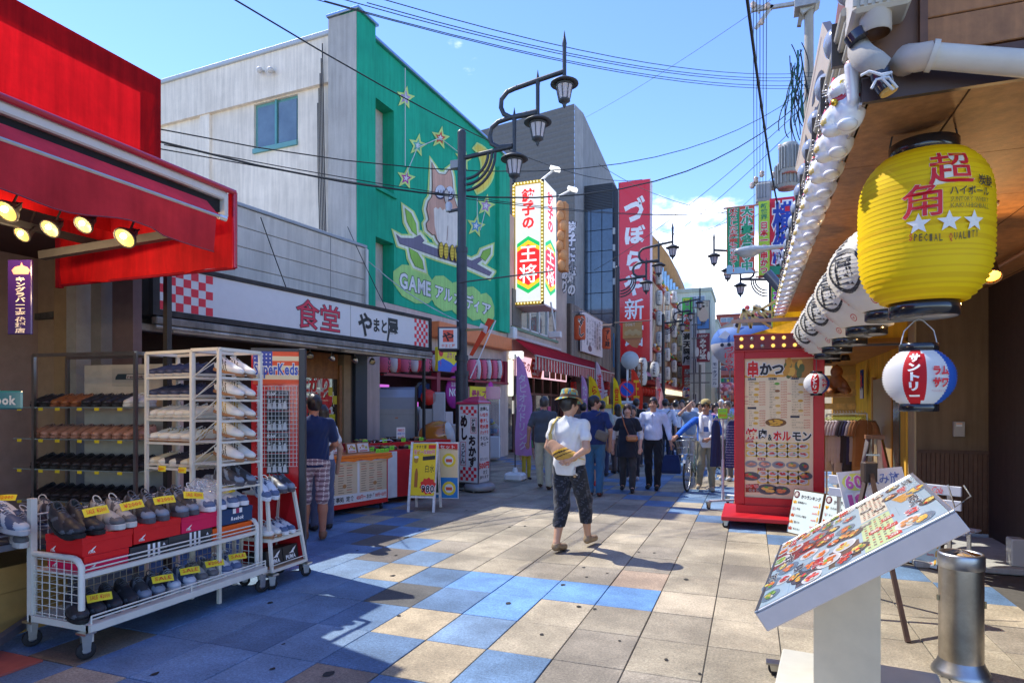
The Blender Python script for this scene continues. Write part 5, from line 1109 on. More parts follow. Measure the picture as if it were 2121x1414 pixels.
text(F,'各ワンコイン',wB*.5,Hh*.30,wB*.7,Hh*.04,(.03,.02,.02),M2,res=1); text(F,'500円',wB*.5,Hh*.22,wB*.9,Hh*.09,(.72,.03,.03),M2,off=.04); text(F,'定食',wB*.6,Hh*.13,wB*.4,Hh*.05,(.03,.02,.02),M2,res=1); text(F,'承ります',wB*.5,Hh*.07,wB*.8,Hh*.045,(.03,.02,.02),M2,res=1)
P('lettering',F,'print',t)
F=MB(); F.lathe([(.27,.03),(.29,.05),(.29,.10),(.26,.14),(.10,.16)],(0,0,0),(.28,.28,.28),24); P('round_foot',F,'iron',t)
for k in range(3): caster(t,.2*math.cos(k*2.1+.4),.2*math.sin(k*2.1+.4),.025,top=.06,col=(.3,.3,.3))
F=MB(); F.tube([(-.3,-.1,.01),(-.5,.0,.01),(-.6,-.15,.01),(-.85,-.05,.01),(-1.0,.1,.01)],.01,BLK,5); P('power_cord',F,'rubber',t)
p=W(1010,944,17.5); t=T('claw_machine','white claw machine with glass case at the arcade corner','machine',(p.x,p.y,0),rot=TH)
F=MB(); F.box(-.8,.35,0,.8,.1,.72,(.62,.62,.62),ch=.03); P('base_cabinet',F,'gloss',t); F=MB(); F.box(-.78,.32,.02,.75,.72,1.75,(.10,.14,.14)); P('glass_case',F,'plastic',t); F=MB(); F.box(-.8,.35,0,.8,1.75,2.1,(.5,.1,.3));
for x in(-.79,.33): bar(F,(x,.02,.7),(x,.02,1.8),.03,(.7,.7,.7))
P('top_cabinet',F,'gloss',t)
F=MB(); q=random.Random(4)
for k in range(40): F.ball((q.uniform(-.7,.25),q.uniform(.1,.6),.78+abs(q.gauss(0,.15))),q.uniform(.05,.1),q.choice([(.7,.3,.4),(.75,.7,.6),(.3,.4,.6),(.7,.6,.1),(.3,.2,.15)]),8,6)
P('prize_pile',F,'fabric',t,kind='stuff')
## the left side further down the street
def onY(u,v,y): return W(u,v,y/((u-CXP)/FPX*ST+CT))
def rect(u0,u1,v0,v1,Z):
 y=W((u0+u1)/2,700,Z).y; a=onY(u0,v1,y);b=onY(u1,v0,y); c=onY(u0,v0,y)
 zb_=(onY(u0,v1,y).z+onY(u1,v1,y).z)/2; zt_=(c.z+b.z)/2
 return a.x,b.x,y,zb_,zt_
def sgn(name,label,u0,u1,v0,v1,Z,th=.25,col=(.6,.6,.6),group=None,cat='sign',m='print'):
 x0,x1,y,z0,z1=rect(u0,u1,v0,v1,Z); t=T(name,label,cat,(x0,y,z0),group=group)
 F=MB(); F.box(0,x1-x0,0,th,0,z1-z0,col,ch=.01); P('panel',F,m,t); return t,x1-x0,z1-z0
# dumpling shop
BX=-7.2
def sy(u,x=BX): return onx(u,700,x).y
def sz(u,v,x=BX): return onx(u,v,x).z
ya=18.2; yb2=sy(1174); zt1=7.7; PB=(.58,.45,.37)
ds=T('dumpling_shop','pink beige two storey dumpling shop with a band of frosted windows','building',(BX,ya,0))
def box(F,x0,x1,y0,y1,z0,z1,c,ch=0,o=(BX,ya,0)): F.box(x0-o[0],x1-o[0],y0-o[1],y1-o[1],z0-o[2],z1-o[2],c,ch=ch)
wy0,wy1=sy(1078),sy(1153); wzt=sz(1100,640); wzb=sz(1120,693)
F=MB(); box(F,BX-6,BX,ya,wy0,2.75,zt1,PB); box(F,BX-6,BX,wy1,yb2,2.75,zt1,PB); box(F,BX-6,BX,wy0,wy1,2.75,wzb,PB); box(F,BX-6,BX,wy0,wy1,wzt+.4,zt1,PB); box(F,BX-6,BX-.15,wy0,wy1,wzb,wzt+.5,(.12,.11,.10)); P('wall',F,'render',ds)
F=MB(); box(F,BX-.02,BX+.04,wy0-.8,wy0,wzb,wzt+.4,(.18,.17,.15)); box(F,BX-.02,BX+.05,wy0-.9,wy1+.1,wzb-.12,wzb-.03,(.2,.28,.2)); P('dark_tile_band',F,'matte',ds)
n=4
for k in range(n):
 a=wy0+(wy1-wy0)*k/n; b=wy0+(wy1-wy0)*(k+1)/n; F=MB(); e=.06
 for q_ in((a,a+e,wzb,wzt+.4),(b-e,b,wzb,wzt+.4),(a,b,wzb,wzb+e),(a,b,wzt+.34,wzt+.4)): box(F,BX-.12,BX-.02,q_[0],q_[1],q_[2],q_[3],(.55,.56,.56))
 w_=P('window',F,'paint',ds); F=MB(); box(F,BX-.08,BX-.07,a+e,b-e,wzb+e,wzt+.34,(.10,.16,.17) if k<3 else (.08,.08,.07)); P('pane',F,'glass',w_)
F=MB(); box(F,BX-4,BX-3.6,ya,yb2,0,2.8,(.07,.045,.04)); box(F,BX-.3,BX,ya,ya+.35,0,2.75,PB); box(F,BX-.2,BX,yb2-.3,yb2,0,2.75,(.16,.06,.05)); box(F,BX-3.6,BX-3.5,ya,yb2,.0,.02,(.2,.18,.15)); P('ground_floor',F,'matte',ds)
F=MB()
for k in range(7): yy=ya+.5+k*(yb2-ya-.8)/6; box(F,BX-.32,BX-.26,yy-.04,yy+.04,0,2.75,(.14,.06,.05))
box(F,BX-.34,BX-.24,ya,yb2,1.95,2.03,(.14,.06,.05)); P('door_frame',F,'wood',ds)
for k in range(6):
 F=MB(); yy=ya+.5+k*(yb2-ya-.8)/6; box(F,BX-.30,BX-.29,yy+.05,yy+(yb2-ya-.8)/6-.05,.1,1.95,(.05,.05,.055)); P('shop_pane',F,'glass',ds)
for k in range(9):
 F=MB(); yy=ya+.7+k*.78; q_=rnd; zq=q_.uniform(.9,1.5); box(F,BX-.28,BX-.27,yy,yy+q_.uniform(.25,.45),zq,zq+q_.uniform(.3,.5),q_.choice([(.65,.5,.05),(.6,.1,.3),(.7,.68,.6),(.1,.2,.45)])); P('poster',F,'lit' if k%4==1 else 'print',ds)
y0,y1=onx(1064,703,-6.0).y,onx(1272,767,-6.0).y
aw2=T('striped_awning','crimson folding awning with red and white striped valance over the dumpling shop','awning',(BX,ya,0))
x_out=-6.0; z_out=(onx(1172,745,x_out).z+onx(1260,775,x_out).z)/2; yv0=onx(1172,750,x_out).y; yv1=onx(1272,775,x_out).y; ytop0=onx(1063,703,BX+.1).y; ztop=onx(1063,700,BX+.1).z
F=MB(); F.add([(.1,ytop0-ya,ztop),(.1,yv1-ya,ztop),(x_out-BX,yv1-ya,z_out),(x_out-BX,yv0-ya-3.3,z_out)],[(0,1,2,3)],(.55,.015,.035)); P('cloth',F,'awning',aw2)
F=MB(); box(F,BX+.02,BX+.16,ytop0,yv0+3,ztop,ztop+.10,(.5,.45,.48),ch=.02); box(F,BX+.0,BX+.25,ytop0-.3,ytop0,ztop-.05,ztop+.32,(.7,.7,.68),ch=.03); P('cassette',F,'paint',aw2)
F=MB(); ys=yv0-3.3; nst=74;
for k in range(nst):
 a=ys+(yv1-ys)*k/nst; b=ys+(yv1-ys)*(k+1)/nst; F.add([(x_out-BX,a-ya,z_out),(x_out-BX,b-ya,z_out),(x_out-BX,b-ya,z_out-.42),(x_out-BX,a-ya,z_out-.42)],[(0,1,2,3)],(.62,.02,.04) if k%2 else (.72,.68,.6))
P('striped_valance',F,'awning',aw2)
F=MB(); F.tube([(x_out-BX,ys-ya,z_out),(x_out-BX,yv1-ya,z_out)],.03,(.6,.58,.55),6); P('front_bar',F,'metal',aw2)
x_,y_a,z_a=BX+.06,onx(1068,770,BX+.06).y,0
yA,yB_=onx(1068,740,BX+.06).y,onx(1174,760,BX+.06).y; z0,z1=onx(1120,784,BX+.06).z,onx(1120,746,BX+.06).z
t=T('shop_fascia','pink shop fascia with red emblem and four dish photos under the awning','sign',(BX+.0,yA,z0)); Ls=yB_-yA; Hs=z1-z0
F=MB(); F.box(.01,.05,0,Ls,0,Hs,(.72,.45,.52)); P('panel',F,'lit',t)
F=MB(); M_=plane((.052,0,0),(0,1,0),(0,0,1)); text(F,'餃子の',Ls*.14,Hs*.5,Ls*.22,Hs*.55,(.5,.02,.05),M_,off=.02); F.face([(Ls*.27,0),(Ls*.44,0),(Ls*.47,Hs*.5),(Ls*.44,Hs),(Ls*.27,Hs),(Ls*.24,Hs*.5)],(.85,.42,.02),M_,z=.001); F.face([(Ls*.29,0),(Ls*.42,0),(Ls*.45,Hs*.5),(Ls*.42,Hs),(Ls*.29,Hs),(Ls*.26,Hs*.5)],(.6,.02,.02),M_,z=.002); text(F,'王将',Ls*.355,Hs*.5,Ls*.16,Hs*.75,(.8,.78,.75),M_,z=.003,off=.04)
for k in range(4): c_=Ls*(.55+.125*k); F.face([(c_-Ls*.055,Hs*.08),(c_+Ls*.055,Hs*.08),(c_+Ls*.055,Hs*.92),(c_-Ls*.055,Hs*.92)],[(.12,.12,.12),(.3,.08,.06),(.35,.06,.03),(.25,.12,.05)][k],M_,z=.001); F.disc(c_,Hs*.5,Ls*.045,Hs*.34,[(.6,.6,.58),(.45,.2,.08),(.4,.07,.03),(.5,.3,.1)][k],M_,z=.002,n=12)
P('lettering',F,'print',t)
x0,x1,y,z0,z1=rect(1062,1127,376,631,20.3)
t=T('tall_box_sign','tall white box sign with bulb border, red and green hexagon and bold characters','sign',(x0,y,z0)); w=x1-x0;h=z1-z0; dp=onx(1152,398,x1).y-y
F=MB(); F.box(0,w,0,dp,0,h,(.50,.51,.52)); P('light_box',F,'lit',t)
F=MB();
for a in((0,.10,0,h),(w-.10,w,0,h),(0,w,0,.10),(0,w,h-.10,h)): F.box(a[0]+.001,a[1]-.001,-.05,-.001,a[2],a[3],(.80,.50,.02))
P('yellow_border',F,'paint',t)
F=MB()
for k in range(34):
 zz_=.1+k*(h-.2)/33; F.ball((.05,-.06,zz_),.03,(.9,.75,.35),6,4); F.ball((w-.05,-.06,zz_),.03,(.9,.75,.35),6,4)
for k in range(9): F.ball((.1+k*(w-.2)/8,-.06,.05),.03,(.9,.75,.35),6,4); F.ball((.1+k*(w-.2)/8,-.06,h-.05),.03,(.9,.75,.35),6,4)
P('bulb_row',F,'lit',t,kind='stuff')
def oh(F,M_,w,h,k=1,dim=1):
 R_=(.72,.02,.02); text(F,'餃子の',w*.5,h*.79,w*.48,h*.34,R_,M_,vert=True,off=.045,z=.002); hb=h*.07;ht=h*.56;ex=h*.06
 for i,(c_,e) in enumerate((((.01,.35,.09),0),((.85,.42,.02),.035*h),((.72,.02,.02),.07*h))): m_=w*.06; F.face([(m_,hb+e+ex),(w/2,hb+e-.0*ex),(w-m_,hb+e+ex),(w-m_,ht-e-ex),(w/2,ht-e),(m_,ht-e-ex)],c_,M_,z=.002+i*.001)
 text(F,'王',w*.5,h*.41,w*.70,h*.15,(.85,.85,.85),M_,z=.006,off=.012); text(F,'将',w*.5,h*.24,w*.74,h*.16,(.85,.85,.85),M_,z=.006,off=.012)
F=MB(); oh(F,plane((.1,-.004,.1),(1,0,0),(0,0,1)),w-.2,h-.2); P('front_lettering',F,'lit',t)
F=MB(); oh(F,plane((w+.003,.05,.1),(0,1,0),(0,0,1)),dp-.1,h-.2); P('side_lettering',F,'lit',t)
F=MB(); F.tube([(-.3,dp*.6,.4),(.0,dp*.6,.4)],.05,(.4,.4,.4),6);F.tube([(-.3,dp*.6,h-.4),(.0,dp*.6,h-.4)],.05,(.4,.4,.4),6); F.box(-.02,w+.02,0,dp,-.05,0,(.6,.42,.40)); P('bracket',F,'paint',t)
for i,(u0,v0,u1,v1) in enumerate(((1115,378,1150,350),(1155,408,1186,392))):
 y_=y+dp*(.3+i*.9); a=onY(u0,v0,y_);b=onY(u1,v1,y_); t=T('sign_floodlight','white floodlight on a slanted arm above the tall box sign, %s one'%['upper','lower'][i],'lamp',a); F=MB(); d=b-a; F.tube([(0,0,0),d],.035,(.7,.7,.7),6); P('arm',F,'paint',t); F=MB(); F.box(-.16,.16,-.1,.1,-.06,.06,(.75,.75,.7),M=Matrix.Translation(d)@Matrix.Rotation(R(20),4,'Y'),ch=.01); P('lamp_body',F,'lit',t)
p=onY(1150,690,y); t=T('sign_floodlight','white floodlight hanging below the tall box sign on a long arm','lamp',p); F=MB(); F.tube([(-.15,0,1.0),(0,0,.1)],.03,(.7,.6,.55),6); F.box(-.2,.2,-.1,.1,-.15,.05,(.7,.6,.58),ch=.02); P('lamp_body',F,'paint',t)
p=onY(1072,770,19.0); t=T('wall_floodlight','white twin floodlight above the pink banner at the dumpling shop corner','lamp',onY(1068,735,18.6)); F=MB(); F.box(-.2,.25,-.1,.1,-.12,.12,(.7,.72,.7),ch=.03); F.tube([(-.5,0,0),(0,0,0)],.03,(.5,.5,.5),6); F.box(-.35,-.1,-.08,.1,-1.3,-.15,(.7,.72,.55),ch=.03); P('lamp_body',F,'lit',t)
t,w,h=sgn('dumpling_sculpture','orange brown moulded dumpling shapes on the wall behind the tall sign',1155,1172,418,560,23,.4,(.55,.25,.10),cat='sculpture',m='matte')
F=MB()
for k in range(7): F.ball((w*.5+.08*math.sin(k*2),-.05,h*(k+.5)/7),(w*.45,.2,h/12),(.62,.30,.13),10,6)
P('fold',F,'matte',t,kind='stuff')
for i,(st,u0,u1,v0,v1) in enumerate((('餃子に絶対の',1176,1192,460,612),('自信あり',1163,1176,500,606))):
 x0,x1,y,z0,z1=rect(u0,u1,v0,v1,25); t=T('channel_letters','white vertical raised letters, %s column by the dark tower'%['right','left'][i],'lettering',(x0,y,z0)); F=MB(); text(F,st,(x1-x0)/2,(z1-z0)/2,(x1-x0)*1.05,z1-z0,(.72,.73,.75),front(0),vert=True,off=.05,outline=(.06,.06,.08),ow=.06,z=.01); P('letter',F,'print',t); F=MB(); bar(F,(.4*(x1-x0),.1,0),(.4*(x1-x0),.1,z1-z0),.06,(.4,.4,.4)); P('rail',F,'paint',t)
# timber restaurant
y0,y1=yb2,sy(1283,-7.0); RX=-7.0
ztl=sz(1180,612,RX); ztl=(sz(1180,612,RX)+sz(1275,690,RX))/2
rs=T('timber_restaurant','weathered timber fronted restaurant with calligraphy board and big orange lanterns','building',(RX,y0,0)); o_=(RX,y0,0)
F=MB(); box(F,RX-5,RX-.05,y0,y1,0,ztl,(.10,.08,.07),o=o_); P('body',F,'matte',rs)
nb=26
for k in range(nb):
 a=y0+(y1-y0)*k/nb; b=y0+(y1-y0)*(k+1)/nb-.02; c_=rnd.uniform(.75,1.2); F=MB(); box(F,RX-.05,RX+rnd.uniform(0,.02),a,b,2.7,ztl,(.20*c_,.165*c_,.14*c_),o=o_); P('plank',F,'wood',rs)
F=MB(); box(F,RX-.1,RX+.05,y0,y1,1.9,2.7,(.07,.035,.03),o=o_); box(F,RX-.2,RX+.15,y0,y1,2.55,2.75,(.08,.04,.035),o=o_); P('beam',F,'wood',rs)
F=MB(); box(F,RX-.05,RX+.02,y0,y1,0,1.9,(.09,.05,.04),o=o_); P('ground_floor',F,'matte',rs)
yA,yB_=sy(1206,-6.8),sy(1248,-6.8); z0=(sz(1206,722,-6.8)+sz(1248,745,-6.8))/2; z1=(sz(1206,642,-6.8)+sz(1248,668,-6.8))/2
t=T('calligraphy_board','pale board with columns of brush calligraphy and a small bowl drawing','sign',(-6.8,yA,z0)); L_=yB_-yA;H_=z1-z0
F=MB(); F.box(-.1,0,0,L_,0,H_,(.66,.58,.58)); P('board',F,'print',t)
F=MB(); M_=plane((.003,0,0),(0,1,0),(0,0,1))
for k,st in enumerate(('すし政横丁','旨い肴と酒','どうぞ一杯','いらっしゃい','毎日新鮮仕入','串かつどて焼','たこ焼処')): text(F,st,L_*(.10+.125*k),H_*(.58-(k%3)*.03),L_*(.08+.035*(k==3 or k==6)),H_*(.72 if k!=6 else .8),(.05,.02,.03),M_,vert=True,off=.0,res=1)
F.disc(L_*.35,H_*.13,L_*.09,H_*.08,(.15,.08,.1),M_,z=.002); P('lettering',F,'print',t)
for i,(u,v0,v1,hw) in enumerate(((1201,655,703,12),(1256,680,722,9))):
 x0_=-6.35; p=onx(u,(v0+v1)/2,x0_); Zs=-p.x*ST+p.y*CT; r=hw*Zs/FPX; h=(v1-v0)*Zs/FPX
 t=T('big_lantern','large orange red barrel lantern with black brush letter, %s the calligraphy board'%['left of','right of'][i],'lantern',p,group='large orange lanterns of the timber restaurant')
 F=MB(); F.lathe([(r*.9,-h*.5),(r,-h*.42),(r,h*.42),(r*.9,h*.5)],(0,0,0),(.70,.13,.05),18); P('paper_body',F,'lantern',t)
 F=MB(); F.lathe([(r*.8,h*.5),(r*.8,h*.56)],(0,0,0),(.1,.05,.04),12); F.add([(-r*1.4,-.3,h*.62),(r*1.4,-.3,h*.62),(r*1.2,.3,h*.75),(-r*1.2,.3,h*.75)],[(0,1,2,3)],(.12,.08,.06)); P('little_roof',F,'wood',t)
 F=MB(); R_=r
 def wp(p_): a=p_[0]/R_+.5; rr=R_+p_[2]+.01; return (rr*math.sin(a),-rr*math.cos(a),p_[1])
 text(F,'すし' if i==0 else 'すし政',0,0,r*1.1,h*.85,(.03,.01,.01),IDM,vert=True,warp=wp,off=.03,res=1,outline=(.7,.6,.5) if i==0 else None,ow=.04); P('lettering',F,'print',t)
for i,u in enumerate((1188,1208,1226,1242,1257)):
 p=onx(u,804,-6.55); Zs=-p.x*ST+p.y*CT; r=6.2*Zs/FPX; h=27*Zs/FPX
 t=T('red_lantern','small red lantern with black letter and black hood, %s along the dark eave'%['first','second','third','fourth','fifth'][i],'lantern',p,group='small red lanterns under the timber eave')
 F=MB(); F.lathe([(r*.8,-h*.5),(r,-h*.4),(r,h*.4),(r*.8,h*.5)],(0,0,0),(.55,.03,.02),14); P('paper_body',F,'lantern',t); F=MB(); F.lathe([(r*1.6,h*.5),(r*.3,h*.85)],(0,0,0),(.04,.03,.03),4); P('hood',F,'wood',t)
 F=MB(); text(F,'たこ焼',0,0,r*1.1,h*.8,(.03,.01,.01),Matrix.Translation((.1,-r,0))@Matrix.Rotation(R(25),4,'Z')@front(-.02),vert=True,off=.03,res=1); P('lettering',F,'print',t)
F=MB(); x0,x1,y,z0,z1=rect(1265,1272,690,760,34); F.box(x0,x1,y,y+.3,z0,z1,(.03,.16,.32)); tag(P('blue_panel',F,'paint'),'narrow blue metal panel beside the second lamp post','panel')
# grey metal building and dark glass tower behind
def block(name,label,pts,z1,col,m='concrete',z0=0):
 t=T(name,label,'building',(pts[0][0],pts[0][1],0)); o=Vector((pts[0][0],pts[0][1]))
 F=MB(); F.prism([(p[0]-o.x,p[1]-o.y) for p in pts],z1-z0,col,M=Matrix.Translation((0,0,z0))); P('wall',F,m,t); return t
gb=T('corrugated_building','grey corrugated metal building rising behind the dumpling shop','building',(0,0,0))
a=W(930,839,38);b=W(1190,839,33.5);c_=W(1300,839,60)
zA=W(1190,216,33.5).z; zl=W(975,258,37.2).z
F=MB(); nL=44; d=Vector((b.x-a.x,b.y-a.y));
for k in range(nL):
 z0_=4+(zA-4)*k/nL;z1_=4+(zA-4)*(k+1)/nL; F.add([(a.x,a.y,z0_),(b.x,b.y,z0_),(b.x,b.y-.06,z1_-.08),(a.x,a.y-.06,z1_-.08),(a.x,a.y-.06,z1_),(b.x,b.y-.06,z1_)],[(0,1,2,3),(3,2,5,4)],(.15,.15,.15))
P('corrugated_wall',F,'matte',gb)
b2=W(1208,839,34.5); zc=W(1280,385,52).z
F=MB(); F.add([(b.x,b.y,0),(b2.x,b2.y,0),(b2.x,b2.y,zA),(b.x,b.y,zA)],[(0,1,2,3)],(.33,.33,.33)); F.add([(b2.x,b2.y,0),(W(1300,839,52).x,W(1300,839,52).y,0),(W(1300,839,52).x,W(1300,839,52).y,zA),(b2.x,b2.y,zA)],[(0,1,2,3)],(.27,.27,.27)); P('light_wall',F,'concrete',gb)
tw=T('dark_glass_tower','dark blue glass faced tower with louvred top beside the red banner','building',(0,0,0))
TXp=-7.9; y0,y1=onx(1181,600,TXp).y,onx(1278,600,TXp).y
y0=34.0; ya_=onY(1180,500,y0); yb_=onY(1270,500,y0); x0,x1=ya_.x,yb_.x; zt_=(onY(1180,384,y0).z+onY(1270,384,y0).z)/2; zl_=onY(1225,436,y0).z
F=MB(); F.box(x0,x1,y0,y0+14,0,zt_,(.03,.035,.045)); P('core',F,'matte',tw)
nc,nr=4,9
for i in range(nc):
 for j in range(nr):
  F=MB(); a_=x0+(x1-x0)*i/nc;b_=x0+(x1-x0)*(i+1)/nc; c0=2+(zl_-2)*j/nr;c1=2+(zl_-2)*(j+1)/nr; F.box(a_+.02,b_-.02,y0-.06,y0-.003,c0+.02,c1-.02,(.045,.075,.11)); P('facade_panel',F,'glass',tw)
F=MB();
for k in range(16): zz_=zl_+(zt_-zl_)*k/16; F.box(x0,x1,y0-.08,y0-.005,zz_,zz_+(zt_-zl_)/22,(.035,.04,.05))
P('louvre',F,'paint',tw,kind='stuff')
F=MB()
for v in(486,520,556,590): p=onY(1272,v,y0); F.box(x1,x1+.12,y0-.1,y0,p.z,p.z+.35,(.4,.42,.42))
P('bracket',F,'paint',tw)
# the tall red banner
x0,x1,y,z0,z1=rect(1282,1346,374,748,33.5)
t=T('tall_red_sign','very tall red box sign with white brush characters reading downwards','sign',(x0,y,z0)); w=x1-x0;h=z1-z0
F=MB(); F.box(0,w,0,.7,0,h,(.70,.02,.025),ch=.02); P('box_body',F,'gloss',t)
F=MB(); F.box(w+.001,w+.03,0,.72,0,h,(.7,.5,.5)); F.box(-.03,0,-.02,.7,0,h,(.3,.3,.3)); P('edge_trim',F,'paint',t)
F=MB(); M_=front(-.005)
for ch,v0,v1 in(('づ',408,462),('ぼ',468,505),('ら',518,560),('や',566,612),('新',618,662),('館',668,718)):
 zc_=onY(1314,(v0+v1)/2,y).z-z0; hh=onY(1314,v0,y).z-onY(1314,v1,y).z; text(F,ch,w*.5,zc_,w*.66,hh,(.80,.79,.78),M_,off=.05 if ord(ch)<0x4000 else .01)
P('lettering',F,'print',t)
t,w,h=sgn('pole_banner','small printed food banner hanging in front of the tall red sign',1290,1330,667,700,22,.01,(.55,.35,.15),cat='banner',m='flag'); F=MB(); F.add([(0,0,0),(w,0,0),(w*.75,0,-.35),(w*.5,0,-.3)],[(0,1,2,3)],(.35,.16,.08)); text(F,'DONUT',w*.4,h*.85,w*.5,h*.2,(.7,.7,.65),front(-.02),res=1)
for k in range(5): F.disc(w*(.2+.16*k),h*(.3+.1*(k%2)),w*.12,h*.16,(.62,.48,.25),front(-.02),z=.001*k)
P('print',F,'flag',t); F=MB(); F.tube([(-.3,0,h),(w+.3,0,h+.03)],.02,(.15,.12,.1),5); P('rod',F,'iron',t)
# lantern hall
LX=-6.9
def ly(u): return onx(u,700,LX).y
y0,y1=ly(1349),ly(1428)
def lz(u,v): return onx(u,v,LX).z
ztop=lz(1362,585)
lh=T('lantern_hall','restaurant hall whose slatted front is hung with rows of white lanterns','building',(LX-.6,y0,0)); o_=(LX-.6,y0,0)
F=MB(); box(F,LX-6,LX-.6,y0,y1,0,ztop-1,(.30,.20,.13),o=o_); P('body',F,'matte',lh)
F=MB(); q=random.Random(8)
zr_=[ztop-.2,ztop-3.0,ztop-5.6,ztop-8.0]
for k in range(4):
 z_=max(zr_[k],3.2); F.box(.45,.75,0,y1-y0,z_,z_+.18,(.45,.025,.03));
P('red_beam',F,'paint',lh)
F=MB()
for r_ in range(3):
 zb_=zr_[r_+1]+.2; hh=zr_[r_]-zr_[r_+1]-.3
 for k in range(110):
  yy=(y1-y0)*k/110; c_=q.choice([(.7,.48,.26),(.8,.64,.42),(.6,.22,.12),(.82,.72,.52),(.42,.28,.18)]); bar(F,(.35,yy,zb_),(.5,yy+.5,zb_+hh),.09,c_)
P('slat_lattice',F,'wood',lh,kind='stuff')
F=MB()
for r_ in range(4):
 for k in range(90): yy=(y1-y0)*k/90; F.ball((.85,yy,max(zr_[r_],3.2)+.32+.1*math.sin(k*.7)),.13,q.choice([(.7,.1,.05),(.75,.55,.05),(.1,.4,.2),(.75,.7,.65),(.8,.35,.1)]),6,4)
P('ball_garland',F,'print',lh,kind='stuff')
F=MB(); F.box(.0,1.3,0,y1-y0,3.0,3.2,(.45,.03,.03)); F.box(.5,1.2,0,y1-y0,2.3,2.45,(.4,.25,.14)); P('eave',F,'paint',lh)
for k in range(12): F=MB(); yy=(y1-y0)*k/12; F.box(.9,.95,yy+.1,yy+(y1-y0)/12-.15,2.5,2.95,(.75,.70,.50)); P('lit_panel',F,'lit',lh)
cn_=0
rowv=[(1358,655,1366,620),]
lan=None
def white_lantern(loc,r,h,label,group):
 global lan
 if lan is None:
  t=T('white_lantern',label,'lantern',loc,group=group); F=MB(); F.lathe([(.38,-.5),(.5,-.42),(.5,.42),(.38,.5)],(0,0,0),(.82,.79,.72),14); P('paper_body',F,'lantern',t)
  F=MB(); F.lathe([(.3,.5),(.3,.54)],(0,0,0),(.1,.1,.1),10);F.lathe([(.3,-.54),(.3,-.5)],(0,0,0),(.1,.1,.1),10); P('end_ring',F,'paint',t)
  F=MB(); text(F,'づぼらや',.0,.05,.28,.62,(.05,.04,.04),Matrix.Translation((.12,-.50,0))@Matrix.Rotation(R(14),4,'Z')@front(0),vert=True,off=.02,res=1); P('lettering',F,'print',t)
  t.scale=(r*2,r*2,h); lan=t; return t
 t=copy_tree(lan); t.location=loc; t.scale=(r*2,r*2,h); t['label']=label; return t
for r_ in range(6):
 for k in range(7):
  yy=y0+.8+(y1-y0-1.5)*k/6; z_=ztop-.1-r_*1.55-(.5 if k%2 else 0)-(.3*math.sin(k*1.7))
  if z_<3.4: continue
  p=Vector((LX+.45,yy,z_)); white_lantern(p,.25,1.05,'white lantern in the %s row of the lantern hall'%['top','second','third','fourth','fifth','lowest'][r_],'white lanterns on the lantern hall')
cb=T('curved_roof_building','ochre tiled building with curved roofline and tall glass strip','building',(0,0,0))
y_=78; prof=[(1300,440),(1335,470),(1352,488),(1368,505),(1385,528),(1398,556),(1408,585),(1414,620),(1414,839)]
pts=[onY(u,v,y_) for u,v in prof]; xs0=onY(1240,839,y_).x
o0=[(xs0,0)]+[(p.x,p.z if i<len(pts)-1 else 0) for i,p in enumerate(pts)][::-1]+[(xs0,onY(1300,440,y_).z)]
F=MB(); F.prism(o0,10,(.42,.23,.10),M=plane((0,y_+10,0),(1,0,0),(0,0,1))); P('wall',F,'concrete',cb)
F=MB();
for i in range(6):
 a=onY(1370+i*6,0,y_-.1).x;b=onY(1375+i*6,0,y_-.1).x; F.box(a,b,y_-.3,y_-.05,onY(1390,700,y_).z,onY(1370+i*6,555+i*8,y_).z,(.25,.42,.60));
P('glass_strip',F,'glass',cb)
F=MB(); p1=onY(1405,610,y_);p2=onY(1412,650,y_); F.box(p1.x,p2.x,y_-.3,y_-.05,p2.z,p1.z,(.2,.3,.4)); P('small_window',F,'glass',cb)
# tall strip sign and others
x0,x1,y,z0,z1=rect(1413,1434,616,822,58); t=T('tall_strip_sign','tall green white and red strip sign beyond the lantern hall','sign',(x0,y,z0)); w=x1-x0;h=z1-z0
F=MB(); F.box(0,w,0,.6,h*.66,h,(.08,.50,.08));F.box(0,w,0,.6,h*.32,h*.66,(.72,.72,.70));F.box(0,w,0,.6,0,h*.32,(.70,.04,.03)); F.box(w,w+.15,0,.6,0,h,(.15,.17,.17)); P('panel',F,'print',t)
F=MB(); M_=front(-.01); F.face([(.1,h*.955),(w-.1,h*.955),(w-.1,h*.99),(.1,h*.99)],(.75,.65,.05),M_); text(F,'新世界',w*.5,h*.973,w*.7,h*.025,(.05,.3,.05),M_,z=.01,res=1); text(F,'日本一の串かつ',w*.5,h*.89,w*.5,h*.13,(.35,.03,.35),M_,z=.01,vert=True,res=1); text(F,'横岡',w*.5,h*.76,w*.7,h*.13,(.75,.03,.03),M_,z=.01,vert=True,off=.05,outline=(.8,.8,.8)); F.face([(0,h*.66),(w,h*.66),(w,h*.70),(0,h*.70)],(.8,.45,.05),M_,z=.005); text(F,'通天閣前',w*.5,h*.685,w*.9,h*.028,(.35,.03,.3),M_,z=.012,res=1)
text(F,'通天閣店',w*.5,h*.49,w*.8,h*.30,(.03,.03,.03),M_,z=.01,vert=True,off=.05); text(F,'日本一の串かつ',w*.5,h*.19,w*.6,h*.18,(.8,.8,.75),M_,z=.01,vert=True,off=.04,outline=(.02,.25,.08)); text(F,'横',w*.5,h*.05,w*.9,h*.09,(.05,.10,.45),M_,z=.01,off=.05,outline=(.8,.8,.8)); P('lettering',F,'print',t)
x0,x1,y,z0,z1=rect(1443,1470,622,682,52); t=T('wrestler_sign','cream sign with a painted sumo wrestler','sign',(x0,y,z0)); w=x1-x0;h=z1-z0
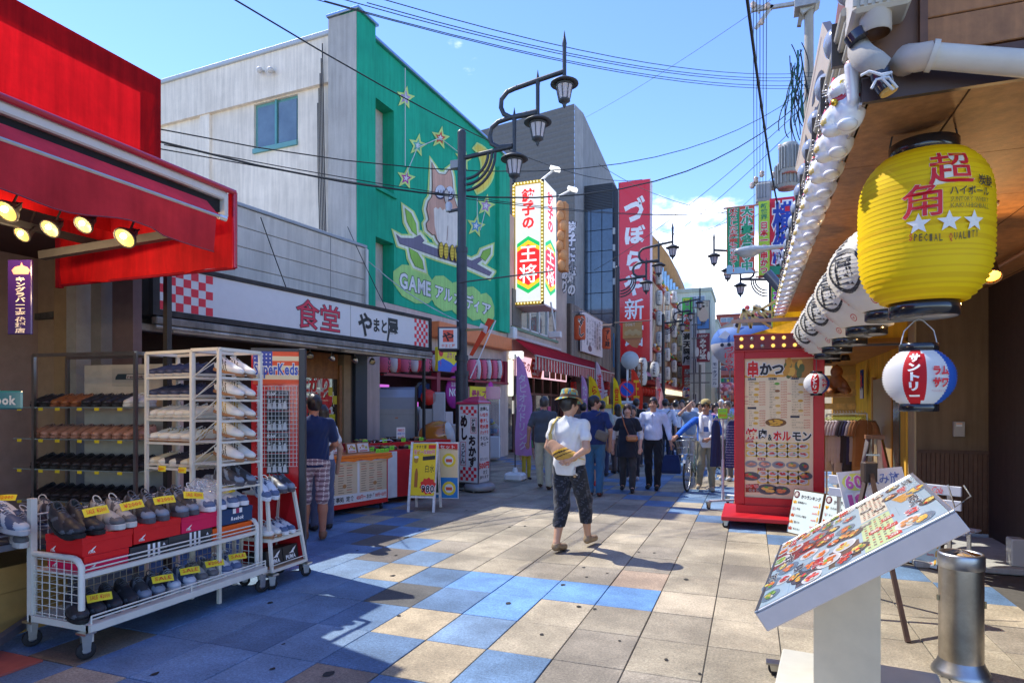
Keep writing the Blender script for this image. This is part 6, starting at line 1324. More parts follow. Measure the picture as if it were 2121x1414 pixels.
F=MB(); F.box(0,w,0,.4,0,h,(.15,.13,.13)); F.box(.06,w-.06,-.01,-.001,.06,h-.06,(.62,.55,.40)); P('panel',F,'print',t)
F=MB(); M_=front(-.03); F.face([(.06,.06),(w-.06,.06),(w-.06,h*.35),(.06,h*.45)],(.10,.25,.50),M_); F.disc(w*.52,h*.48,w*.38,h*.24,(.66,.50,.36),M_,z=.01); F.disc(w*.52,h*.73,w*.13,h*.07,(.66,.50,.36),M_,z=.02); F.disc(w*.52,h*.79,w*.12,h*.035,(.03,.03,.03),M_,z=.03); text(F,'相撲',w*.5,h*.2,w*.35,h*.16,(.05,.04,.05),M_,z=.03,off=.03,vert=True); text(F,'ちゃんこ',w*.2,h*.86,w*.25,h*.2,(.05,.04,.05),M_,z=.03,res=1,vert=True); text(F,'ごっつ',w*.8,h*.86,w*.25,h*.2,(.05,.04,.05),M_,z=.03,res=1,vert=True); P('lettering',F,'print',t)
x0,x1,y,z0,z1=rect(1443,1470,690,749,52); t=T('souvenir_sign','maroon souvenir shop sign with white brush writing','sign',(x0,y,z0)); w=x1-x0;h=z1-z0; F=MB(); F.box(0,w,0,.4,0,h,(.22,.03,.04)); P('panel',F,'print',t); F=MB(); text(F,'大阪物産',w*.5,h*.9,w*.7,h*.1,(.75,.7,.6),M_,res=1); text(F,'みやげ堂',w*.48,h*.45,w*.5,h*.72,(.75,.7,.6),M_,vert=True,off=.04); F.disc(w*.05,h*.35,w*.14,h*.17,(.7,.65,.58),M_,z=.001); F.disc(w*.92,h*.2,w*.12,h*.16,(.7,.65,.58),M_,z=.001); P('lettering',F,'print',t)
x0,x1,y,z0,z1=rect(1474,1487,735,802,60); t=T('parking_sign','slim white vertical car pool sign','sign',(x0,y,z0)); w=x1-x0;h=z1-z0; F=MB(); F.box(0,w,0,.3,0,h,(.66,.67,.68)); P('panel',F,'print',t); F=MB(); text(F,'モータプール',w*.5,h*.42,w*.7,h*.7,(.05,.08,.15),M_,vert=True,off=.02); P('lettering',F,'print',t)
F=MB(); p=rect(1437,1442,640,800,52); bar(F,(p[0],p[2]+.2,0),(p[0],p[2]+.2,p[4]),.12,(.12,.12,.12))
for v in(636,672,700,740): q_=onY(1440,v,p[2]); bar(F,(q_.x-.3,p[2]+.2,q_.z),(q_.x+.5,p[2]+.2,q_.z),.08,(.12,.12,.12))
tag(P('sign_post',F,'iron'),'dark post and arms carrying the wrestler and souvenir signs','post')
for i,(u0,u1,v0,v1,st,bc,tc_) in enumerate(((1300,1320,752,790,'だいたこ焼',(.10,.05,.03),(.7,.68,.6)),(1317,1330,750,800,'串かつ',(.28,.12,.05),(.6,.55,.45)))):
 t,w,h=sgn('hanging_board',['dark wooden board with white brush letters below the tall red sign','brown wooden board right of the dark one below the tall red sign'][i],u0,u1,v0,v1,27,.1,bc); F=MB(); text(F,st,w*.5,h*.5,w*.6,h*.92,tc_,M_,vert=True,off=.04); P('lettering',F,'print',t)
for i,(u,v,st) in enumerate(((1331,757,'づぼら'),(1331,782,'けっさく'),(1356,765,'てっちり'))):
 p=W(u,v,30); small_lantern('white_lantern',['white paper lantern just below the red sign','white paper lantern with two columns of writing below the red sign','white paper lantern right of the wooden boards'][i],Fr(0,0,90),0,0,0,.24,.75,[(.74,.72,.66)],'white lanterns by the red sign',st) if False else None
 t=small_lantern('white_lantern',['white paper lantern just below the red sign','white paper lantern with writing under the first, below the red sign','white paper lantern right of the wooden boards'][i],Fr(p.x,p.y,90),0,0,p.z,.22,.75,[(.74,.72,.66)],'white lanterns by the red sign',st)
# lamp posts
IR=(.045,.05,.058)
def lamp_post(x,y,label,side=1,scale=1.0):
 t=T('street_lamp',label,'street lamp',(x,y,0),group='ornate triple street lamps')
 F=MB(); F.tube([(0,0,0),(0,0,2.2)],.125,IR,14); F.tube([(0,0,2.2),(0,0,4.6)],.105,IR,14); F.tube([(0,0,4.6),(0,0,6.85)],.085,IR,14); F.ball((0,0,6.87),(.09,.09,.08),IR,12,6)
 for z,r in((2.2,.14),(2.5,.13),(4.6,.115),(.05,.16)): F.lathe([(r,-.05),(r,.05)],(0,0,z),IR,14)
 P('pole',F,'iron',t)
 def A(u,v): X=(u-957)/FPX*12.2*1.03; return (X*side,0,EYE-(v-HZP)/FPX*12.2)
 F=MB(); F.tube([A(964,328),A(1066,320)],.045,IR,8)
 F.tube([A(*p) for p in((1066,318),(1035,318),(1022,308),(1018,292),(1022,276),(1036,266),(1060,262),(1118,258))],.045,IR,10)
 F.tube([A(*p) for p in((1115,262),(1064,262),(1048,252),(1042,238),(1043,222),(1055,209),(1070,205),(1120,197),(1170,190))],.045,IR,10)
 P('arm',F,'iron',t)
 F=MB()
 for k,(r_,) in enumerate(((75,),(88,),(100,))):
  pts=[]
  for i in range(9): a=i/8*math.pi/2; pts.append(A(968+r_*.62*math.sin(a)*1.0+0,372+k*12-(45+12*k)*(1-math.cos(a))))
  F.tube(pts,.028,IR,7)
 P('brace',F,'iron',t)
 for i,(u,v) in enumerate(((1070,345),(1118,279),(1171,213))):
  a=A(u,v); L=T_part=bpy.data.objects.new('lamp_head',None); COL.objects.link(L); L.parent=t; L.location=a; L.empty_display_size=.05
  F=MB(); F.tube([(0,0,.0),(0,0,.72)],.038,IR,8); F.lathe([(.038,.66),(.045,.72),(.03,.80),(.004,.96)],(0,0,0),IR,10)
  F.lathe([(.03,.12),(.12,.08),(.255,.0),(.26,-.02),(.17,-.015)],(0,0,0),IR,20); F.lathe([(.16,-.02),(.165,-.05),(.15,-.06)],(0,0,0),IR,16); F.lathe([(.105,-.30),(.11,-.33),(.06,-.36),(.03,-.40),(.035,-.42),(.004,-.46)],(0,0,0),IR,14)
  for k in range(8): an_=k*math.pi/4; F.tube([(.16*math.cos(an_),.16*math.sin(an_),-.05),(.105*math.cos(an_),.105*math.sin(an_),-.31)],.008,IR,4,caps=(0,0))
  P('lamp_cap',F,'iron',L)
  F=MB(); F.lathe([(.15,-.05),(.10,-.31)],(0,0,0),(.62,.58,.60),16,caps=(1,1)); P('glass_shade',F,'lantern',L)
 return t
l1=lamp_post(-5.26,11.05,'triple headed dark street lamp in front of the green mural')
F=MB(); F.box(-.22,-.05,-.06,.06,6.2,6.35,(.25,.25,.25)); F.lathe([(.06,-.12),(.07,.02),(.04,.06)],(-.28,0,5.5),(.5,.5,.52),10); F.tube([(-.28,0,5.38),(-.05,0,5.4)],.03,IR,6); F.box(.05,.45,-.02,.02,3.02,3.06,(.3,.25,.1)); P('camera_unit',F,'paint',l1)
F=MB(); F.tube([(0,-.1,3.95),(1.9,-.1,4.03)],.014,(.1,.08,.07),5); P('banner_rod',F,'iron',l1)
for x,y,lb,sd in((-4.8,24.0,'triple headed street lamp beside the tall red sign',1),(-4.8,37.5,'distant triple street lamp beyond the red sign',1),(.72,25.9,'triple headed street lamp on the right side before the hanging banners',-1)):
 t=copy_tree(l1); t.location=(x,y,0); t['label']=lb
 if sd<0: t.rotation_euler=(0,0,math.pi)
 for ch in list(t.children):
  if ch.name.startswith(('camera_unit','banner_rod')): bpy.data.objects.remove(ch)
t=T('red_flag','narrow red and white paper flag slanting from the first lamp post','flag',W(972,735,12.1)); F=MB(); a=Vector((0,0,0)); b_=W(1016,660,12.1)-W(972,735,12.1); n_=Vector((.09,0,-.03)); F.add([a,a+n_*.8,b_+n_,b_-n_*.6],[(0,1,2,3)],(.75,.08,.03)); m_=a*.4+b_*.6; F.add([m_+n_*.6*0-Vector((.06,.01,-.1)),m_+Vector((.09,-.01,-.02)),m_+Vector((.13,-.01,.12)),m_+Vector((-.02,-.01,.20))],[(0,1,2,3)],(.8,.78,.75)); P('cloth',F,'flag',t); F=MB(); F.tube([(0.02,0,-.45),b_+n_*1.2],.012,(.7,.7,.7),5); P('stick',F,'paint',t)
# pink feather banner on white water base, others
def feather(name,label,base,H_,w,col,lean=(0,0),curve=0,txt_=None,tc_=(.6,.1,.4),basecol=(.78,.78,.78),group='feather banners along the shops',z0=.55,big=True):
 t=T(name,label,'banner',base,group=group)
 F=MB(); F.tube([(0,0,.1),(0,0,H_)],.014,(.05,.05,.05),6); P('pole',F,'paint',t)
 if big:
  F=MB(); F.box(-.20,.20,-.16,.16,0,.17,basecol,ch=.04); F.lathe([(.06,.17),(.05,.24),(.03,.28)],(0,0,0),basecol,12); P('base',F,'paint',t)
 F=MB(); n=14;vs=[];fs=[]
 for i in range(n+1):
  s=i/n; z=H_-.03-(H_-.03-z0)*s; ww=w*(.15+.85*min(1,s*2.2)**.6); sh=lean[0]*(1-s)*0
  for j in range(5): c_=j/4; vs.append((.02+ww*c_*(1),.05*math.sin(c_*7+s*5)*(.3+s)+.02*math.sin(s*14),z-.03*math.sin(c_*3)))
 for i in range(n):
  for j in range(4): a=i*5+j; fs.append((a,a+5,a+6,a+1))
 F.add(vs,fs,col,True); P('cloth',F,'flag',t)
 if txt_:
  F=MB(); text(F,txt_,w*.5+.01,z0+(H_-z0)*.42,w*.5,(H_-z0)*.75,tc_,front(-.075),vert=True,off=.02,res=1,warp=lambda p_:(p_[0],p_[1],p_[2]+.03*math.sin(p_[1]*6))); P('lettering',F,'flag',t)
 return t
feather('feather_banner','tall lilac feather banner on a white water filled base',G(1067,995)+Vector((0,0,0)),2.65,.36,(.62,.30,.58),txt_='タピオカドリンク',tc_=(.75,.7,.75))
for (u,v,Z,H_,w,c_,lb,st,tc_) in((1203,839,23,2.7,.3,(.62,.35,.6),'lilac narrow banner by the small red lanterns','たこ焼',(.8,.8,.8)),(1233,839,21.5,3.1,.3,(.65,.5,.55),'pink red narrow banner under the striped awning','道頓堀',(.7,.05,.05)),(1268,839,15.5,2.3,.22,(.85,.62,.02),'bright yellow narrow banner with red writing','営業中',(.75,.05,.03)),(1306,839,24,3.0,.45,(.75,.06,.03),'red and yellow narrow banner before the sign boards','王将',(.85,.6,.05)),(1218,839,19,2.5,.4,(.85,.55,.02),'yellow and red banner in front of the red lanterns','らーめん',(.7,.04,.03)),(1358,839,30,2.9,.35,(.7,.35,.35),'pale pink narrow banner before the lantern hall','すし',(.7,.1,.1)),(1248,839,27,2.6,.3,(.3,.02,.02),'dark red narrow banner under the eave','酒処',(.8,.8,.8))):
 p=W(u,v,Z); feather('feather_banner',lb,(p.x,p.y,0),H_,w,c_,txt_=st,tc_=tc_,z0=.9,basecol=(.2,.2,.2))
p=W(1299,806,19.5); t=T('no_parking_sign','round blue and red no parking sign on a white pole','road sign',(p.x,p.y,0)); Hh=p.z; F=MB(); F.tube([(0,.03,0),(0,.03,Hh+.9)],.035,(.6,.6,.6),8); P('pole',F,'paint',t)
F=MB(); Mz=plane((0,0,Hh),(1,0,0),(0,0,1)); F.disc(0,0,.27,.27,(.70,.04,.05),Mz,n=24); F.disc(0,0,.21,.21,(.02,.08,.45),Mz,z=.003,n=24); F.face([(-.15,.115),(-.115,.15),(.15,-.115),(.115,-.15)],(.70,.04,.05),Mz,z=.006); P('disc',F,'print',t)
F=MB(); F.box(-.26,.26,0,.02,Hh-.62,Hh-.36,(.72,.72,.72)); text(F,'区間',0,Hh-.49,.4,.14,(.05,.05,.1),front(-.002)); P('plate',F,'print',t)
F=MB(); F.lathe([(0,.06),(.28,.06),(.28,.08),(0,.08)],(0,0,0),(.45,.46,.46),20,M=plane((.1,0,Hh+.9),(1,0,0),(0,0,1))); P('back_disc',F,'paint',t)
t,w,h=sgn('arrow_menu_board','white standing board with yellow bulb arrow on top and coloured stripes',1240,1292,845,945,16.5,.15,(.72,.72,.70),cat='board'); F=MB(); M_=front(-.01)
for k,c_ in enumerate(((.02,.35,.10),(.85,.45,.02),(.70,.02,.02))): F.face([(0,h*.42-k*.06),(w,h*.52-k*.06),(w,h*.10),(0,h*.05)],c_,M_,z=.001*k)
P('stripes',F,'print',t); F=MB(); F.prism([(-.3,h),(w+.1,h),(w+.1,h+.1),(w*.35,h+.1),(w*.35,h+.32)],.2,(.85,.55,.02),M=plane((0,.16,0),(1,0,0),(0,0,1))@Matrix.Translation((0,0,-.0))); P('arrow',F,'paint',t)
rh=T('red_stall_front','low red shop front with fringed eave and red lantern strip','shop front',(-7.0,36,0)); F=MB(); F.box(-1,1.2,0,9,2.9,3.1,(.35,.03,.03)); F.box(-1,.4,0,9,0,2.9,(.12,.04,.035)); F.box(.42,.5,0,9,2.2,2.8,(.66,.05,.04)); F.add([(.4,-2,3.9),(.4,6,3.9),(1.7,6,3.2),(1.7,-2,3.2)],[(0,1,2,3)],(.62,.25,.30)); P('front',F,'matte',rh)
for k in range(7): F=MB(); F.ball((.8,.4+k*1.2,2.45),(.28,.28,.3),(.65,.04,.03),10,6); P('red_lantern',F,'lantern',rh)
# far street
def farblock(name,label,x0,x1,y0,y1,z1,col,rows,cols,wc=(.08,.10,.13),side='both',bal=None):
 t=T(name,label,'building',(x0,y0,0)); F=MB(); F.box(0,x1-x0,0,y1-y0,0,z1,col); F.box(-.1,x1-x0+.1,-.1,y1-y0,z1,z1+.4,tuple(v*.8 for v in col)); P('wall',F,'render',t)
 w=x1-x0; fh=z1/rows
 for r_ in range(rows):
  if bal:
   F=MB(); F.box(.0,w,-1.0,-.001,r_*fh+.1,r_*fh+fh*.42,bal,ch=.03); P('balcony',F,'render',t)
  for c_ in range(cols):
   a=w*(c_+.2)/cols;b=w*(c_+.8)/cols; F=MB(); F.box(a,b,-.06,-.002,r_*fh+fh*.38,r_*fh+fh*.85,(.55,.56,.55)); o=P('window',F,'paint',t); F=MB(); F.box(a+.1,(a+b)/2-.05,-.08,-.062,r_*fh+fh*.42,r_*fh+fh*.82,wc); F.box((a+b)/2+.05,b-.1,-.08,-.062,r_*fh+fh*.42,r_*fh+fh*.82,wc); P('pane',F,'glass',o)
 return t
def xr(u,Z): return W(u,839,Z)
a=W(1484,839,150);b=W(1562,839,150); farblock('brick_apartments','red brown brick apartment block with balconies closing the street','x',a.y) if False else farblock('brick_apartments','red brown brick apartment block with balconies closing the street',a.x,b.x+20,a.y,a.y+20,W(1484,655,150).z,(.30,.085,.065),8,6,bal=(.36,.12,.09))
a=W(1438,839,66);b=W(1474,839,66); farblock('pale_green_house','narrow pale green house behind the wrestler sign',a.x-4,b.x,a.y,a.y+8,W(1460,605,66).z,(.50,.56,.46),5,2)
a=W(1462,839,90);b=W(1487,839,90); farblock('white_house','white corner house with balconies beyond the green one',a.x-3,b.x,a.y,a.y+10,W(1470,668,90).z,(.52,.60,.50),6,2,bal=(.55,.62,.52))
a=W(1440,839,60);t=farblock('grey_house','low grey house with slanted roof under the souvenir sign',W(1432,839,58).x,W(1452,839,58).x,58.5,66,9.5,(.5,.52,.48),3,1)
a=W(1300,839,95); farblock('ochre_wing','plain buff building rising behind the lantern hall',a.x-14,W(1425,839,95).x,a.y,a.y+10,W(1400,700,95).z,(.45,.36,.25),6,5)
for i,(x0,x1,y0,y1,z1,c_,lb) in enumerate(((3.4,12,30,44,8.5,(.5,.45,.35),'cream building further along the right side'),(3.8,13,46,62,12,(.42,.40,.38),'grey building in the far right row'),(4.2,14,64,90,10,(.5,.38,.30),'tan building near the far end of the right row'),(5,16,92,140,14,(.45,.45,.45),'pale building at the far end of the right row'))):
 farblock('street_building',lb,x0,x1,y0,y1,z1,c_,3,3)
for i,(x0,x1,y0,y1,z1,c_,lb) in enumerate(((-15,-7.6,74,90,9,(.5,.5,.46),'pale building beyond the strip sign on the left'),(-16,-8.2,92,120,13,(.48,.42,.36),'beige building far down the left side'),(-18,-9,122,148,11,(.4,.38,.36),'grey building at the far left end of the street'))):
 farblock('street_building',lb,x0,x1,y0,y1,z1,c_,4,3)
q=random.Random(21)
for k in range(16):
 u=q.uniform(1478,1524); v=q.uniform(745,822); Z=q.uniform(60,120); s=q.uniform(3,7)
 sgn('shop_sign',q.choice(['small %s shop sign far down the street'])%['white','red','blue','yellow','green','pale blue','orange','teal'][k%8]+[' on the left side',' hanging above the crowd'][k//8],u,u+s,v,v+s*q.uniform(1,2.4),Z,.2,[(.7,.7,.7),(.6,.04,.04),(.05,.15,.5),(.75,.55,.05),(.03,.35,.15),(.4,.5,.7),(.8,.3,.05),(.05,.35,.4)][k%8],group='small signs at the far end')
F=MB(); q=random.Random(5)
for k in range(60):
 p=W(q.uniform(1490,1524),q.uniform(795,812),80+q.uniform(-10,10)); F.ball(p,(.35,.35,.3),q.choice([(.7,.3,.35),(.75,.5,.5),(.6,.15,.2)]),6,4)
o=P('paper_flower_garland',F,'print',kind='stuff'); o['label']='pink paper flowers strung over the far crowd'
F=MB(); p=W(1500,833,90); F.box(-2,6,0,.4,5,6.2,(.4,.06,.05),M=Matrix.Translation((p.x-6,p.y+40,5.5))); tag(P('footbridge',F,'paint'),'red brown footbridge crossing at the end of the street','bridge')
for i,(u,Z,vt) in enumerate(((1489,70,735),(1512,110,745),(1450,54,755))):
 p=W(u,839,Z); t=T('utility_pole',['thin pole at the end of the left row','distant thin pole before the brick block','thin dark pole by the souvenir sign'][i],'pole',(p.x,p.y,0)); zt_=W(u,vt,Z).z; F=MB(); F.tube([(0,0,0),(0,0,zt_)],.12,(.2,.2,.2),6); F.box(-1,1,-.05,.05,zt_-.8,zt_-.7,(.2,.2,.2)); F.box(-.8,.8,-.05,.05,zt_-1.6,zt_-1.5,(.2,.2,.2)); P('mast',F,'concrete',t)
## right side: eave, lanterns, figurines, shop
WB=(.17,.075,.03); XE=.478; ZS=2.97; YN=3.28; YF=10.2
ev=T('eave','deep plywood eave of the corner restaurant with wooden fascia','eave',(XE,YN,ZS))
F=MB()
for k in range(8): F.box(.02,2.75,k*.866+.003,(k+1)*.866-.003,0,.02,(.36,.165,.06));
P('soffit_panel',F,'wood',ev)
F=MB(); F.box(0,.03,0,YF-YN,-.0,.12,(.30,.24,.21)); F.box(0,3,-.03,0,-.005,.10,(.06,.035,.03)); F.box(.0,3,.02,.06,.1,.5,WB); F.box(-.012,.0,-.02,YF-YN,-.012,-.001,(.45,.42,.4)); P('fascia',F,'paint',ev)
F=MB(); F.box(.05,3,.1,YF-YN,.14,.55,(.20,.15,.12)); P('roof_deck',F,'matte',ev)
F=MB();
for x in(.42,1.3,2.1): F.box(x,x+.006,0.01,YF-YN,-.003,.0,(.09,.04,.015))
P('soffit_joint',F,'matte',ev)
F=MB();
for z,x,r in((.47,-.06,.022),(.42,-.045,.02),(.36,-.03,.016),(.53,-.02,.02)): F.tube([(x,.05,z),(x,YF-YN,z)],r,(.45,.42,.34),6)
F.box(.0,.03,.0,YF-YN,.14,.56,(.50,.45,.36))
for k in range(12): F.box(-.09,.02,.3+k*.56,.33+k*.56,.34,.56,(.06,.05,.04))
P('gutter_rail',F,'paint',ev)
F=MB()
for k in range(13): F.ball((-.04,.1+k*.52,.62),(.06,.09,.085),(.30,.33,.38),10,8)
P('dome_lamp_row',F,'gloss',ev,kind='stuff')
ub=T('upper_timber_wall','dark varnished timber wall above the eave corner','wall',(.55,YN,ZS+.1))
F=MB(); x1912=onY(1912,100,YN+.02).x-.55
for k in range(6): F.box(x1912+.01,3.2,.0,.04,.08+k*.16,.08+(k+1)*.16-.004,(.36,.15,.05),ch=.004)
P('board',F,'wood',ub)
F=MB(); F.box(0,x1912-.02,.05,.5,.0,1.3,(.12,.05,.03)); F.box(x1912-.02,x1912+.01,-.02,.1,-.05,1.6,(.14,.06,.03)); F.box(-.02,3.2,-.02,.05,-.08,.06,(.10,.045,.03)); F.box(0,3.2,.05,.6,1.0,1.2,(.15,.07,.03)); P('corner_board',F,'wood',ub)
t=T('drain_pipe','thick cream drain pipe crossing the timber wall','pipe',onY(1900,120,YN-.12)); F=MB(); d=onY(2121,137,YN-.12)-onY(1920,120,YN-.12); a=Vector((.045,0,0)); F.tube([a,a+d,a+d*2.2],.052,(.60,.54,.44),16); F.tube([a-Vector((.0,0,0)),a+d*.06],.064,(.58,.52,.42),16); F.tube([(.05,0,0),(0,.0,.0),(-.03,.03,.02),(-.035,.12,.03)],.058,(.52,.42,.32),14); P('pipe',F,'paint',t)
t=T('bandaged_pipe','bent pipe wrapped in grey tape and tied with white cord','pipe',onY(1805,150,YN-.08)); F=MB(); q0=onY(1805,150,YN-.08)
pp=[onY(u,v,YN-.08+dy)-q0 for u,v,dy in((1775,82,.1),(1780,105,.06),(1790,120,.0),(1812,132,-.03),(1830,142,-.02))]
F.tube(pp,[.04,.05,.055,.052,.045],(.40,.37,.32),14); P('taped_bend',F,'fabric',t)
P('black_tape',MB().tube([onY(u,v,YN-.08)-q0 for u,v in((1768,70),(1778,84))],.045,(.03,.03,.05),12),'gloss',t); F=MB(); F.tube([onY(u,v,YN-.1)-q0 for u,v in((1822,146),(1828,170),(1838,186))],.04,(.025,.03,.045),12); P('black_tape',F,'gloss',t)
F=MB(); F.tube([onY(u,v,YN-.1)-q0 for u,v in((1838,184),(1842,193))],.035,(.75,.45,.12),10); P('foam_end',F,'matte',t)
F=MB()
for pts in(((1783,157),(1800,148),(1825,155),(1845,150),(1850,165),(1828,160)),((1805,184),(1815,165),(1840,160),(1858,182),(1850,186),(1825,160)),((1808,150),(1830,158),(1848,150))): F.tube([onY(u,v,YN-.17)-q0 for u,v in pts],.006,(.7,.7,.7),5)
P('white_cord',F,'fabric',t)
t=T('duct_box','cream ribbed duct housing with round rusty outlet above the eave','duct',onY(1815,20,YN-.1)); F=MB(); F.box(-.10,.13,-.05,.2,-.02,.6,(.55,.50,.40),ch=.015)
for k in range(8): F.box(-.10+k*.029,-.085+k*.029,-.06,-.05,.0,.5,(.5,.45,.36))
F.lathe([(.06,-.10),(.065,-.09),(.065,0)],(0.0,.02,0),(.48,.40,.30),16,caps=(0,0)); F.lathe([(0,-.05),(.058,-.05),(.058,-.1)],(0,.02,0),(.22,.09,.03),16,caps=(0,0)); P('housing',F,'paint',t)
t=T('hanging_board','small reddish brown board hanging above the dome lamps','board',onx(1760,20,.43)); F=MB(); c=[onx(u,v,.43)-onx(1760,20,.43) for u,v in((1762,-40),(1748,55),(1728,62),(1742,-40))]; F.add(c,[(0,1,2,3)],(.20,.07,.04)); F.add([v+Vector((.04,0,0)) for v in c],[(3,2,1,0)],(.2,.07,.04)); P('panel',F,'wood',t)
o=onx(1703,47,.46); t=T('roof_sign_board','tan sign board with brush strokes and a red seal over the eave','sign',o)
c=[onx(u,v,.46)-o for u,v in((1703,47),(1745,120),(1668,382),(1647,350))]
F=MB(); F.add(c+[v+Vector((.05,0,0)) for v in c],[(0,1,2,3),(7,6,5,4),(0,4,5,1),(3,2,6,7),(0,3,7,4)],[(.50,.39,.25)]+[(.06,.05,.05)]*4); P('board',F,'paint',t)
F=MB()
def bl(s,t_,dz=.003): p=c[0]*(1-s)*(1-t_)+c[1]*(1-s)*t_+c[2]*s*t_+c[3]*s*(1-t_); return Vector((-dz,p.y,p.z))
for a in((.05,.10,.95,.115),(.05,.88,.95,.895)): F.add([bl(a[0],a[1]),bl(a[2],a[1]),bl(a[2],a[3]),bl(a[0],a[3])],[(0,1,2,3)],(.16,.06,.05))
F.add([bl(.80,.6),bl(.95,.6),bl(.95,.85),bl(.80,.85)],[(0,1,2,3)],(.45,.04,.05))
for k in range(16): s0=.30+.14*math.cos(k*.35);t0=.5+.26*math.sin(k*.35);s1=.30+.14*math.cos((k+1)*.35);t1=.5+.26*math.sin((k+1)*.35); F.add([bl(s0,t0),bl(s1,t1),bl(.30+(s1-.30)*.55,.5+(t1-.5)*.55),bl(.30+(s0-.30)*.55,.5+(t0-.5)*.55)],[(0,1,2,3)],(.05,.04,.035))
F.add([bl(.62,.3),bl(.68,.35),bl(.70,.75),bl(.64,.7)],[(0,1,2,3)],(.05,.04,.035)); P('brush_print',F,'print',t)
# beckoning cats
def catmesh():
 pr=[ell((0,0,.10),(.075,.085,.10),0,.03),ell((-.01,0,.20),(.072,.082,.068),0,.02),cap((-.01,-.058,.235),(-.005,-.066,.283),.026,.006,0,.01),cap((-.01,.058,.235),(-.005,.066,.283),.026,.006,0,.01),
  cap((-.05,-.07,.12),(-.07,-.075,.26),.024,.03,0,.015),cap((-.05,.05,.10),(-.085,.045,.055),.028,.026,0,.015),ell((-.05,-.04,.02),(.05,.04,.025),0,.01),ell((-.05,.04,.02),(.05,.04,.025),0,.01),ell((-.075,0,.185),(.02,.035,.022),0,.01)]
 def rec(cen,C,w):
  x,y,z=cen.T; C=np.tile(np.array([.76,.75,.73]),(len(x),1))
  C[((w==2)|(w==3))&(x<-.004)&(z>.24)]=(.6,.02,.02)
  C[(np.abs(z-.142+.1*x)<.008)&(x*x+y*y<.01)&(w<2)]=(.5,.02,.02)
  for s in(-1,1): C[((y-s*.033)**2+(z-.212)**2<.00012)&(x<-.04)&(w<2)]=(.55,.42,.03); C[((y-s*.033)**2+(z-.212)**2<.00002)&(x<-.04)]=(.02,.02,.02)
  C[(y**2*1.5+(z-.192)**2<.00006)&(x<-.06)]=(.5,.1,.1)
  C[(z>.262)&(z<.28)&(w==4)&(x<-.08)]=(.6,.3,.2)
  C[((y-.045)**2+(z-.055)**2<.0003)&(x<-.1)]=(.7,.5,.15)
  C[((y+.05)**2+(z-.10)**2<.0005)&(x>.02)]=(.6,.42,.1)
  return C
 return sdf(pr,.0062,cols=[(.76,.75,.73)],name='cat_body',m='gloss',parent='mesh',recol=rec)
CM=catmesh()
F=MB(); F.lathe([(.071,.132),(.074,.142),(.071,.152)],(-.0,0,0),(.5,.015,.02),18,caps=(0,0),sy=1.08); o_=P('collar',F,'gloss'); CL=o_.data; bpy.data.objects.remove(o_)
F=MB(); F.ball((-.085,0,.128),.016,(.65,.42,.05),8,6); o_=P('bell',F,'metal'); BM=o_.data; bpy.data.objects.remove(o_)
F=MB()
for k in range(9): F.ball((-.065+.004*k,.058+.003*k,.235-.024*k),.009,(.25,.22,.2),6,4)
o_=P('bead_string',F,'metal'); BD=o_.data; bpy.data.objects.remove(o_)
F=MB()
for s in(-1,1):
 for k in(-1,0,1): F.tube([(-.08,s*.02,.19+k*.006),(-.095,s*.06,.19+k*.014)],.0012,(.8,.8,.8),3,caps=(0,0))
o_=P('whiskers',F,'print'); WM_=o_.data; bpy.data.objects.remove(o_)
ords='nearest second third fourth fifth sixth seventh eighth ninth tenth eleventh twelfth thirteenth fourteenth fifteenth sixteenth seventeenth eighteenth nineteenth farthest'.split()
for k in range(20):
 t=T('cat_figurine','white beckoning cat figurine with red collar on the eave edge, %s from the corner'%ords[k],'figurine',(.43,YN+.10+k*.345,ZS-.09),rot=rnd.uniform(-.05,.05)+R(48),group='beckoning cats along the eave')
 for nm,me in(('cat_body',CM),('collar',CL),('bell',BM),('bead_string',BD))+((('whiskers',WM_),) if k<6 else ()): link(nm,me,t)
 t.scale=(.98,1.02,1.05)
# lanterns
def chochin(label,c,r,h,col,ribs,belly,capr,shoulder=2.6,txtf=None,group=None,caph=.07,name='paper_lantern'):
 t=T(name,label,'lantern',c,group=group); n=48; m=ribs*2
 def prof(z): a=abs(2*z/h); return r*(1-(1-belly)*a**shoulder)
 rings=[]
 for i in range(m+1):
  z=-h/2+h*i/m; rr=prof(z)+(.0065 if i%2 else -.0065)*r/.3; rings.append([(rr*math.cos(2*math.pi*k/n),rr*math.sin(2*math.pi*k/n),z) for k in range(n)])
 cc=col if isinstance(col,tuple) else [col(2*math.pi*(k+.5)/n,-h/2+h*(i+.5)/m) for i in range(m) for k in range(n)]
 F=MB(); F.ring(rings,cc,True,(0,0)); P('paper_body',F,'lantern',t)
 for s in(1,-1):
  F=MB(); a,b=(h/2-.01,h/2+caph) if s>0 else(-h/2-caph,-h/2+.01); F.lathe([(capr*.96,a),(capr,a+.004),(capr,b-.004),(capr*.96,b)],(0,0,0),(.015,.015,.017),32,caps=(0,0)); F.lathe([(capr*.95,b if s>0 else a),(capr*.95,(b if s>0 else a)-s*.01),(0,(b if s>0 else a)-s*.01)],(0,0,0),(.35,.33,.28),32,caps=(0,0)); P('black_rim',F,'gloss',t)
 if txtf:
  face_=math.atan2(-c.y,-c.x)+.0
  def mk(ang0):
   def wp(p_): a=face_+ang0+p_[0]/r; rr=prof(p_[1])+p_[2]+.0065; return (rr*math.cos(a),rr*math.sin(a),p_[1])
   return wp
  F=MB(); txtf(F,mk); P('lettering',F,'print',t)
 return t
YEL2=(1.0,.70,.004)
